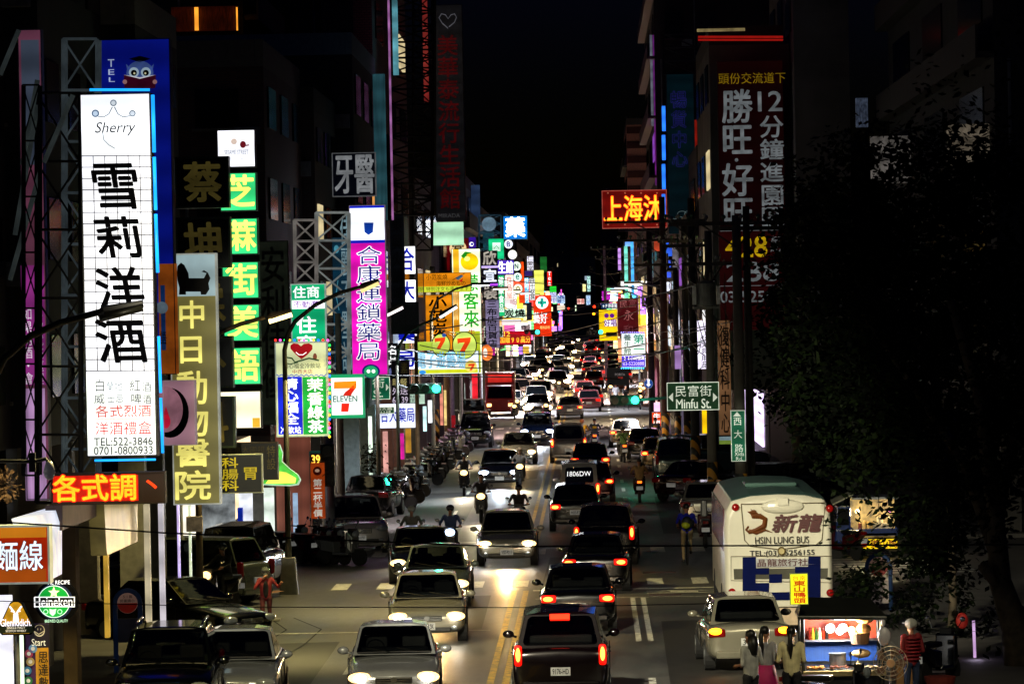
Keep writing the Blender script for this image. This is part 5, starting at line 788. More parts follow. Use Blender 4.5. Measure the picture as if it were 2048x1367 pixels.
# cars driving away
car('dark red sports utility car with a lit high brake light at the bottom edge', 'suv', at(1123, 1402, 4.4), math.pi+.0, '#12060a', tail=1, high=True, plate='9176-HD', name='car')
car('black sedan with glowing red lamps just ahead of the sports utility car', 'sedan', at(1157, 1262, 4.4), math.pi, '#08080c', tail=1, plate='3107-PV', name='car')
car('black sedan with red lamps waiting on the zebra crossing', 'sedan', at(1196, 1182, 4.4), math.pi-.03, '#0b0a0e', tail=1, plate='5582-KS', name='car')
car('dark estate car with red lamps and a shiny roof beyond the zebra crossing', 'suv', at(1214, 1128, 4.4), math.pi-.03, '#0a090c', tail=1, plate='6821-DL', name='car')
car('black hatchback with red lamps directly in front of the white van', 'hatch', at(1152, 1060, 3.8), math.pi, '#0a0b0d', tail=1, plate='4433-RT', name='car')
car('cream white van with large white digits on its rear window', 'van', at(1160, 1030, 3.6), math.pi, '#c8c6b8', tail=1, text_back='1806DW', name='van', cat='van')
car('dark red sedan with orange lit lamp to the right of the white van', 'sedan', at(1184, 1003, 4.4), math.pi, '#3a0a10', tail=1, name='car')
car('dark sedan with pale roof line just ahead of the dark red sedan', 'sedan', at(1181, 955, 4.4), math.pi, '#1a1014', tail=1, name='car')
car('silver estate car with one red lamp beside the centre line in the middle distance', 'mpv', at(1138, 925, 4.5), math.pi, '#9a9ca4', tail=1, name='car')
car('grey car with red lamps right of the dazzling car', 'sedan', at(1140, 838, 4.4), math.pi, '#5a5a68', tail=1, name='car')
car('red car with bright red lamps in the far right lane', 'hatch', at(1170, 800, 3.8), math.pi, '#a01020', tail=1, name='car')
# standing on the right
car('silver gold sedan with glowing orange indicators beside the food cart', 'sedan', at(1490, 1338, 4.4), math.pi+.04, '#a09c88', tail=0, amber=True, plate='3331', name='parked_car')
car('white hatchback with a plate parked beside the striped utility pole', 'hatch', at(1414, 1055, 3.8), math.pi-.03, '#c4c4b8', plate='7981-QU', name='parked_car')
car('dark maroon sedan parked nose in behind the white hatchback', 'sedan', at(1400, 1000, 4.4), math.pi-.5, '#2a0c10', name='parked_car')
car('grey green people carrier parked at the right kerb', 'mpv', at(1351, 964, 4.5), math.pi, '#3a4a44', plate='AEN-7228', name='parked_car')
car('beige saloon parked ahead of the people carrier with a lit left lamp', 'sedan', at(1320, 940, 4.4), math.pi, '#b09a70', tail=1, name='parked_car')
car('black saloon with a pale plate parked near the striped poles', 'sedan', at(1290, 918, 4.4), math.pi, '#0c0e18', plate='6226-UC', name='parked_car')
car('cream saloon driving off beyond the man in the green shirt', 'sedan', at(1252, 894, 4.4), math.pi, '#c8b08a', tail=1, name='car')
car('dark sports utility car parked in the lot behind the bus', 'suv', (G(1555, 985).x, 158), math.pi/2+.2, '#0c1020', name='parked_car')
car('pale blue grey estate parked between the utility poles', 'mpv', (G(1400, 940).x+.5, 190), math.pi/2+.3, '#5a6a80', name='parked_car')
# standing on the left
SUVB = car('shiny black sports utility car with roof rails, bottom edge left', 'suv', at(328, 1454, 4.4), .02, '#070b09', plate='7732-MA', name='parked_car')
for sx_ in (-1, 1): q = MB(); q.tube([(sx_*.56, -.15, 1.66), (sx_*.60, .0, 1.76), (sx_*.60, 1.4, 1.76), (sx_*.56, 1.6, 1.66)], .022, 6); obj('roof_rail', q, CHROME, SUVB, smooth=True)
car('silver sedan parked beside the black sports utility car', 'sedan', at(464, 1424, 4.4), .02, '#b0b6bc', plate='2266-JD', name='parked_car')
car('dark green sedan standing sideways behind the lamp post with the junction box', 'sedan', (-9.25, 99.6), math.radians(52), '#060c0a', name='parked_car')
car('silver green sports utility car standing sideways left of the man in red', 'suv', (G(440, 1232).x-1.35, 113.0), -math.pi/2-.45, '#7c867c', name='parked_car')
car('black van with a rear window reflecting yellow green light', 'mpv', (G(490, 1185).x-.1, 117.5), math.pi-.1, '#08080a', name='parked_van', cat='van')
car('white sports utility car nosing out beside the grey signal pole', 'suv', at(706, 1106, 4.4), .12, '#e8e4e0', plate='AJN-0707', name='parked_car', head=0)
car('black car parked in front of the row of scooters, rear to the viewer', 'hatch', at(746, 1034, 3.8), math.pi-.12, '#060607', name='parked_car')
car('black minivan with gold bumper trim parked at the left kerb', 'mpv', at(951, 895, 4.5), 0, '#0d0c10', plate='AGS-0311', name='parked_van', cat='van')
car('pale estate car parked behind the black minivan', 'mpv', at(946, 858, 4.5), 0, '#8a948c', name='parked_car')
# red box truck
p = at(1000, 832); tr = thing('truck', 'red box truck with a lit front coming along the left lane', 'truck', (p[0], p[1]+2.6, 0))
RDP = paint('#a01018', .35, .1)
q = MB(); q.box((0, 1.0, 1.75), (2.0, 3.4, 2.3)); obj('cargo_box', q, RDP, tr, bevel=.03)
q = MB(); q.add([(-.95, -2.3, .35), (.95, -2.3, .35), (.95, -.75, .35), (-.95, -.75, .35), (-.95, -2.3, 1.15), (.95, -2.3, 1.15), (.85, -1.95, 2.05), (-.85, -1.95, 2.05), (.9, -.75, 2.1), (-.9, -.75, 2.1)], [(0, 1, 5, 4), (4, 5, 6, 7), (7, 6, 8, 9), (0, 4, 7, 9, 3), (1, 2, 8, 6, 5), (2, 3, 9, 8), (0, 3, 2, 1)]); obj('cab', q, RDP, tr, bevel=.04)
q = MB(); q.add([(-.82, -2.3, 1.2), (.82, -2.3, 1.2), (.74, -2.0, 1.95), (-.74, -2.0, 1.95)], [(0, 1, 2, 3)]); obj('windscreen', q, GLASS, tr)
q = MB(); q.box((0, -.80, 2.5), (1.6, .1, .5)); obj('wind_deflector', q, E('#e03028', .6), tr)
for sx in (-1, 1):
    q = MB(); q.box((sx*.72, -2.32, .75), (.3, .08, .2)); obj('headlight', q, HLW, tr, bevel=.02)
    q = MB(); q.box((sx*.98, .9, 2.92), (.05, 3.4, .05)); obj('edge_trim', q, ALU, tr)
    for yy in (-1.6, 1.7): wl = bpy.data.objects.new('wheel', TYM); COL.objects.link(wl); wl.parent = tr; wl.location = (sx*.82, yy, .32)
# ---------------------------------------------------------------- the bus
BUSW = mat('#dcd8c4', .35, 0, 0, .12, 1.2, .5, .3); BROOF = mat('#5a7a72', .3, .1, 0, .2, .8)
bx, by = 4.06, 99.5
bus = thing('bus', 'cream coach with a gold dragon and dark lettering on its rear', 'bus', (bx, by, 0))
W, L_, Hh = 1.2, 10.5, 3.06
def ring(sc, top, x=W): return [(-x*sc, .55), (-x*sc, 2.2), (-x*.97*sc, top-.35), (-x*.86*sc, top-.10), (-x*.5*sc, top), (0, top+.03), (x*.5*sc, top), (x*.86*sc, top-.10), (x*.97*sc, top-.35), (x*sc, 2.2), (x*sc, .55)]
q = MB(); secs = [(0, ring(.93, Hh-.16)), (.10, ring(.99, Hh-.04)), (.5, ring(1, Hh)), (L_-.6, ring(1, Hh)), (L_-.1, ring(.97, Hh-.2)), (L_, ring(.9, Hh-.5))]; n = 11
for yy, rg in secs: q.v += [(x, yy, z) for x, z in rg]
for i in range(len(secs)-1):
    for j in range(n): q.f.append((i*n+j, i*n+(j+1) % n, (i+1)*n+(j+1) % n, (i+1)*n+j)); q.m.append(1 if j in (3, 4, 5, 6) and i >= 1 else 0)
q.f += [tuple(range(n-1, -1, -1)), tuple(range((len(secs)-1)*n, len(secs)*n))]; q.m += [0, 0]
obj('body', q, [BUSW, BROOF], bus, bevel=.04)
bs = by/F; PX = lambda px: (px-1565)*bs; PZ = lambda py: (P(1565, py, by).z)     # rear face measured on the photograph
XX = lambda px, py: P(px, py, by).x-bx
def bpanel(name, pts, y, m, th=.02):
    q = MB(); q.prism([(XX(*p), PZ(p[1])) for p in pts], y-th, y); return obj(name, q, m, bus, bevel=.004)
BLUEB = mat('#0a1a60', .8, 0, .02, .2, 2, .08)
for pts in (((1485, 1112), (1512, 1112), (1512, 1134), (1485, 1134)), ((1485, 1134), (1538, 1134), (1538, 1147), (1485, 1147)), ((1485, 1147), (1511, 1147), (1511, 1164), (1485, 1164)), ((1485, 1164), (1538, 1164), (1538, 1199), (1485, 1199)), ((1538, 1147), (1564, 1147), (1564, 1164), (1538, 1164)), ((1590, 1130), (1641, 1128), (1641, 1200), (1590, 1200)), ((1538, 1183), (1590, 1183), (1590, 1199), (1538, 1199)), ((1617, 1113), (1641, 1113), (1641, 1128), (1617, 1128))): bpanel('livery_block', pts, -.016, BLUEB, .012)
bpanel('rear_window', ((1467, 1135), (1656, 1137), (1655, 1158), (1468, 1156)), -.004, mat('#57564c', .15, 0, 0, .3, 2), .01)
bpanel('name_board', ((1512, 1115), (1616, 1117), (1616, 1133), (1512, 1132)), -.034, mat('#d8d8d0', .5, 0, .15))
q = MB()
def outline(pts, r=.012, y=-.02): q.tube([(XX(*p), y, PZ(p[1])) for p in pts], r, 5)
outline([(1482, 1006), (1650, 1006), (1644, 1080), (1632, 1090), (1560, 1098), (1500, 1090), (1489, 1078), (1482, 1006)]); outline([(1462, 1110), (1664, 1113), (1662, 1166), (1462, 1158), (1462, 1110)], .008)
obj('hatch_seam', q, mat('#6a6048', .6), bus)
q = MB(); q.sph((XX(1565, 1012), -.03, PZ(1012)), (.48, .10, .16), 16, 8); q.box((XX(1565, 1000), -.10, PZ(1002)), (.24, .16, .16)); obj('rear_spoiler', q, BUSW, bus, smooth=False)
def btext(s, b, m, mode='h', bold=.02, sh=0, y=-.05):
    q = MB(); text(q, s, XX(b[0], b[3]), PZ(b[3]), XX(b[2], b[1]), PZ(b[1]), y, mode, bold, sh); obj('lettering', q, m, bus)
MR = mat('#4a0c0c', .5); btext('新龍', (1545, 1028, 1645, 1066), MR, 'h', .05, .22); btext('HSIN LUNG BUS', (1510, 1072, 1618, 1086), mat('#2a2410', .5), 'f', .025); btext('TEL:(03)  5256155', (1499, 1099, 1629, 1113), mat('#15120c', .5), 'f', .02); btext('晶龍旅行社', (1513, 1116, 1616, 1132), MR, 'h', .03, 0, -.06); btext('新竹', (1570, 1224, 1590, 1233), K)
q = MB(); dr = [(1497, 1050), (1492, 1057), (1498, 1062), (1512, 1058), (1528, 1050), (1530, 1036), (1520, 1030), (1505, 1030), (1500, 1024), (1508, 1022), (1516, 1026)]
q.tube([(XX(*p), -.03, PZ(p[1])) for p in dr], [.02, .03, .045, .05, .06, .06, .06, .055, .07, .06, .01], 6); dr = [(1498, 1058), (1512, 1064), (1530, 1058), (1545, 1064)]; q.tube([(XX(*p), -.03, PZ(p[1])) for p in dr], [.03, .04, .025, .005], 6)
for x0, y0 in ((1500, 1024), (1506, 1020), (1512, 1021)): q.tube([(XX(x0, y0), -.03, PZ(y0)), (XX(x0-5, y0-4), -.03, PZ(y0-4))], [.02, .004], 5)
obj('dragon_emblem', q, mat('#8a4a14', .5, 0, .04), bus)
q = MB(); q.prism([(XX(1563, 1103)+.09*math.cos(i*math.pi/8), PZ(1101)+.1*math.sin(i*math.pi/8)) for i in range(16)], -.06, -.02); obj('badge', q, mat('#6a5a30', .3, .6), bus)
q = MB(); q.prism([(XX(1563, 1103)+.06*math.cos(i*math.pi/8), PZ(1101)+.065*math.sin(i*math.pi/8)) for i in range(16)], -.07, -.055); obj('badge', q, mat('#c8b880', .4), bus)
for px, py in ((1471, 1012), (1659, 1018), (1464, 1181), (1660, 1186), (1464, 1200), (1660, 1206)):
    q = MB(); q.sph((XX(px, py), -.03, PZ(py)), (.085, .05, .085), 12, 8); obj('tail_light', q, mat('#b01410', .15, 0, .12), bus, smooth=True)
bpanel('bumper', ((1452, 1212), (1672, 1216), (1670, 1250), (1452, 1246)), -.03, mat('#d0b898', .4, 0, 0), .05)
q = MB(); q.box((-.3, -.04, .62), (.36, .02, .15)); obj('number_plate', q, PLATE, bus)
for i in range(6): q = MB(); q.box((-W*.985, 1.2+i*1.55, 2.25), (.04, 1.45, .95)); obj('side_window', q, mat('#7a4a50', .1, 0, .04, .3, 2), bus); q = MB(); q.box((W*.985, 1.2+i*1.55, 2.25), (.04, 1.45, .95)); obj('side_window', q, GLASS, bus)
for sx in (-1, 1):
    for yy in (2.4, 8.2): q = MB(); q.tube([(sx*(W-.28), yy, .48), (sx*(W+.01), yy, .48)], .48, 22); obj('wheel', q, RUBBER, bus)
    q = MB(); q.box((sx*(W+.18), L_-.3, 2.3), (.16, .1, .42)); obj('mirror', q, BLACK, bus, bevel=.03)
q = MB(); q.box((0, 4.5, Hh+.05), (1.2, 1.6, .1)); obj('air_conditioner', q, BROOF, bus, bevel=.05)

# ================================================================ scooters
SCM = {}
def scooter(label, loc, rz, col='#15161a', head=0, tail=0, group=None, cat='scooter', beam=0, bc=(1, .62, .28), simple=False, bright=None):
    """front towards -Y"""
    k = ('s',); t = thing('scooter', label, cat, (loc[0], loc[1], 0), rz, group)
    if k not in SCM:
        D = {}
        q = MB(); q.add([(-.16, -.52, .38), (.16, -.52, .38), (.24, -.40, .55), (-.24, -.40, .55), (-.22, -.40, .98), (.22, -.40, .98), (-.16, -.56, .80), (.16, -.56, .80), (-.2, -.32, .40), (.2, -.32, .40), (-.2, -.34, .95), (.2, -.34, .95)], [(0, 1, 7, 6), (6, 7, 5, 4), (0, 6, 4, 3), (1, 2, 5, 7), (4, 5, 11, 10), (10, 11, 9, 8), (3, 4, 10, 8), (2, 9, 11, 5), (0, 3, 8), (1, 9, 2)])
        q.box((0, -.08, .34), (.36, .56, .08)); D['front_shield'] = q
        q = MB(); q.add([(-.15, .12, .36), (.15, .12, .36), (.17, .15, .68), (-.17, .15, .68), (-.2, .55, .42), (.2, .55, .42), (.2, .6, .74), (-.2, .6, .74), (-.09, .95, .72), (.09, .95, .72), (.08, .95, .84), (-.08, .95, .84)], [(0, 1, 2, 3), (0, 3, 7, 4), (1, 5, 6, 2), (3, 2, 6, 7), (4, 7, 11, 8), (5, 9, 10, 6), (7, 6, 10, 11), (8, 11, 10, 9), (4, 8, 9, 5), (0, 4, 5, 1)]); D['rear_body'] = q
        q = MB(); q.box((0, .45, .80), (.28, .78, .10)); D['seat'] = q
        q = MB(); q.tube([(-.34, -.30, 1.05), (-.12, -.38, 1.02), (.12, -.38, 1.02), (.34, -.30, 1.05)], .022, 6); q.box((0, -.42, 1.0), (.24, .12, .12)); q.tube([(0, -.4, .98), (0, -.62, .3)], .03, 6); D['handlebar'] = q
        q = MB(); q.sph((0, -.55, .90), (.145, .075, .105), 10, 8); D['headlight'] = q
        q = MB(); q.box((0, .96, .78), (.16, .06, .08)); D['tail_light'] = q
        q = MB(); q.box((0, .98, .56), (.24, .02, .13)); D['number_plate'] = q
        for nm, x in (('mirror_a', -1), ('mirror_b', 1)): q = MB(); q.tube([(x*.26, -.33, 1.06), (x*.34, -.36, 1.2)], .008, 4); q.sph((x*.36, -.36, 1.24), (.06, .02, .05), 8, 6); D[nm] = q
        for nm, y in (('w0', -.68), ('w1', .62)): q = MB(); q.tube([(-.05, y, .25), (.05, y, .25)], .25, 16); D[nm] = q
        q = MB(); q.box((0, -.68, .5), (.12, .34, .04)); D['mudguard'] = q
        SCM[k] = D
    D = SCM[k]; pm = paint(col)
    M_ = dict(front_shield=pm, rear_body=pm, seat=BLACK, handlebar=DARK, headlight=(HLB if bright == 'blue' else HLW) if head else HOFF, tail_light=TLO if tail else TOFF, number_plate=PLATE, mudguard=pm)
    for nm, q in D.items():
        key = ('sm', nm, M_[nm].name if nm in M_ else nm)
        if key not in SCM: SCM[key] = q.mesh(nm, M_.get(nm, CHROME if nm.startswith('mirror') else RUBBER))
        o = bpy.data.objects.new({'mirror_a': 'mirror', 'mirror_b': 'mirror', 'w0': 'wheel', 'w1': 'wheel'}.get(nm, nm), SCM[key]); COL.objects.link(o); o.parent = t
        if nm in ('front_shield', 'rear_body', 'seat'): b = o.modifiers.new('b', 'BEVEL'); b.width = .03; b.segments = 2
    if beam: lamp('headlamp_beam', 'SPOT', (0, -.72, .92), beam, bc, t, .06, math.radians(70), (math.radians(80), 0, math.radians(180)), .8)
    return t
# the far traffic
fa = car('small far car with lit headlights coming down the crowded road', 'sedan', (-3.6, 300), 0, '#b0a8a0', head=1, simple=True, name='far_car', group='far cars with lit headlights', bright=None)
fb = car('small far car with lit tail lights driving away down the crowded road', 'hatch', (-.2, 310), math.pi, '#8a4a50', tail=1, simple=True, name='far_car', group='far cars with lit tail lights')
fa2 = car('small far pale car with lit headlights coming down the crowded road', 'suv', (-6.2, 306), 0, '#b8b4a8', head=1, simple=True, name='far_car', group='far pale cars with lit headlights')
for o_ in (fa, fa2):
    for ch in o_.children:
        if ch.name.startswith('headlight'): pass
rnd = random.Random(3); y = 318
while y < 900:
    for lane in (-3.7, -6.2):
        if rnd.random() < .8: dup(fa if rnd.random() < .5 else fa2, (lane+rnd.uniform(-.9, .9), y+rnd.uniform(-5, 5), 0), rnd.uniform(-.12, .12))
    y += rnd.uniform(9, 15)*(1+y/1500)
for i in range(44):
    if i == 0: fs = scooter('small far scooter with a lit headlight among the cars', (-5, 290), 0, '#30303a', 1, group='far scooters with lit headlights'); KC.pop(fs.name, None)
    else: dup(fs, (rnd.choice((-2.7, -5.0, -7.2, 3.6, 1.3))+rnd.uniform(-.5, .5), 285+i*9+rnd.uniform(-5, 5), 0))
y = 325
while y < 850:
    for lane in (.0, 2.6):
        if rnd.random() < .6: dup(fb, (lane+rnd.uniform(-.8, .8), y+rnd.uniform(-3, 3), 0), math.pi)
    y += rnd.uniform(12, 20)*(1+y/1500)
for i, (x, y) in enumerate(((-4, 300), (-6, 330), (-4, 365), (-6, 400), (-4, 450), (-5, 520), (-4, 600), (-4, 700))): lamp('headlamp_beam', 'SPOT', (x, y, .8), 12000, (1, .66, .36), None, .15, math.radians(46), (math.radians(78), 0, math.radians(180)), .8)
rnd = random.Random(5); SCC = ['#14151a', '#3a0e14', '#1a2a3a', '#8a8e90', '#0e0e10', '#40464a', '#5a0e12']
GR1 = 'scooters parked in a slanting row at the left kerb'
for i in range(17):
    y = 164+i*5.2*(1+i*.012); px = 7.05-.0068*(y-164); s1 = 1
    scooter('dark scooter parked in the slanting row along the left kerb', (-px-.25+rnd.uniform(-.15, .15), y), math.radians(58+rnd.uniform(-8, 8)), SCC[i % 7], group=GR1)
GR2 = 'scooters parked at the far street corner'
for i in range(6): scooter('dark scooter in the cluster parked beside the grey signal pole', (-8.9+i*.32+rnd.uniform(-.1, .1), 131.5-i*.55+rnd.uniform(-.3, .3)), math.radians(60+rnd.uniform(-15, 15)), SCC[(i*2) % 7], group=GR2)
p = at(1412, 1096); scooter('dark red scooter with a pale plate parked behind the bus mirror', (p[0], p[1]+.9), math.pi, '#4a0c14', tail=0)
p = G(1690, 1122); scooter('red motor scooter with a pale plate in front of the blue truck', (p.x, p.y+.8), math.pi+.6, '#6a0c14')
p = P(1868, 1320, 84); scooter('dark scooter parked behind the woman in the red vest', (p.x+.15, p.y+1), math.pi-.5, '#0c1018')
p = P(1680, 1400, 77.3); scooter('black scooter parked in front of the food cart at the bottom edge', (p.x-.05, 77.6), math.pi/2-.3, '#0a0a0c')
RIDERS = []
for lab, px, py, rz, col, hd, tl, br in (('scooter with an orange white headlight, rider in dark clothes, near the white sedan', 928, 992, 0, '#202024', 1, 0, None), ('scooter with a headlight closest to the silver hatchback on its left', 962, 1046, 0, '#18181c', 1, 0, None), ('scooter with a large glowing yellow headlight left of the centre line', 1040, 978, 0, '#2a2620', 1, 0, None),
  ('scooter with a dazzling blue white headlight behind the dark saloon', 900, 1128, 0, '#101420', 1, 0, 'blue'), ('scooter with a small pink white headlight left of the dazzling one', 822, 1130, 0, '#181014', 1, 0, None), ('scooter following right behind the silver hatchback', 1038, 1076, 0, '#141418', 0, 0, None),
  ('scooter with an orange tail lamp ridden by the man in the tan shirt', 1280, 1006, math.pi, '#241014', 0, 1, None), ('scooter ridden by the man in the light green shirt', 1246, 925, math.pi+.1, '#b8b8b0', 0, 1, None), ('scooter ridden by the person in the yellow shirt', 1165, 905, math.pi, '#3a1014', 0, 1, None), ('scooter ridden by the person with the yellow print on a dark shirt', 1190, 902, math.pi, '#141420', 0, 1, None),
  ('scooter with a white lamp turning in front of the silver green car at the left', 432, 1226, -.5, '#0e0e10', 1, 0, None)):
    p = G(px, py); y = p.y+(.9 if abs(rz) < 1 else 1.0); scooter(lab, (p.x, y), rz, col, hd, tl, beam=(260 if rz > -.3 else 20)*hd*(2 if br else 1), bc=(.7, .8, 1) if br else (1, .8, .5), bright=br); RIDERS.append((p.x, y, rz))
# ================================================================ people (front towards -Y)
def mirror(d): 
    o = {}
    for k, v in d.items(): o[k] = v
    return o
POSES = dict(
 stand=dict(pel=(0, 0, .95), che=(0, 0, 1.28), nec=(0, .01, 1.47), hea=(0, -.01, 1.60), sl=(-.18, 0, 1.41), sr=(.18, 0, 1.41), el=(-.24, .03, 1.13), er=(.24, .03, 1.13), wl=(-.25, -.05, .88), wr=(.25, -.05, .88), hl=(-.09, 0, .90), hr=(.09, 0, .90), kl=(-.10, -.02, .49), kr=(.10, -.02, .49), al=(-.10, .02, .09), ar=(.10, .02, .09)),
 hold=dict(el=(-.23, .04, 1.14), er=(.23, .04, 1.14), wl=(-.12, -.22, 1.10), wr=(.12, -.22, 1.10)),
 mask=dict(el=(-.30, -.10, 1.18), wl=(-.06, -.20, 1.46), er=(.34, -.02, 1.20), wr=(.40, -.16, 1.30), kl=(-.10, -.10, .49), al=(-.10, -.12, .09), kr=(.10, .04, .50), ar=(.10, .16, .12)),
 walk=dict(el=(-.24, -.08, 1.14), wl=(-.23, -.24, .96), er=(.24, .10, 1.14), wr=(.24, .06, .88), kl=(-.09, .02, .50), al=(-.09, .20, .14), kr=(.09, -.14, .50), ar=(.09, -.20, .09)),
 ride=dict(pel=(0, .36, .88), che=(0, .27, 1.18), nec=(0, .22, 1.36), hea=(0, .18, 1.50), sl=(-.19, .25, 1.31), sr=(.19, .25, 1.31), el=(-.30, .04, 1.12), er=(.30, .04, 1.12), wl=(-.28, -.24, 1.08), wr=(.28, -.24, 1.08), hl=(-.10, .34, .86), hr=(.10, .34, .86), kl=(-.18, -.08, .84), kr=(.18, -.08, .84), al=(-.13, -.02, .44), ar=(.13, -.02, .44)),
 foot=dict(pel=(0, .36, .88), che=(0, .30, 1.18), nec=(0, .27, 1.37), hea=(0, .24, 1.51), sl=(-.19, .29, 1.32), sr=(.19, .29, 1.32), el=(-.29, .10, 1.10), er=(.29, .10, 1.10), wl=(-.28, -.22, 1.08), wr=(.28, -.22, 1.08), hl=(-.10, .34, .86), hr=(.10, .34, .86), kl=(-.26, .12, .52), kr=(.18, -.08, .84), al=(-.32, .16, .08), ar=(.13, -.02, .44)),
 cycle=dict(pel=(0, .28, .98), che=(0, .10, 1.26), nec=(0, -.02, 1.42), hea=(0, -.08, 1.55), sl=(-.19, .04, 1.37), sr=(.19, .04, 1.37), el=(-.27, -.14, 1.16), er=(.27, -.14, 1.16), wl=(-.24, -.36, 1.06), wr=(.24, -.36, 1.06), hl=(-.09, .27, .94), hr=(.09, .27, .94), kl=(-.11, -.08, .72), kr=(.11, .0, .56), al=(-.10, .06, .38), ar=(.10, .12, .14)))
PG = {}
def body_geo(pose, slim, vox):
    key = (pose, slim, vox)
    if key in PG: return PG[key]
    J = dict(POSES['stand']); J.update(POSES[pose]); J = {k: Vector(v) for k, v in J.items()}
    bones = []                                   # a, b, ra, rb, tag
    def bone(a, b, ra, rb, t): bones.append((J[a] if isinstance(a, str) else Vector(a), J[b] if isinstance(b, str) else Vector(b), ra, rb, t))
    k = slim
    up = (J['che']-J['pel']).normalized(); lat = (J['sr']-J['sl']).normalized(); fw = lat.cross(up) if lat.cross(up).y < 0 else -lat.cross(up)
    for s_, hip, kn, an in ((-1, 'hl', 'kl', 'al'), (1, 'hr', 'kr', 'ar')):
        bone(hip, kn, .092*k, .062*k, 'leg'); bone(kn, an, .058*k, .042*k, 'leg'); toe = J[an]+Vector((s_*.03, -.15, -.055)); bone(J[an]+Vector((0, .03, -.045)), toe, .045, .035, 'shoe'); bone(hip, 'pel', .10*k, .11*k, 'leg')
    for s_ in (-1, 1):
        bone(J['pel']+lat*s_*.05, J['che']+lat*s_*.07, .105*k, .118*k, 'top'); bone(J['che']+lat*s_*.07, (J['sr'] if s_ > 0 else J['sl'])-lat*s_*.03, .115*k, .075*k, 'top')
    bone('pel', 'che', .12*k, .13*k, 'top'); bone('che', J['nec']-up*.05, .12*k, .07*k, 'top'); bone(J['nec']-up*.05, 'hea', .05, .05, 'skin')
    for s_, sh, el, wr in ((-1, 'sl', 'el', 'wl'), (1, 'sr', 'er', 'wr')):
        bone(sh, el, .056*k, .043*k, 'sleeve'); bone(el, wr, .040*k, .029*k, 'arm')
        d = (J[wr]-J[el]).normalized(); side = d.cross(Vector((0, 0, 1)));  side = side.normalized() if side.length > .2 else lat; nn = side.cross(d)
        palm = J[wr]+d*.075; bone(J[wr], palm, .030, .034, 'skin')
        for fi, (off, ln) in enumerate(((-.030, .058), (-.010, .074), (.011, .070), (.031, .054))):
            b0 = palm+side*off; b1 = b0+d*ln*.55-nn*.006; b2 = b1+d*ln*.35-nn*ln*.45; bone(b0, b1, .0095, .009, 'skin'); bone(b1, b2, .009, .008, 'skin')
        t0 = J[wr]+d*.025-side*.026*s_; t1 = t0+d*.035-side*.028*s_; bone(t0, t1, .012, .010, 'skin'); bone(t1, t1+d*.028-nn*.012, .010, .009, 'skin')
    h = J['hea']; hf = Vector((0, -1, -.05))
    q = MB()
    for a, b, ra, rb, t in bones: q.tube([a, a.lerp(b, .5), b], [ra, (ra+rb)/2, rb], 10); q.sph(a, ra, 10, 8); q.sph(b, rb, 10, 8)
    q.sph(h+Vector((0, .01, .03)), (.078, .098, .105), 16, 12); q.sph(h+Vector((0, -.03, -.055)), (.055, .06, .065), 12, 10); q.sph(h+Vector((0, -.10, -.005)), (.013, .02, .025), 8, 6)
    for s_ in (-1, 1): q.sph(h+Vector((s_*.08, .01, 0)), (.012, .022, .032), 8, 6)
    q.sph(h+Vector((0, -.088, -.062)), (.024, .012, .009), 8, 6)
    hb = [(h, h+Vector((0, 0, .01)), .09, .1, 'skin')]
    o = bpy.data.objects.new('tmp', q.mesh('tmp', SKIN)); COL.objects.link(o)
    m = o.modifiers.new('r', 'REMESH'); m.mode = 'VOXEL'; m.voxel_size = vox; m = o.modifiers.new('s', 'SMOOTH'); m.factor = .5; m.iterations = 2
    bpy.context.view_layer.update(); ev = o.evaluated_get(bpy.context.evaluated_depsgraph_get()); me = ev.to_mesh()
    v = np.zeros(len(me.vertices)*3); me.vertices.foreach_get('co', v); v = v.reshape(-1, 3); f = [tuple(p.vertices) for p in me.polygons]; ev.to_mesh_clear(); bpy.data.objects.remove(o)
    cen = np.array([v[list(p)].mean(0) for p in f]); best = np.full(len(f), 9.0); tg = np.zeros(len(f), int); names = ['skin', 'top', 'sleeve', 'arm', 'leg', 'shoe']
    for a, b, ra, rb, t in bones+hb:
        a, b = np.array(a), np.array(b); d = b-a; L = max(1e-9, d@d); u = np.clip(((cen-a)@d)/L, 0, 1); dist = np.linalg.norm(cen-a-u[:, None]*d, axis=1)-(ra+(rb-ra)*u); mm = dist < best; best[mm] = dist[mm]; tg[mm] = names.index(t)
    PG[key] = (v, f, tg, J); return PG[key]
SKIN = mat('#a8765a', .5); HAIR = mat('#0a0808', .45)
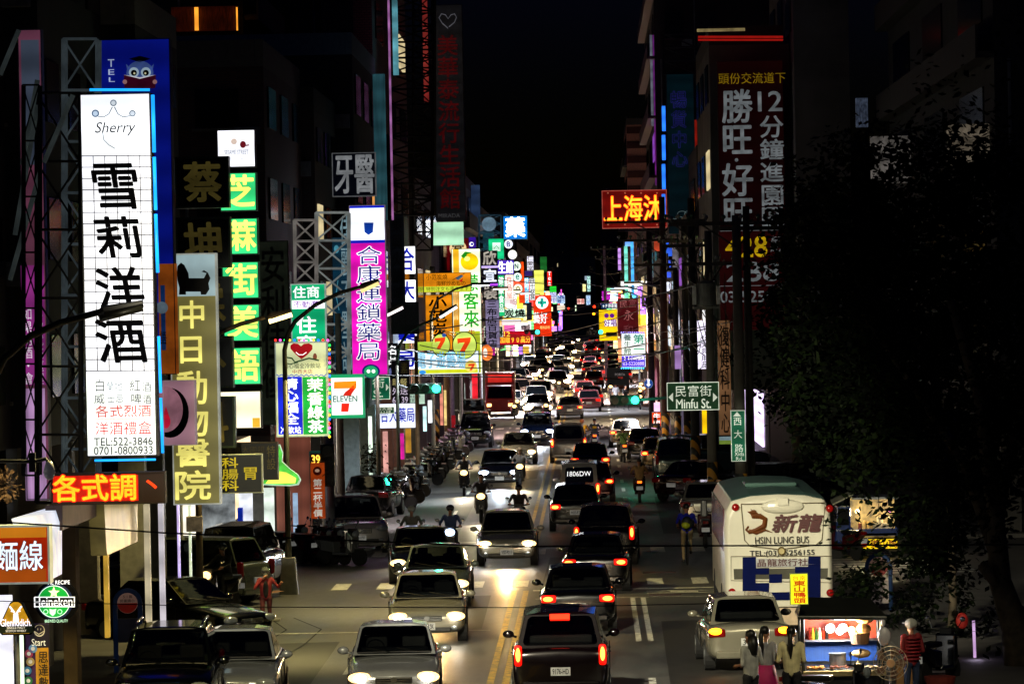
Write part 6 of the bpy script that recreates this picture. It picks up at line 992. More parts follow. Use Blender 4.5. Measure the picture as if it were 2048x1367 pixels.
def person(label, loc, rz, pose, top, legs, shoe='#1a1a1a', hair='short', helmet=None, longsleeve=False, scale=1, slim=.9, extra=None, vox=.014, shorts=False, tz=0):
    v, f, tg, J = body_geo(pose, slim, vox)
    t = thing('person', label, 'person', (loc[0], loc[1], tz), rz); t.scale = (scale,)*3
    me = bpy.data.meshes.new('body'); me.from_pydata(v.tolist(), [], f); tm = mat(top, .75, 0, 0, .3, 7) if isinstance(top, str) else top; lm = mat(legs, .8, 0, 0, .3, 7)
    for mm in (SKIN, tm, tm, tm if longsleeve else SKIN, lm, mat(shoe, .6)): me.materials.append(mm)
    me.polygons.foreach_set('material_index', tg.tolist()); me.polygons.foreach_set('use_smooth', [True]*len(f)); me.update()
    b = bpy.data.objects.new('body', me); COL.objects.link(b); b.parent = t
    h = J['hea']
    q = MB()
    for s_ in (-1, 1): q.sph(h+Vector((s_*.032, -.083, .012)), (.012, .008, .007), 8, 6)
    obj('eyes', q, mat('#1a120e', .3), t)
    if helmet:
        q = MB(); q.sph(h+Vector((0, .012, .055)), (.118, .132, .105), 16, 10); q.box(h+Vector((0, -.13, .065)), (.17, .09, .018)); obj('helmet', q, paint(helmet, .25, .05), t, smooth=False)
        if hair == 'long': q = MB(); q.sph(h+Vector((0, .08, -.06)), (.075, .05, .14), 10, 8); obj('hair', q, HAIR, t, smooth=True)
    else:
        q = MB(); q.sph(h+Vector((0, .022, .058)), (.089, .102, .092), 14, 10)
        if hair == 'tail': q.tube([h+Vector((0, .11, .06)), h+Vector((0, .15, -.02)), h+Vector((0, .14, -.22)), h+Vector((0, .12, -.42))], [.03, .045, .05, .012], 10)
        if hair == 'long': q.tube([h+Vector((0, .06, .02)), h+Vector((0, .09, -.12)), h+Vector((0, .10, -.30))], [.088, .10, .06], 10)
        obj('hair', q, HAIR, t, smooth=True)
    for nm, qq, mm in (extra(J) if extra else ()): obj(nm, qq, mm, t, smooth=nm not in ('bag',))
    return t
def shirt_print(cc): 
    def fx(J): q = MB(); q.box(J['che']+Vector((0, .135, 0)), (.20, .02, .12)); return [('shirt_print', q, mat(cc, .7))]
    return fx
def strap(J): q = MB(); q.tube([J['sr']+Vector((-.04, .10, .03)), J['che']+Vector((0, .145, 0)), J['pel']+Vector((-.13, .10, .06))], .016, 6); return [('bag_strap', q, mat('#1a1a14', .7))]
def backpack(J): q = MB(); q.sph(J['che'].lerp(J['pel'], .35)+Vector((0, .19, .0)), (.16, .12, .20), 12, 10); q2 = MB(); q2.sph(J['che'].lerp(J['pel'], .45)+Vector((.03, .22, -.02)), (.13, .11, .10), 12, 8); return [('backpack', q, mat('#101812', .6)), ('backpack_pocket', q2, mat('#a8b818', .5))]
def vestfx(J):
    q = MB()
    for i in range(7): z = 1.0+i*.065; q.tube([(-.17, .0, z), (-.12, .11, z), (0, .145, z), (.12, .11, z), (.17, .0, z)], .02, 6)
    return [('quilting', q, mat('#8a1420', .6))]
def skirt(cc):
    def fx(J):
        q = MB(); q.tube([J['pel']+Vector((0, 0, .10)), J['pel']+Vector((0, 0, -.10)), J['pel']+Vector((0, 0, -.48))], [.16, .20, .26], 14); return [('skirt', q, mat(cc, .7))]
    return fx
def collar(J): q = MB(); q.tube([J['nec']+Vector((.07*math.cos(a_), .075*math.sin(a_), -.06)) for a_ in np.linspace(0, 6.28, 12)], .016, 5); return [('collar', q, mat('#1a2438', .7))]
RL = [('rider in a dark jacket and dark helmet behind the orange white headlight', '#3a3436', '#15151a', '#18181c'), ('rider in black on the scooter left of the silver hatchback', '#2a2226', '#101014', None), ('rider in a grey jacket behind the large yellow headlight', '#6a6258', '#1a1a1a', '#c8a880'), ('rider behind the dazzling blue white headlight', '#3a4a78', '#14141c', '#10121a'), ('rider with a pale helmet and grey raincoat left of the dazzling headlight', '#6a6660', '#20202a', '#c8c8b8'),
 ('rider with a black helmet looking over the roof of the silver hatchback', '#2a2020', '#101010', '#0a0a0c'), ('rider in a tan shirt seen from behind with an orange tail lamp below', '#a88a58', '#2a2018', None), ('rider in a light green shirt with a bag strap, one foot on the road', '#88b868', '#14161c', '#50565a'), ('rider in a bright yellow shirt with an orange white helmet', '#e0a808', '#2a1a10', '#d88048'), ('rider in a dark shirt with a yellow print on the back', '#2a3444', '#18181c', None), ('rider in a black jacket turning past the silver green car', '#0e0e10', '#0c0c0e', '#485048')]
for i, ((x, y, rz), (lab, tc, lc, hm)) in enumerate(zip(RIDERS, RL)):
    person(lab, (x, y), rz, 'foot' if i == 7 else 'ride', tc, lc, helmet=hm, longsleeve=i not in (6, 7, 8, 9), extra={7: strap, 9: shirt_print('#d8b018')}.get(i), vox=.018)
p = G(533, 1262); person('man in a red jacket and helmet walking at the left kerb, hand at his mask', (p.x, p.y), .1, 'mask', '#7a1418', '#4a1418', helmet='#6a7068', longsleeve=True, shoe='#8a5040', scale=.84, extra=lambda J: [('face_mask', MB().sph(J['hea']+Vector((0, -.085, -.045)), (.05, .03, .042), 10, 8), mat('#a8b89a', .7)), ('undershirt', MB().sph(J['che'].lerp(J['pel'], .4)+Vector((0, -.10, 0)), (.075, .05, .24), 10, 8), mat('#0c0a0a', .8))])
p = G(1376, 1131); CYX, CYY = p.x, p.y+.9
person('cyclist in a blue shirt with a black and yellow backpack', (CYX, CYY), math.pi, 'cycle', '#0a1cb0', '#8a7a58', extra=backpack)
t = thing('bicycle', 'dark bicycle ridden by the person in the blue shirt', 'bicycle', (CYX, CYY, 0), math.pi)
for y in (-.52, .50):
    q = MB(); q.tube([(0, y+.33*math.cos(a_), .33+.33*math.sin(a_)) for a_ in np.linspace(0, 2*math.pi, 20)], .02, 6); w_ = obj('wheel', q, RUBBER, t)
    q = MB()
    for a_ in np.linspace(0, math.pi, 6)[:-1]: q.tube([(0, y-.31*math.cos(a_), .33-.31*math.sin(a_)), (0, y+.31*math.cos(a_), .33+.31*math.sin(a_))], .004, 4)
    obj('spokes', q, ALU, w_)
q = MB()
for a_, b_ in (((0, -.52, .33), (0, -.36, .95)), ((0, -.38, .85), (0, .05, .32)), ((0, .05, .32), (0, .25, .92)), ((0, .25, .85), (0, -.37, .88)), ((0, .05, .32), (0, .50, .33)), ((0, .25, .85), (0, .50, .33))): q.tube([a_, b_], .02, 6)
obj('bicycle_frame', q, mat('#202428', .3, .5), t); q = MB(); q.tube([(-.26, -.34, 1.02), (-.1, -.40, 1.0), (.1, -.40, 1.0), (.26, -.34, 1.02)], .015, 6); obj('handlebar', q, DARK, t); q = MB(); q.sph((0, .28, .95), (.08, .13, .04), 10, 6); obj('saddle', q, BLACK, t)
p = G(1232, 815); person('person in a white shirt standing by the far right pavement', (p.x, p.y), 0, 'stand', '#d8d8dc', '#20242c', vox=.02)
p = G(1252, 820); person('person in dark clothes beside the one in the white shirt', (p.x, p.y), .4, 'walk', '#14141a', '#101014', vox=.02)
p = G(1312, 905); person('person in dark clothes with a yellow bag between the parked cars', (p.x, p.y), math.pi, 'stand', '#1a2030', '#14161c', extra=shirt_print('#b08a28'), vox=.02)
# customers at the food cart, cut by the bottom edge
def foot(px, head_y, Y, hh=1.70): return P(px, head_y, Y).x, Y, P(px, head_y, Y).z-hh
for lab, px, hy, Y, rz, pose, tc, lc, hair, ex, ls, sc in (('girl with a long ponytail in a cream shirt with dark cuffs at the food cart', 1582, 1262, 77.6, math.pi-.15, 'hold', '#d8cc9a', '#0c0c12', 'tail', collar, False, .98),
  ('girl with long dark hair in a grey white shirt, leftmost customer of the cart', 1500, 1258, 77.2, math.pi+.7, 'hold', '#a8a8a4', '#101018', 'long', None, False, .97), ('woman in a grey cardigan and magenta skirt with a yellow bag', 1530, 1258, 78.0, math.pi-.6, 'hold', '#8a8a90', '#6a0a38', 'tail', lambda J: skirt('#a00a58')(J)+[('bag', MB().sph(J['wr']+Vector((.0, -.06, -.12)), (.11, .08, .16), 10, 8), mat('#c8c020', .5, 0, .15))], True, .97)):
    x, y, z = foot(px, hy, Y, 1.72*sc); person(lab, (x, y), rz, pose, tc, lc, hair=hair, extra=ex, longsleeve=ls, scale=sc, slim=.88, vox=.011)
x, y, z = foot(1822, 1256, 79.6, 1.62); person('woman in a dark red quilted vest and white striped helmet right of the fan', (x, y), math.pi+.5, 'hold', '#7a1018', '#1c2c4a', helmet='#d8d8cc', extra=vestfx, longsleeve=True, scale=.95, vox=.011)

# ================================================================ poles, lamps, signals
CONC = mat('#6a665c', .8, 0, 0, .4, 1.5); STRIPE = None
def stripes():
    m = bpy.data.materials.new('stripes'); m.use_nodes = True; t = m.node_tree; N = t.nodes; Lk = t.links.new; b = N['Principled BSDF']; tc = N.new('ShaderNodeTexCoord'); wv = N.new('ShaderNodeTexWave'); wv.bands_direction = 'DIAGONAL'; wv.inputs['Scale'].default_value = 1.1; mp = N.new('ShaderNodeMapping'); mp.inputs['Rotation'].default_value = (0, 0, 0)
    Lk(tc.outputs['Object'], wv.inputs['Vector']); r = N.new('ShaderNodeValToRGB'); r.color_ramp.interpolation = 'CONSTANT'; r.color_ramp.elements[0].color = (.02, .018, .015, 1); r.color_ramp.elements[1].position = .5; r.color_ramp.elements[1].color = (.55, .25, .02, 1); Lk(wv.outputs[1], r.inputs[0]); Lk(r.outputs[0], b.inputs['Base Color']); b.inputs['Roughness'].default_value = .5; return m
STRIPE = stripes()
def upole(label, px, Y, top, r=.16, band=True, arms=(), trans=None, m=None):
    x = P(px, 900, Y).x; t = thing('utility_pole', label, 'pole', (x, Y, 0)); q = MB(); q.tube([(0, 0, 0), (0, 0, top)], [r, r*.72], 14); obj('pole', q, m or CONC, t, smooth=True)
    if band: q = MB(); q.tube([(0, 0, .35), (0, 0, 2.0)], r*1.03+.004, 14); obj('striped_band', q, STRIPE, t, smooth=True)
    for z, a0, a1 in arms:
        q = MB(); q.box(((a0+a1)/2, -.14, z), (a1-a0, .12, .12)); q.tube([(0, -.14, z-.75), (a1*.5, -.14, z-.05)], .03, 5); q.tube([(0, -.14, z-.75), (a0*.5, -.14, z-.05)], .03, 5); ca = obj('crossarm', q, mat('#4a4640', .7), t)
        n = max(2, int((a1-a0)/.55))
        for i in range(n+1): q = MB(); xx = a0+.08+(a1-a0-.16)*i/n; q.tube([(xx, -.14, z+.06), (xx, -.14, z+.14)], .03, 6); q.sph((xx, -.14, z+.20), (.08, .08, .07), 10, 6); obj('insulator', q, mat('#5a7a5a' if i % 2 else '#a8a8a0', .25), ca, smooth=True)
    if trans:
        q = MB(); q.tube([(trans[0], -.32, trans[1]), (trans[0], -.32, trans[1]+.75)], .30, 16); q.tube([(trans[0], -.32, trans[1]+.75), (trans[0], -.32, trans[1]+.85)], [.30, .12], 16); q.box((trans[0], -.2, trans[1]-.06), (.9, .5, .08)); tr_ = obj('transformer', q, mat('#8a8c84', .5, .1, 0, .4, 3), t)
        for k in (-1, 1): q = MB(); q.box((trans[0]+k*.40, -.36, trans[1]+.35), (.12, .3, .6)); obj('cooling_fins', q, ALU, tr_); q = MB(); q.tube([(trans[0]+k*.14, -.32, trans[1]+.85), (trans[0]+k*.14, -.32, trans[1]+1.1)], [.05, .03], 8); obj('bushing', q, mat('#b0a890', .3), tr_)
    return t
upole('tall concrete utility pole with a long crossarm, next to the vertical street sign', 1481, 139.6, 10.0, .19, True, ((9.75, -2.1, 1.3),))
upole('utility pole touching the right side of the one with the long crossarm', 1501, 141, 10.3, .15, False, m=mat('#3a3830', .8))
upole('utility pole with a grey transformer and yellow black band beside the white hatchback', 1424, 150, 9.7, .17, True, ((8.6, -.9, .9),), (-.1, 7.2))
upole('dark utility pole with a striped band left of the transformer pole', 1391, 180, 11.5, .19, True, ((10.6, -1.6, .6), (9.6, -1.2, .6)), m=mat('#2a2826', .8))
upole('dark utility pole with striped band behind the parked people carrier', 1376, 203, 11, .17, True, ((10.1, -1.2, 1.2),), m=mat('#24201e', .8))
upole('thin striped pole between the dark utility poles', 1357, 212, 9, .15, True, m=mat('#3a3230', .8))
upole('reddish utility pole carrying the lit traffic signal', 1333, 219, 12.5, .2, True, ((11.3, -2.8, .8), (10.4, -2.2, .8), (9.2, -1.4, .6)), m=mat('#5a3c38', .8))
upole('far utility pole with crossarms among the tangled wires', 1306, 262, 13.5, .2, False, ((12.6, -2, .9), (11.6, -1.8, .9)), m=mat('#2c2426', .8))
upole('far utility pole with thin crossarm left of the tangled wires', 1216, 420, 12.8, .16, False, ((12.5, -1.3, 1.3), (11.6, -.9, .9)), m=mat('#8a6a78', .7, 0, .06))
upole('grey pole on the left pavement with a striped band behind the scooters', 872, 236, 9.5, .2, True)
upole('rusty pole right of the grey pole among the far scooters', 896, 262, 9.5, .18, False, m=mat('#7a5a3a', .8))
upole('thin white pole beside the red box truck', 907, 250, 9, .11, False, m=mat('#a8a8b0', .6))
upole('thin rusty pole in front of the lit shop signs left of the scooters', 836, 182, 6.2, .10, False, m=mat('#8a7050', .8))
upole('pale pipe pole between the convenience store sign and the white car', 681, 142, 7.2, .13, False, m=mat('#9a8a80', .7))
def lampost(label, px, Y, pts, head, lit, col=(1, 1, .8), power=0, base=True, m=None, r=.085, hs=1, cone=122):
    x = P(px, 900, Y).x; t = thing('street_lamp', label, 'street lamp', (x, Y, 0)); m = m or mat('#4a4a40', .5, .3, 0, .4, 3); z0 = P(*pts[0], Y)
    q = MB(); q.tube([(0, 0, 0), (0, 0, z0.z)], [r, r*.75], 10); obj('pole', q, m, t, smooth=True)
    pp = [P(*a_, Y)-t.location for a_ in pts]; pp[0].x = 0; q = MB(); q.tube(pp, [r*.75-.02*i/len(pp) for i in range(len(pp))], 8); obj('arm', q, m, t, smooth=True)
    if base: q = MB(); q.add([(-.24, -.24, 0), (.24, -.24, 0), (.24, .24, 0), (-.24, .24, 0), (-.17, -.17, .95), (.17, -.17, .95), (.17, .17, .95), (-.17, .17, .95)], [(0, 1, 5, 4), (1, 2, 6, 5), (2, 3, 7, 6), (3, 0, 4, 7), (4, 5, 6, 7)]); obj('base', q, mat('#6a6a64', .7), t, bevel=.02)
    a_, b_ = P(*head[0], Y)-t.location, P(*head[1], Y)-t.location; d = b_-a_; q = MB(); q.tube([a_+Vector((0, 0, .05)), a_.lerp(b_, .15)+Vector((0, 0, .06)), b_+Vector((0, 0, .04))], [.05*hs, .10*hs, .06*hs], 8); hd = obj('lamp_head', q, m, t)
    q = MB(); q.tube([a_.lerp(b_, .05)-Vector((0, .05, .04)), b_-Vector((0, .05, .03))], .05*hs, 8); obj('lamp_tube', q, E(col, lit) if lit else mat('#2a2a20', .4), t, smooth=True)
    if power: lamp('lamp_light', 'SPOT', a_.lerp(b_, .5)-Vector((0, .1, .2)), power, col, t, .25, math.radians(cone), (0, 0, 0), .5)
    return t
WARM, COOL, GRNW = (1, .74, .40), (.85, .92, 1), (1, .80, .30)
lampost('street lamp with a long dark arm crossing in front of the white liquor sign', -28, 72, [(-28, 830), (-20, 770), (10, 715), (60, 672), (120, 645), (205, 622)], [(195, 634), (286, 612)], 0, GRNW, 2600, False, mat('#0c0c0c', .5), .09, 1, 142)  # tube stays dark; downward spot added to light road and parked cars
lampost('street lamp with a rusty post, its curved arm ending in a lit tube', 395, 101, [(392, 790), (384, 752), (390, 722), (405, 695), (440, 665), (480, 648), (530, 634)], [(536, 640), (584, 626)], 4, GRNW, 2200, False, mat('#5a4a34', .6, .2, 0, .5, 4))
lampost('street lamp with a grey base on the near corner, its long arm curving right', 573, 116, [(568, 760), (569, 700), (576, 668), (590, 642), (630, 610), (680, 585), (722, 573)], [(720, 580), (758, 564)], .8, GRNW, 2200, True)
lampost('street lamp with a short arm and a pinkish lit tube right of the magenta sign', 757, 158, [(752, 720), (756, 650), (768, 633)], [(772, 629), (806, 613)], 1.6, (1, .85, .85), 2400, False)
lampost('street lamp pole on the far corner with a box base beside the scooters', 797, 176, [(794, 730), (799, 690), (815, 665), (840, 650), (878, 634)], [(878, 634), (914, 612)], 1.8, (.85, .92, 1), 2800, True)
t = thing('street_lamp', 'assumed tall street lamp just outside the left edge, put in to light the bus', 'street lamp', (-9.6, 62, 0)); q = MB(); q.tube([(0, 0, 0), (0, 0, 12.2)], [.12, .09], 10); obj('pole', q, GREY, t); q = MB(); q.tube([(0, 0, 12.2), (.6, 0, 12.7), (3, 1, 13.0)], .06, 8); obj('arm', q, GREY, t); q = MB(); q.box((3.4, 1.1, 13.0), (.9, .3, .14)); obj('lamp_head', q, GREY, t); q = MB(); q.box((3.4, 1.1, 12.91), (.7, .2, .03)); obj('lamp_tube', q, E(GRNW, 6), t)  # assumed lamp, out of view, put in to light the bus rear and road
lamp('lamp_light', 'SPOT', (3.4, 1.1, 12.85), 66000, (1, .92, .68), t, .25, math.radians(25), (math.radians(70), 0, math.radians(-14)), .6)  # spot of the assumed lamp, aimed to brighten the bus
lamp('lamp_light', 'SPOT', (2.9, 1.1, 12.85), 15000, (1, .90, .62), t, .25, math.radians(36), (math.radians(70), 0, math.radians(-8)), .7)  # added fill spot for car fronts in the left lanes, not a seen lamp
t = thing('street_lamp', 'added street lamp out of view past the right edge, lighting the cart customers', 'street lamp', (10, 64, 0)); q = MB(); q.tube([(0, 0, 0), (0, 0, 12.2)], [.12, .09], 10); obj('pole', q, GREY, t); q = MB(); q.tube([(0, 0, 12.2), (-.6, 0, 12.7), (-3.4, 0, 13.0)], .06, 8); obj('arm', q, GREY, t); q = MB(); q.box((-3.8, 0, 13.0), (.9, .3, .14)); obj('lamp_head', q, GREY, t); q = MB(); q.box((-3.8, 0, 12.91), (.7, .2, .03)); obj('lamp_tube', q, E(GRNW, 6), t)  # added lamp, out of view, to light the customers' backs at the cart
lamp('lamp_light', 'SPOT', (-3.8, 0, 12.85), 5200, (1, .90, .60), t, .2, math.radians(36), (math.radians(50), 0, math.radians(6)), .6)
q = MB(); c = P(389, 1047, 100.6); q.box(c, (.36, .16, .34)); single('junction_box', q, mat('#c0a880', .6, 0, .12, .5, 8), 'tan junction box strapped to the rusty lamp post', 'box', c, bevel=.01)
lr = random.Random(9)
for i, (sx, Y) in enumerate(((-7.6, 215), (4.6, 232), (-7.6, 262), (4.4, 285), (-7.6, 310), (4.4, 345), (-7.6, 365), (4.4, 410), (-7.6, 430), (4.4, 490), (-7.6, 510), (-7.6, 600), (4.4, 600), (-7.6, 720))):
    s_ = 1 if sx < 0 else -1; t = thing('street_lamp', 'small far street lamp with a lit tube on a curved arm', 'street lamp', (sx, Y, 0), 0, 'far street lamps along both kerbs'); q = MB(); q.tube([(0, 0, 0), (0, 0, 7)], [.1, .08], 8); obj('pole', q, GREY, t)
    q = MB(); q.tube([(0, 0, 7), (s_*.3, 0, 7.7), (s_*1.2, 0, 8.2), (s_*2, 0, 8.4)], .05, 6); obj('arm', q, GREY, t); q = MB(); q.box((s_*2.4, 0, 8.42), (.9, .2, .12)); obj('lamp_head', q, GREY, t); q = MB(); q.tube([(s_*2.0, 0, 8.33), (s_*2.8, 0, 8.36)], .05, 6); obj('lamp_tube', q, E(WARM if i % 3 else COOL, 5), t)
    lamp('lamp_light', 'SPOT', (s_*2.4, 0, 8.1), 5500 if Y < 300 else 30000, ((1, .75, .45), (.9, .9, 1), (1, .66, .60))[i % 3], t, .2, math.radians(128), (0, 0, 0), .4)
def signal(label, px, py, Y, n, lit, col, armto=None, vert=False):
    c = P(px, py, Y); s = Y/F; t = thing('traffic_signal', label, 'traffic light', c); rr = .165; wdt = n*.42
    q = MB(); q.box((0, .12, 0), (wdt, .24, .42) if not vert else (.42, .24, wdt)); obj('housing', q, mat('#14221c', .4), t, bevel=.03)
    for i in range(n):
        x = -wdt/2+.21+i*.42; pos = (x, 0, 0) if not vert else (0, 0, -x)
        q = MB(); q.prism([(pos[0]+rr*math.cos(k*math.pi/10), pos[2]+rr*math.sin(k*math.pi/10)) for k in range(20)], -.02, .01); obj('lens', q, E(col, 5, .25, 12) if i == lit else mat('#0c1010', .15), t)
        q = MB(); q.tube([(pos[0]+rr*1.08*math.cos(k*math.pi/10), -.01, pos[2]+rr*1.08*math.sin(k*math.pi/10)) for k in range(11)], .022, 5); q.tube([(pos[0]+rr*1.08*math.cos(k*math.pi/10), -.2, pos[2]+rr*1.08*math.sin(k*math.pi/10)) for k in range(2, 9)], .014, 4); obj('visor', q, mat('#2a3a34', .4), t)
    if armto: p2 = P(*armto, Y)-c; q = MB(); q.tube([(wdt/2*(1 if p2.x > 0 else -1), .12, 0), (p2.x, .12, p2.z)], .06, 8); obj('arm', q, GREY, t)
    if lit is not None and Y < 250: lamp('signal_light', 'POINT', (-wdt/2+.21+lit*.42 if not vert else 0, -.3, 0 if not vert else wdt/2-.21-lit*.42), 25, lin(col), t, .15)
    return t
TEALL = '#30ffc0'
signal('traffic signal with a lit green lens on the arm of the left signal pole', 851, 777, 176, 3, 2, TEALL, (797, 770))
signal('traffic signal with a lit green lens on the arm of the reddish utility pole', 1250, 800, 219*.86, 3, 2, TEALL, (1333, 795))
signal('far traffic signal with a green lens above the distant headlights', 1064, 664, 345, 3, 2, TEALL)
signal('far traffic signal with a green lens in front of the yellow sign', 1190, 664, 330, 3, 2, TEALL)
for i, (px, py, Y) in enumerate(((1192, 613, 560), (1191, 627, 540), (1128, 619, 600), (1140, 617, 640))):
    signal(('small far red traffic light, upper of the two left of the blue parking sign', 'small far amber traffic light below the red one', 'small far red traffic light over the road in the far centre', 'smallest far red traffic light beside it')[i], px, py, Y, 2, 0, ('#ff2a10', '#ff9a10', '#ff3020', '#ff3020')[i])
# signal pole with the countdown
SPX = 659; SY = 134; sx = P(SPX, 1000, SY).x
t = thing('signal_pole', 'grey steel signal pole with boxes at the far left corner', 'pole', (sx, SY, 0)); q = MB(); q.tube([(0, 0, 0), (0, 0, 4.45)], [.16, .15], 14); obj('pole', q, mat('#8a929a', .4, .5, 0, .4, 3), t, smooth=True)
q = MB(); q.tube([(0, 0, .02), (0, 0, .06)], .24, 12); obj('foot_plate', q, GREY, t); q = MB(); q.box((-.5, -.1, 3.95), (.45, .3, .5)); obj('control_box', q, mat('#a0a8a4', .5, 0, .1), t, bevel=.02)
q = MB(); q.tube([(-.02, 0, 1.5), (-.3, 0, 1.7), (-.42, 0, 2.2)], .05, 8); obj('bracket', q, GREY, t)
c = P(632, 935, 133.6); t = thing('pedestrian_signal', 'pedestrian signal showing an orange 39 over a walking figure', 'traffic light', c); q = MB(); q.box((0, .15, 0), (.40, .26, 1.0)); obj('housing', q, mat('#20706a', .4, 0, .12), t, bevel=.02)
q = MB(); q.box((0, 0, .25), (.33, .04, .36)); obj('countdown_panel', q, mat('#3a1408', .3, 0, .2), t); q = MB(); text(q, '39', -.13, .12, .13, .38, -.03, 'f', .035); obj('lettering', q, E('#ffc040', 2.2), t)
q = MB(); q.box((0, 0, -.24), (.33, .04, .36)); obj('walk_panel', q, mat('#0a3858', .3, 0, .35), t); q = MB(); q.sph((.01, -.03, -.13), (.035, .01, .035), 8, 6); q.tube([(0, -.03, -.17), (0, -.03, -.26)], .035, 6); q.tube([(0, -.03, -.26), (-.06, -.03, -.38)], .02, 5); q.tube([(0, -.03, -.26), (.07, -.03, -.36)], .02, 5); q.tube([(-.07, -.03, -.24), (0, -.03, -.18), (.07, -.03, -.23)], .017, 5); obj('walking_figure', q, E('#90f0ff', 2.5), t)
signal('vertical traffic signal seen from the side on the grey signal pole', 655, 930, 133.2, 3, None, '#102020', None, True)
c = P(635, 1015, 133); s = 133/F; t = thing('flag_banner', 'orange flag banner with white characters and a dark round emblem', 'banner', (c.x, 133, 0)); q = MB(); q.tube([(-.20, 0, 0), (-.20, 0, 3.0)], .015, 6); q.tube([(-.20, 0, 2.85), (.24, 0, 2.85)], .012, 6); obj('pole', q, ALU, t)
q = MB(); NN = 10
for i in range(NN+1):
    z = 1.15+1.65*i/NN; q.v += [(-.19, .03*math.sin(i*.9), z), (.02, .04*math.sin(i*.9+1), z), (.23, .03*math.sin(i*.9+2), z)]
for i in range(NN): q.f += [(i*3, i*3+1, i*3+4, i*3+3), (i*3+1, i*3+2, i*3+5, i*3+4)]; q.m += [0, 0]
ob = obj('cloth', q, mat('#d8541a', .8, 0, .30), t, smooth=True); md = ob.modifiers.new('t', 'SOLIDIFY'); md.thickness = .008
q = MB(); text(q, '第二杯半價', -.12, 1.2, .16, 2.32, -.07, 'v', .04); obj('lettering', q, mat('#f0e8d8', .7, 0, .5), t); q = MB(); q.prism([(.02+.13*math.cos(k*math.pi/10), 2.56+.13*math.sin(k*math.pi/10)) for k in range(20)], -.08, -.07); obj('emblem', q, mat('#6a1410', .7, 0, .1), t); q = MB(); q.sph((.02, -.085, 2.57), (.07, .01, .05), 10, 6); obj('emblem', q, mat('#e0b090', .6, 0, .3), t)
# bus stop signs
def busstop(label, px, py, Y, w, lit):
    c = P(px, py, Y); t = thing('bus_stop_sign', label, 'bus stop', (c.x, Y, 0)); z = c.z; m = mat('#2a4878', .5, .2, lit*.2)
    q = MB(); q.tube([(-w, 0, 0), (-w, 0, z)]+[(w*math.cos(math.pi-k*math.pi/10), 0, z+w*math.sin(k*math.pi/10)) for k in range(1, 10)]+[(w, 0, z), (w, 0, 0)], .05, 8); obj('frame', q, m, t, smooth=True)
    q = MB(); q.prism([(w*.82*math.cos(k*math.pi/12), z+w*.82*math.sin(k*math.pi/12)) for k in range(24)], -.03, .03); obj('disc', q, mat('#b08878', .5, 0, lit), t)
    q = MB(); q.prism([(w*.80*math.cos(math.pi+k*math.pi/12), z+w*.80*math.sin(math.pi+k*math.pi/12)) for k in range(13)], -.04, -.03); obj('disc_band', q, mat('#8a1810', .5, 0, lit), t)
    q = MB(); text(q, '51路', -w*.4, z+w*.38, w*.4, z+w*.66, -.045, 'h', .02); text(q, '民富國小', -w*.6, z+w*.06, w*.6, z+w*.32, -.045, 'h', .02); obj('lettering', q, mat('#3a1814', .5), t)
    q = MB(); q.box((0, .02, z-w*2.2), (w*1.7, .05, w*1.9)); obj('timetable', q, mat('#a89890', .6, 0, lit*.8) if px > 1000 else mat('#2a3048', .5, 0, .03), t)
    if px > 1000: q = MB(); q.tube([(-.1, -.03, z-w*1.6), (.12, -.03, z-w*1.8), (.05, -.03, z-w*2.3), (.15, -.03, z-w*2.6), (-.08, -.03, z-w*2.8)], .014, 5); obj('route_map', q, mat('#4a2a2a', .6), t)
    return t
busstop('blue arched bus stop sign with a red and pale disc in the arcade', 255, 1205, 90, .25, .16); busstop('bus stop sign with a dark red disc and route map beside the bus', 1757, 1132, 104, .27, .10)
# security camera
c = P(92, 930, 70); t = thing('security_camera', 'white dome camera on a bracket at the left edge', 'camera', c); q = MB(); q.tube([(-.9, .1, .08), (-.2, .05, .06), (0, 0, .1), (.05, 0, .02)], .03, 8); q.box((-.22, .05, .05), (.1, .08, .3)); obj('bracket', q, mat('#2a2c30', .5, .4), t); q = MB(); q.tube([(.05, 0, .06), (.05, 0, -.12)], [.05, .1], 12); q.sph((.05, 0, -.13), (.085, .085, .10), 12, 8); obj('dome', q, mat('#a8a8b0', .4, 0, .05), t, smooth=True)
c = P(14, 985, 73); 
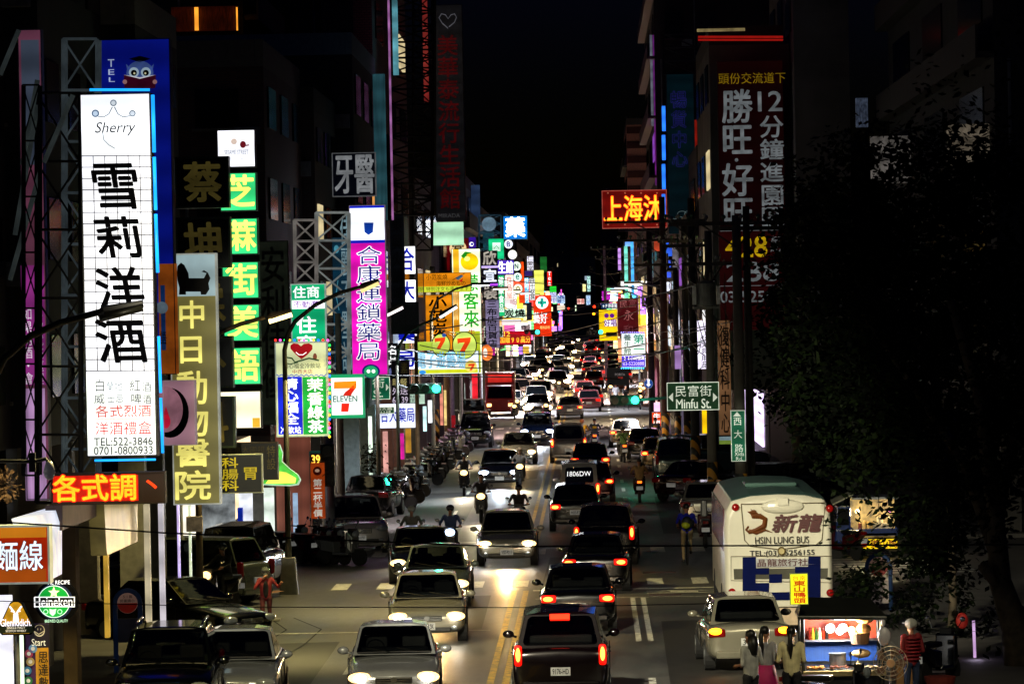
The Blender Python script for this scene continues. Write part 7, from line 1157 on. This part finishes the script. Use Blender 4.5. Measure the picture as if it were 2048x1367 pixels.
# ================================================================ cables
CB = mat('#050505', .6)
def cable(label, pts, r=.02, sag=0, group='overhead cables'):
    pp = [P(*p) for p in pts]; out = []
    for a_, b_ in zip(pp, pp[1:]):
        for k in range(10): u = k/10; v = a_.lerp(b_, u); v.z -= sag*4*u*(1-u); out.append(v)
    out.append(pp[-1]); q = MB(); q.tube(out, r, 5); return single('overhead_cable', q, CB, label, 'cable', pp[0], group)
L1 = 'thin black cable slung across the street between the poles'
for pts, r, sg in ((((-40, 1040, 62), (330, 1065, 62), (1000, 1092, 62), (2100, 1088, 62)), .012, 0), (((-40, 1200, 58), (480, 1213, 58), (1050, 1214, 58), (1420, 1206, 58)), .006, 0), (((660, 672, 150), (960, 708, 200), (1180, 706, 205), (1400, 690, 180)), .028, .2), (((672, 678, 150), (980, 735, 205), (1330, 700, 219)), .022, .3), (((690, 690, 165), (1000, 720, 215), (1420, 655, 150)), .02, .3), (((838, 660, 178), (960, 640, 230), (1200, 606, 219), (1430, 560, 150)), .03, .1), (((735, 750, 176), (960, 753, 178), (1240, 757, 180)), .025, 0), (((845, 640, 200), (1000, 690, 240), (1330, 640, 262)), .02, .3), (((846, 648, 200), (1000, 662, 240), (1306, 560, 262)), .02, .3),
   (((962, 552, 270), (1160, 566, 300), (1330, 568, 262)), .025, .2), (((962, 640, 270), (1120, 630, 300), (1306, 600, 262)), .02, .2), (((962, 660, 270), (1100, 668, 300), (1333, 600, 219)), .02, .2), (((962, 690, 270), (1110, 690, 300), (1333, 640, 219)), .02, .2), (((962, 712, 270), (1160, 735, 300), (1424, 676, 150)), .02, .2), (((840, 690, 185), (1010, 700, 230), (1290, 690, 219)), .02, .2), (((962, 672, 280), (1240, 664, 300), (1480, 640, 140)), .016, .2)): cable(L1, pts, r, sg)
L2 = 'black cable running along the right poles, part of the tangle'
cr = random.Random(21); pol = [(1424, 150), (1391, 180), (1376, 203), (1333, 219), (1306, 262), (1216, 420)]
for i in range(26):
    k = cr.randrange(5); (p0, y0), (p1, y1) = pol[k], pol[k+1]; za, zb = 475+cr.random()*270-(20 if k > 2 else 0), 480+cr.random()*200; cable(L2, ((p0+cr.uniform(-22, 26), za, y0), (p1+cr.uniform(-40, 20), min(za, zb)+cr.uniform(0, 40), y1)), .018, cr.uniform(.2, 1.4), 'tangled cables on the right poles')
for i in range(6): cable('thin pale loop of wire hanging at the right poles', ((1330+i*9, 640+i*7, 200), (1352+i*10, 644+i*6, 196)), .014, .55, 'loops of wire on the right poles')
for i in range(10): cable('dark service wire dropping between the right poles and the wall', ((1395+cr.uniform(-10, 90), 520+cr.random()*60, 150), (1410+cr.uniform(0, 80), 640+cr.random()*120, 150+cr.random()*30)), .014, cr.uniform(.1, .7), 'service wires by the billboard')

# ================================================================ trees
LEAF = [mat(c_, .7, 0, 0, .5, 1.5, .08) for c_ in ('#060b04', '#0a1406', '#040803', '#101a06')]; BARK = mat('#4a4030', .85, 0, 0, .6, 6, bump=.5)
def tree(label, loc, trunk, blobs, n, size, seed, hang=0, branches=()):
    t = thing('tree', label, 'tree', loc); rn = random.Random(seed); o = Vector(loc)
    q = MB(); q.tube([Vector(p[:3])-o for p in trunk], [p[3] for p in trunk], 12)
    obj('trunk', q, BARK, t, smooth=True)
    for br in branches: q = MB(); q.tube([Vector(p[:3])-o for p in br], [p[3] for p in br], 8); obj('branch', q, BARK, t, smooth=True)
    q = MB(); tot = sum(b[3]*b[4]*b[5] for b in blobs)
    for cx, cy_, cz, rx, ry, rz in blobs:
        k = int(n*rx*ry*rz/tot)
        cl_ = [(rn.gauss(0, .52), rn.gauss(0, .52), rn.gauss(0, .52)) for _ in range(max(6, k//30))]
        for i in range(k):
            b = cl_[rn.randrange(len(cl_))]; p = Vector((cx+rx*(b[0]+rn.gauss(0, .16)), cy_+ry*(b[1]+rn.gauss(0, .16)), cz+rz*(b[2]+rn.gauss(0, .14))))-o
            s_ = size*rn.uniform(.6, 1.3); a_ = rn.uniform(0, 6.28); d = Vector((math.cos(a_), math.sin(a_), rn.uniform(-1.2, .3))).normalized(); e = d.cross(Vector((rn.uniform(-1, 1), rn.uniform(-1, 1), 1))).normalized()
            q.add([p, p+d*s_*.5+e*s_*.28, p+d*s_, p+d*s_*.5-e*s_*.28], [(0, 1, 2, 3)], rn.randrange(4))
    for i in range(hang):
        b = blobs[rn.randrange(len(blobs))]; p = Vector((b[0]+rn.gauss(0, .4)*b[3], b[1]+rn.gauss(0, .4)*b[4], b[2]-rn.random()*b[5]*.5))-o; l = rn.uniform(.3, .8)
        q.add([p, p+Vector((.03, 0, 0)), p+Vector((.05+rn.uniform(-.08, .08), 0, -l)), p+Vector((.03, 0, -l))], [(0, 1, 2, 3)], rn.randrange(4))
    obj('crown', q, LEAF, t); return t
def W3(px, py, Y, r=None): p = P(px, py, Y); return (p.x, p.y, p.z) if r is None else (p.x, p.y, p.z, r)
def blob(px, py, Y, rpx, rpy): p = P(px, py, Y); s_ = Y/F; return (p.x, p.y, p.z, rpx*s_, 1.6, rpy*s_)
g = P(2045, 1400, 88)
tree('big leafy tree with hanging fronds filling the right side of the street', (g.x, 88, 0), [(g.x, 88, 0, .34), W3(2030, 1250, 88, .28), W3(2000, 1160, 88, .22), W3(1990, 1020, 88, .17), W3(1960, 800, 88, .13), W3(1900, 600, 88, .07)],
 [blob(1830, 640, 90, 190, 260), blob(1700, 480, 92, 130, 130), blob(1640, 640, 92, 80, 190), blob(1950, 560, 89, 130, 280), blob(1900, 900, 90, 150, 160), blob(1740, 850, 92, 110, 120), blob(1800, 380, 90, 170, 110), blob(1990, 880, 88, 90, 240), blob(1850, 1080, 91, 80, 110), blob(1700, 720, 93, 110, 150), blob(1960, 360, 91, 110, 110), blob(1620, 440, 93, 60, 110), blob(1800, 760, 93, 150, 200)], 30000, .19, 4, 50,
 [[W3(1990, 1100, 88, .15), W3(1930, 930, 89, .10), W3(1830, 780, 90, .06), W3(1720, 620, 91, .03)], [W3(1995, 1050, 88, .12), W3(2030, 850, 88, .08), W3(2040, 650, 88, .04)], [W3(2008, 1185, 88, .14), W3(1965, 1130, 87.7, .11)]])
g = P(1905, 1370, 96); tree('slim tree with low leafy twigs left of the big trunk', (g.x, 96, 0), [(g.x, 96, 0, .10), W3(1906, 1200, 96, .09), W3(1900, 1000, 96, .07), W3(1880, 900, 96, .04)], [blob(1830, 1230, 97, 45, 60), blob(1740, 1150, 98, 70, 60), blob(1880, 1110, 97, 70, 90), blob(1700, 1190, 98, 40, 24), blob(1930, 1250, 96, 50, 70)], 2600, .16, 8, 0, [[W3(1903, 1120, 96, .05), W3(1830, 1090, 97, .03), W3(1740, 1150, 98, .015)]])
g = P(1590, 1010, 160); tree('dark tree behind the utility poles in front of the billboard', (g.x, 160, 0), [(g.x, 160, 0, .2), W3(1600, 760, 160, .15), W3(1610, 560, 160, .08)], [blob(1620, 520, 160, 75, 130), blob(1590, 720, 160, 80, 110), blob(1660, 820, 160, 90, 80), blob(1560, 600, 158, 40, 60)], 6000, .26, 12, 60)
p = P(10, 968, 73); t = thing('plant', 'small bushy plant beside the camera bracket at the left edge', 'plant', (p.x, p.y, p.z)); q = MB(); pr = random.Random(2)
for i in range(260): d = Vector((pr.gauss(0, 1), pr.gauss(0, 1), pr.gauss(0, 1))).normalized()*pr.uniform(.05, .26); q.add([d, d*1.3+Vector((.02, 0, .01)), d*1.35, d*1.3-Vector((.02, 0, 0))], [(0, 1, 2, 3)])
obj('foliage', q, mat('#4a3426', .8), t)
for i, (px, py, Y) in enumerate(((742, 925, 168), (985, 700, 290))) if False else enumerate(((742, 925, 168),)):
    p = P(px, py, Y); t = thing('plant', 'potted plant by the shop front behind the black parked car', 'plant', (p.x, p.y, 0)); q = MB(); q.tube([(0, 0, .1), (0, 0, .5)], [.16, .22], 10); obj('pot', q, mat('#6a3a24', .8), t); q = MB()
    for k in range(300): a_ = pr.uniform(0, 6.28); d = Vector((pr.gauss(0, .22), pr.gauss(0, .2), pr.uniform(.5, 2.3))); q.add([d, d+Vector((.1*math.cos(a_), .1*math.sin(a_), .03)), d+Vector((.16*math.cos(a_), .16*math.sin(a_), -.05))], [(0, 1, 2)])
    obj('foliage', q, LEAF[1], t)

# ================================================================ the food cart, truck stall and what stands round them
CY = 79.5; cs = CY/F; cc = P(1688, 1290, CY); t = thing('food_cart', 'food cart with a dark roof and bright inside, customers beside it', 'food cart', (cc.x, CY, 0)); X = lambda px: P(px, 1290, CY).x-cc.x; Z = lambda py: P(1688, py, CY).z
DKM = mat('#2a2c26', .4, .3, 0, .3, 3)
q = MB(); q.add([(X(1596), -.1, Z(1228)), (X(1775), -.1, Z(1232)), (X(1750), 1.2, Z(1204)), (X(1612), 1.2, Z(1200)), (X(1596), -.1, Z(1236)), (X(1775), -.1, Z(1240)), (X(1775), 1.3, Z(1236)), (X(1596), 1.3, Z(1232))], [(0, 1, 2, 3), (0, 4, 5, 1), (1, 5, 6, 2), (3, 2, 6, 7), (0, 3, 7, 4), (4, 7, 6, 5)]); obj('roof', q, DKM, t, bevel=.02)
for px in (1606, 1764):
    for yy in (0, 1.1): q = MB(); q.tube([(X(px), yy, 0), (X(px), yy, Z(1232))], .035, 8); obj('post', q, DKM, t)
q = MB(); q.box((0, .55, Z(1345)), (X(1770)-X(1604), 1.2, .10)); obj('counter', q, mat('#b8a878', .3, .6), t, bevel=.01); q = MB(); q.box((0, .55, .30+Z(1345)/2-.1), (X(1762)-X(1612), 1.0, .5)); obj('cabinet', q, mat('#1c1e20', .4, .3), t, bevel=.02)
q = MB(); q.box((0, 1.12, (Z(1240)+Z(1285))/2), (X(1760)-X(1610), .05, Z(1240)-Z(1285))); obj('back_panel', q, mat('#c84828', .6, 0, 0, .3, 3), t); q = MB(); q.box((0, 1.10, (Z(1288)+Z(1330))/2), (X(1760)-X(1610), .05, Z(1288)-Z(1330))); obj('back_panel', q, mat('#2858a8', .6, 0, 0, .2, 20, stretch=(3, 1, .1)), t)
q = MB(); q.box((0, .9, Z(1286)), (X(1760)-X(1610), .3, .03)); obj('shelf', q, ALU, t)
for nm, px, py, cc_, st, pw in (('lamp_bulb', 1682, 1264, '#e8f0ff', 14, 95), ('lamp_bulb', 1706, 1262, '#ffc870', 12, 110)): q = MB(); q.sph((X(px), .35, Z(py)), .065, 12, 8); obj(nm, q, E(cc_, st), t, smooth=True); lamp('stall_light', 'POINT', (X(px), .2, Z(py)+.02), pw, lin(cc_), t, .08)
lamp('stall_light', 'POINT', (X(1660), .4, Z(1250)), 22, (.9, .9, 1), t, .1)
def item(name, label, cat, px, py, mb, mats, yo=.4, group=None, **k):
    loc = Vector((cc.x+X(px), CY+yo, Z(py))); return single(name, MB_off(mb, loc), mats, label, cat, loc, group, **k)
def MB_off(mb, loc): mb.v = [(a+loc.x, b+loc.y, c+loc.z) for a, b, c in mb.v]; return mb
q = MB(); q.tube([(0, 0, 0), (0, 0, .27)], .15, 18); q.tube([(0, 0, .27), (0, 0, .285)], .158, 18); item('stock_pot', 'tall steel stock pot on the cart counter', 'pot', 1677, 1340, q, ALU)
for i, (px, w_) in enumerate(((1632, .34), (1682, .42), (1738, .32))):
    tr_ = thing('food_tray', ('tray of golden snacks at the left end of the cart counter', 'tray of brown braised snacks in the middle of the counter', 'tray of pale wrapped food at the right end of the counter')[i], 'tray', (cc.x+X(px), CY+.12, Z(1341))); q = MB(); q.box((0, 0, .015), (w_, .3, .03)); obj('tray', q, ALU, tr_); q = MB(); fr = random.Random(i)
    for k in range(60): q.sph((fr.uniform(-.45, .45)*w_, fr.uniform(-.13, .13), .045+fr.random()*.035), (fr.uniform(.012, .03), .02, .014), 6, 4)
    obj('food', q, mat(('#c88a38', '#6a3418', '#d8c098')[i], .5), tr_)
for i in range(6): q = MB(); q.tube([(0, 0, 0), (0, 0, .13), (0, 0, .17), (0, 0, .22)], [.032, .032, .014, .012], 10); item('sauce_bottle', 'sauce bottle in the row on the shelf inside the food cart', 'bottle', 1624+i*7, 1285, q, mat(('#6a1a0c', '#c89028', '#2a4a1a', '#d8c8a0', '#8a2a10', '#1c1410')[i], .2), .9, 'sauce bottles on the cart shelf')
for i, px in enumerate((1709, 1719)): q = MB(); q.tube([(0, 0, 0), (0, 0, .13)], .036, 12); item('sauce_tin', ('left', 'right')[i]+' one of two small steel tins on the counter', 'tin', px, 1340, q, ALU, .06, 'steel tins on the counter')
q = MB(); q.tube([(0, 0, 0), (0, 0, .16), (0, 0, .2)], [.15, .18, .19], 16); item('steamer_basket', 'wooden steamer tub at the right inside the cart', 'tub', 1722, 1290, q, WOOD, .3)
q = MB(); q.sph((0, 0, .08), (.13, .10, .10), 10, 8); q.sph((.02, 0, .26), (.16, .1, .1), 10, 8); item('snack_bag', 'pale plastic bags hanging at the right inside the cart', 'bag', 1730, 1268, q, mat('#d8b078', .4), .25)
q = MB(); q.sph((0, 0, .08), (.17, .12, .08), 10, 8); item('bread_bag', 'bag of buns below the wooden tub in the cart', 'bag', 1724, 1318, q, mat('#d0a868', .45), .3)
for i, px in enumerate((1666, 1692)): q = MB(); q.prism([(.075*math.cos(k*math.pi/8), .075*math.sin(k*math.pi/8)) for k in range(16)], 0, .05); q.tube([(.08*math.cos(k*math.pi/8), -.01, .08*math.sin(k*math.pi/8)) for k in range(17)], .012, 5); item('clock', ('left', 'right')[i]+' small round dial at the back of the cart', 'dial', px, 1262, q, mat('#c8d0d8', .3), .85)
cs_ = sign('cart_sign', 'yellow lit stall sign with red characters on the left post of the food cart', (1580, 1146, 1616, 1208), 79.2, .12, face=E('#f0f020', 1.0), border=1.2, fm=mat('#a8b060', .5, 0, .3), texts=(('台南', (1584, 1149, 1612, 1160), E('#d86010', .7)), ('東山鴨頭', (1586, 1160, 1612, 1206), E('#d84810', .7), 'v', .03)))
c = P(1768, 1258, 79.2); q = MB(); q.sph((0, 0, -.12), (.12, .06, .17), 10, 8); q.sph((-.01, 0, .12), (.04, .03, .06), 8, 6); single('plastic_bag', MB_off(q, c), mat('#b8b4b8', .35), 'white plastic bag hanging from the right post of the cart', 'bag', c, smooth=True)
c = P(1781, 1325, 79); t = thing('fan', 'round electric fan at the right end of the food cart', 'fan', (c.x, 79, 0)); zz = c.z
q = MB()
for k in range(4): q.tube([(.30*(.25+.25*k)*1*math.cos(a_), -.05+.04*(k/3), zz+.30*(.25+.25*k)*math.sin(a_)) for a_ in np.linspace(0, 6.283, 28)], .008, 5)
for k in range(16): a_ = k*math.pi/8; q.tube([(.07*math.cos(a_), -.05, zz+.07*math.sin(a_)), (.30*math.cos(a_), 0, zz+.30*math.sin(a_))], .004, 4)
obj('guard', q, mat('#b8a890', .35, .4), t)
for k in range(5): a_ = k*1.257; q = MB(); q.prism([(.06*math.cos(a_), zz+.06*math.sin(a_)), (.26*math.cos(a_-.35), zz+.26*math.sin(a_-.35)), (.28*math.cos(a_), zz+.28*math.sin(a_)), (.24*math.cos(a_+.35), zz+.24*math.sin(a_+.35))], .01, .02); obj('blade', q, mat('#7a5a48', .5), t)
q = MB(); q.prism([(.07*math.cos(k*math.pi/10), zz+.07*math.sin(k*math.pi/10)) for k in range(20)], -.06, .1); obj('hub', q, mat('#c89a70', .4), t); q = MB(); q.tube([(0, .1, 0), (0, .1, zz)], .025, 8); q.tube([(0, .1, 0), (0, .1, .04)], .2, 14); obj('stand', q, GREY, t)
g = G(1805, 1400); c = P(1808, 1350, 82); q = MB(); q.box((0, 0, 0), (.3, .3, .4)); q.sph((0, 0, .2), (.16, .16, .1), 10, 6); single('paper_sack', MB_off(q, c), mat('#a87a48', .8), 'tan sack standing below the woman in the red vest', 'sack', c, bevel=.04)
c = P(1862, 1330, 86); q = MB(); q.box((0, 0, 0), (.6, .4, .24)); q.box((-.1, 0, .16), (.3, .3, .1)); single('goods_box', MB_off(q, c), mat('#b8a89a', .7, 0, .04), 'pale open boxes on a low stand behind the woman in the red vest', 'box', c, bevel=.01)
c = P(1880, 1362, 84); q = MB(); q.tube([(0, 0, -.15), (0, 0, .1)], [.24, .3], 16); single('basket', MB_off(q, c), mat('#7a2a20', .7), 'dark red round basket at the bottom edge right', 'basket', c)
c = P(1949, 1300, 90); q = MB(); q.tube([P(1947, 1240, 90), P(1953, 1400, 90)], .03, 8); single('light_tube', q, E('#d0a8d8', .7), 'thin lilac light tube standing before the big tree trunk', 'light tube', c)
lamp('tube_light', 'POINT', tuple(c-Vector((0, .4, .2))), 12, (.85, .7, 1), None, .2)
c = P(1924, 1240, 95); q = MB(); q.sph((0, 0, 0), (.13, .13, .17), 10, 8); single('lantern', MB_off(q, c), mat('#b02820', .5, 0, .15), 'small red lantern behind the leaves near the big trunk', 'lantern', c)
# blue truck stall
ty = 127; s = ty/F; tcx = P(1735, 1060, ty); t = thing('truck_stall', 'blue truck opened as a lit food stall with a yellow skirt sign', 'truck', (tcx.x, ty, 0)); X2 = lambda px: P(px, 1060, ty).x-tcx.x; Z2 = lambda py: P(1735, py, ty).z; BL = paint('#0c3a90', .3, .1)
q = MB(); q.add([(X2(1668), 0, .45), (X2(1702), 0, .45), (X2(1702), 0, Z2(1010)), (X2(1676), 0, Z2(1012)), (X2(1668), 1.6, .45), (X2(1702), 1.6, .45), (X2(1702), 1.6, Z2(1010)), (X2(1676), 1.6, Z2(1012))], [(0, 1, 2, 3), (4, 7, 6, 5), (0, 3, 7, 4), (1, 5, 6, 2), (3, 2, 6, 7), (0, 4, 5, 1)]); obj('cab', q, BL, t, bevel=.05); q = MB(); q.box((X2(1687), -.02, Z2(1032)), (.30, .03, .46)); obj('side_window', q, GLASS, t); q = MB(); text(q, 'Veryca', X2(1672), Z2(1062), X2(1700), Z2(1056), -.03, 'f', .0, .2); obj('lettering', q, mat('#c8d0e0', .5), t)
q = MB(); q.box((X2(1752), .8, .75), (X2(1795)-X2(1706), 1.6, .2)); obj('bed', q, BL, t); q = MB(); q.box((X2(1752), 1.5, (Z2(1000)+Z2(1080))/2), (X2(1795)-X2(1706), .06, Z2(1000)-Z2(1080))); obj('back_panel', q, mat('#c8a860', .5, 0, .35, .9, 4), t)
q = MB(); q.box((X2(1752), -.03, Z2(1087)), (X2(1795)-X2(1712), .05, Z2(1078)-Z2(1097))); obj('skirt_sign', q, E('#f0c810', .85), t); q = MB(); q.prism([(X2(1728)+.09*math.cos(k*math.pi/8), Z2(1087)+.10*math.sin(k*math.pi/8)) for k in range(16)], -.07, -.06); text(q, '東山鴨', X2(1740), Z2(1096), X2(1794), Z2(1079), -.065, 'h', .03); obj('lettering', q, mat('#a01808', .5, 0, .3), t)
q = MB(); q.add([(X2(1664), -.6, Z2(1004)), (X2(1705), -.6, Z2(984)), (X2(1706), 1.6, Z2(986)), (X2(1668), 1.6, Z2(1002)), (X2(1664), -.6, Z2(1007)), (X2(1705), -.6, Z2(987)), (X2(1706), 1.6, Z2(989)), (X2(1668), 1.6, Z2(1005))], [(0, 1, 2, 3), (4, 7, 6, 5), (0, 4, 5, 1), (1, 5, 6, 2), (3, 2, 6, 7), (0, 3, 7, 4)]); obj('awning', q, mat('#c8c8a8', .6), t); q = MB(); q.box((X2(1752), .8, Z2(996)), (X2(1796)-X2(1704), 1.7, .06)); obj('roof', q, ALU, t); q = MB(); q.box((X2(1752), .3, Z2(1068)), (X2(1792)-X2(1710), .6, .06)); obj('counter', q, mat('#c8a070', .4, .2), t)
for px in (1716, 1780): q = MB(); q.sph((X2(px), .2, Z2(1022)), .06, 10, 6); obj('lamp_bulb', q, E('#ffe090' if px < 1750 else '#ff90e0', 12), t); lamp('stall_light', 'POINT', (X2(px), .3, Z2(1024)), 40, (1, .82, .5), t, .1)
fr = random.Random(4)
for i in range(7): px = 1722+i*10; q = MB(); q.tube([(0, 0, 0), (0, 0, fr.uniform(.2, .5))], fr.uniform(.05, .1), 10); loc = Vector((tcx.x+X2(px), ty+.4, Z2(1066))); single('food_jar', MB_off(q, loc), mat(fr.choice(['#d8b060', '#a85828', '#e0d0a0', '#7a3018']), .35, 0, .1), 'jar of goods on the counter of the blue truck stall', 'jar', loc, 'jars on the truck stall counter')
for sx_ in (-1, 1): wl = bpy.data.objects.new('wheel', TYM); COL.objects.link(wl); wl.parent = t; wl.location = (sx_*.9, .2, .31); wl.rotation_euler = (0, 0, math.pi/2)
bpy.data.objects.remove(TMPO)
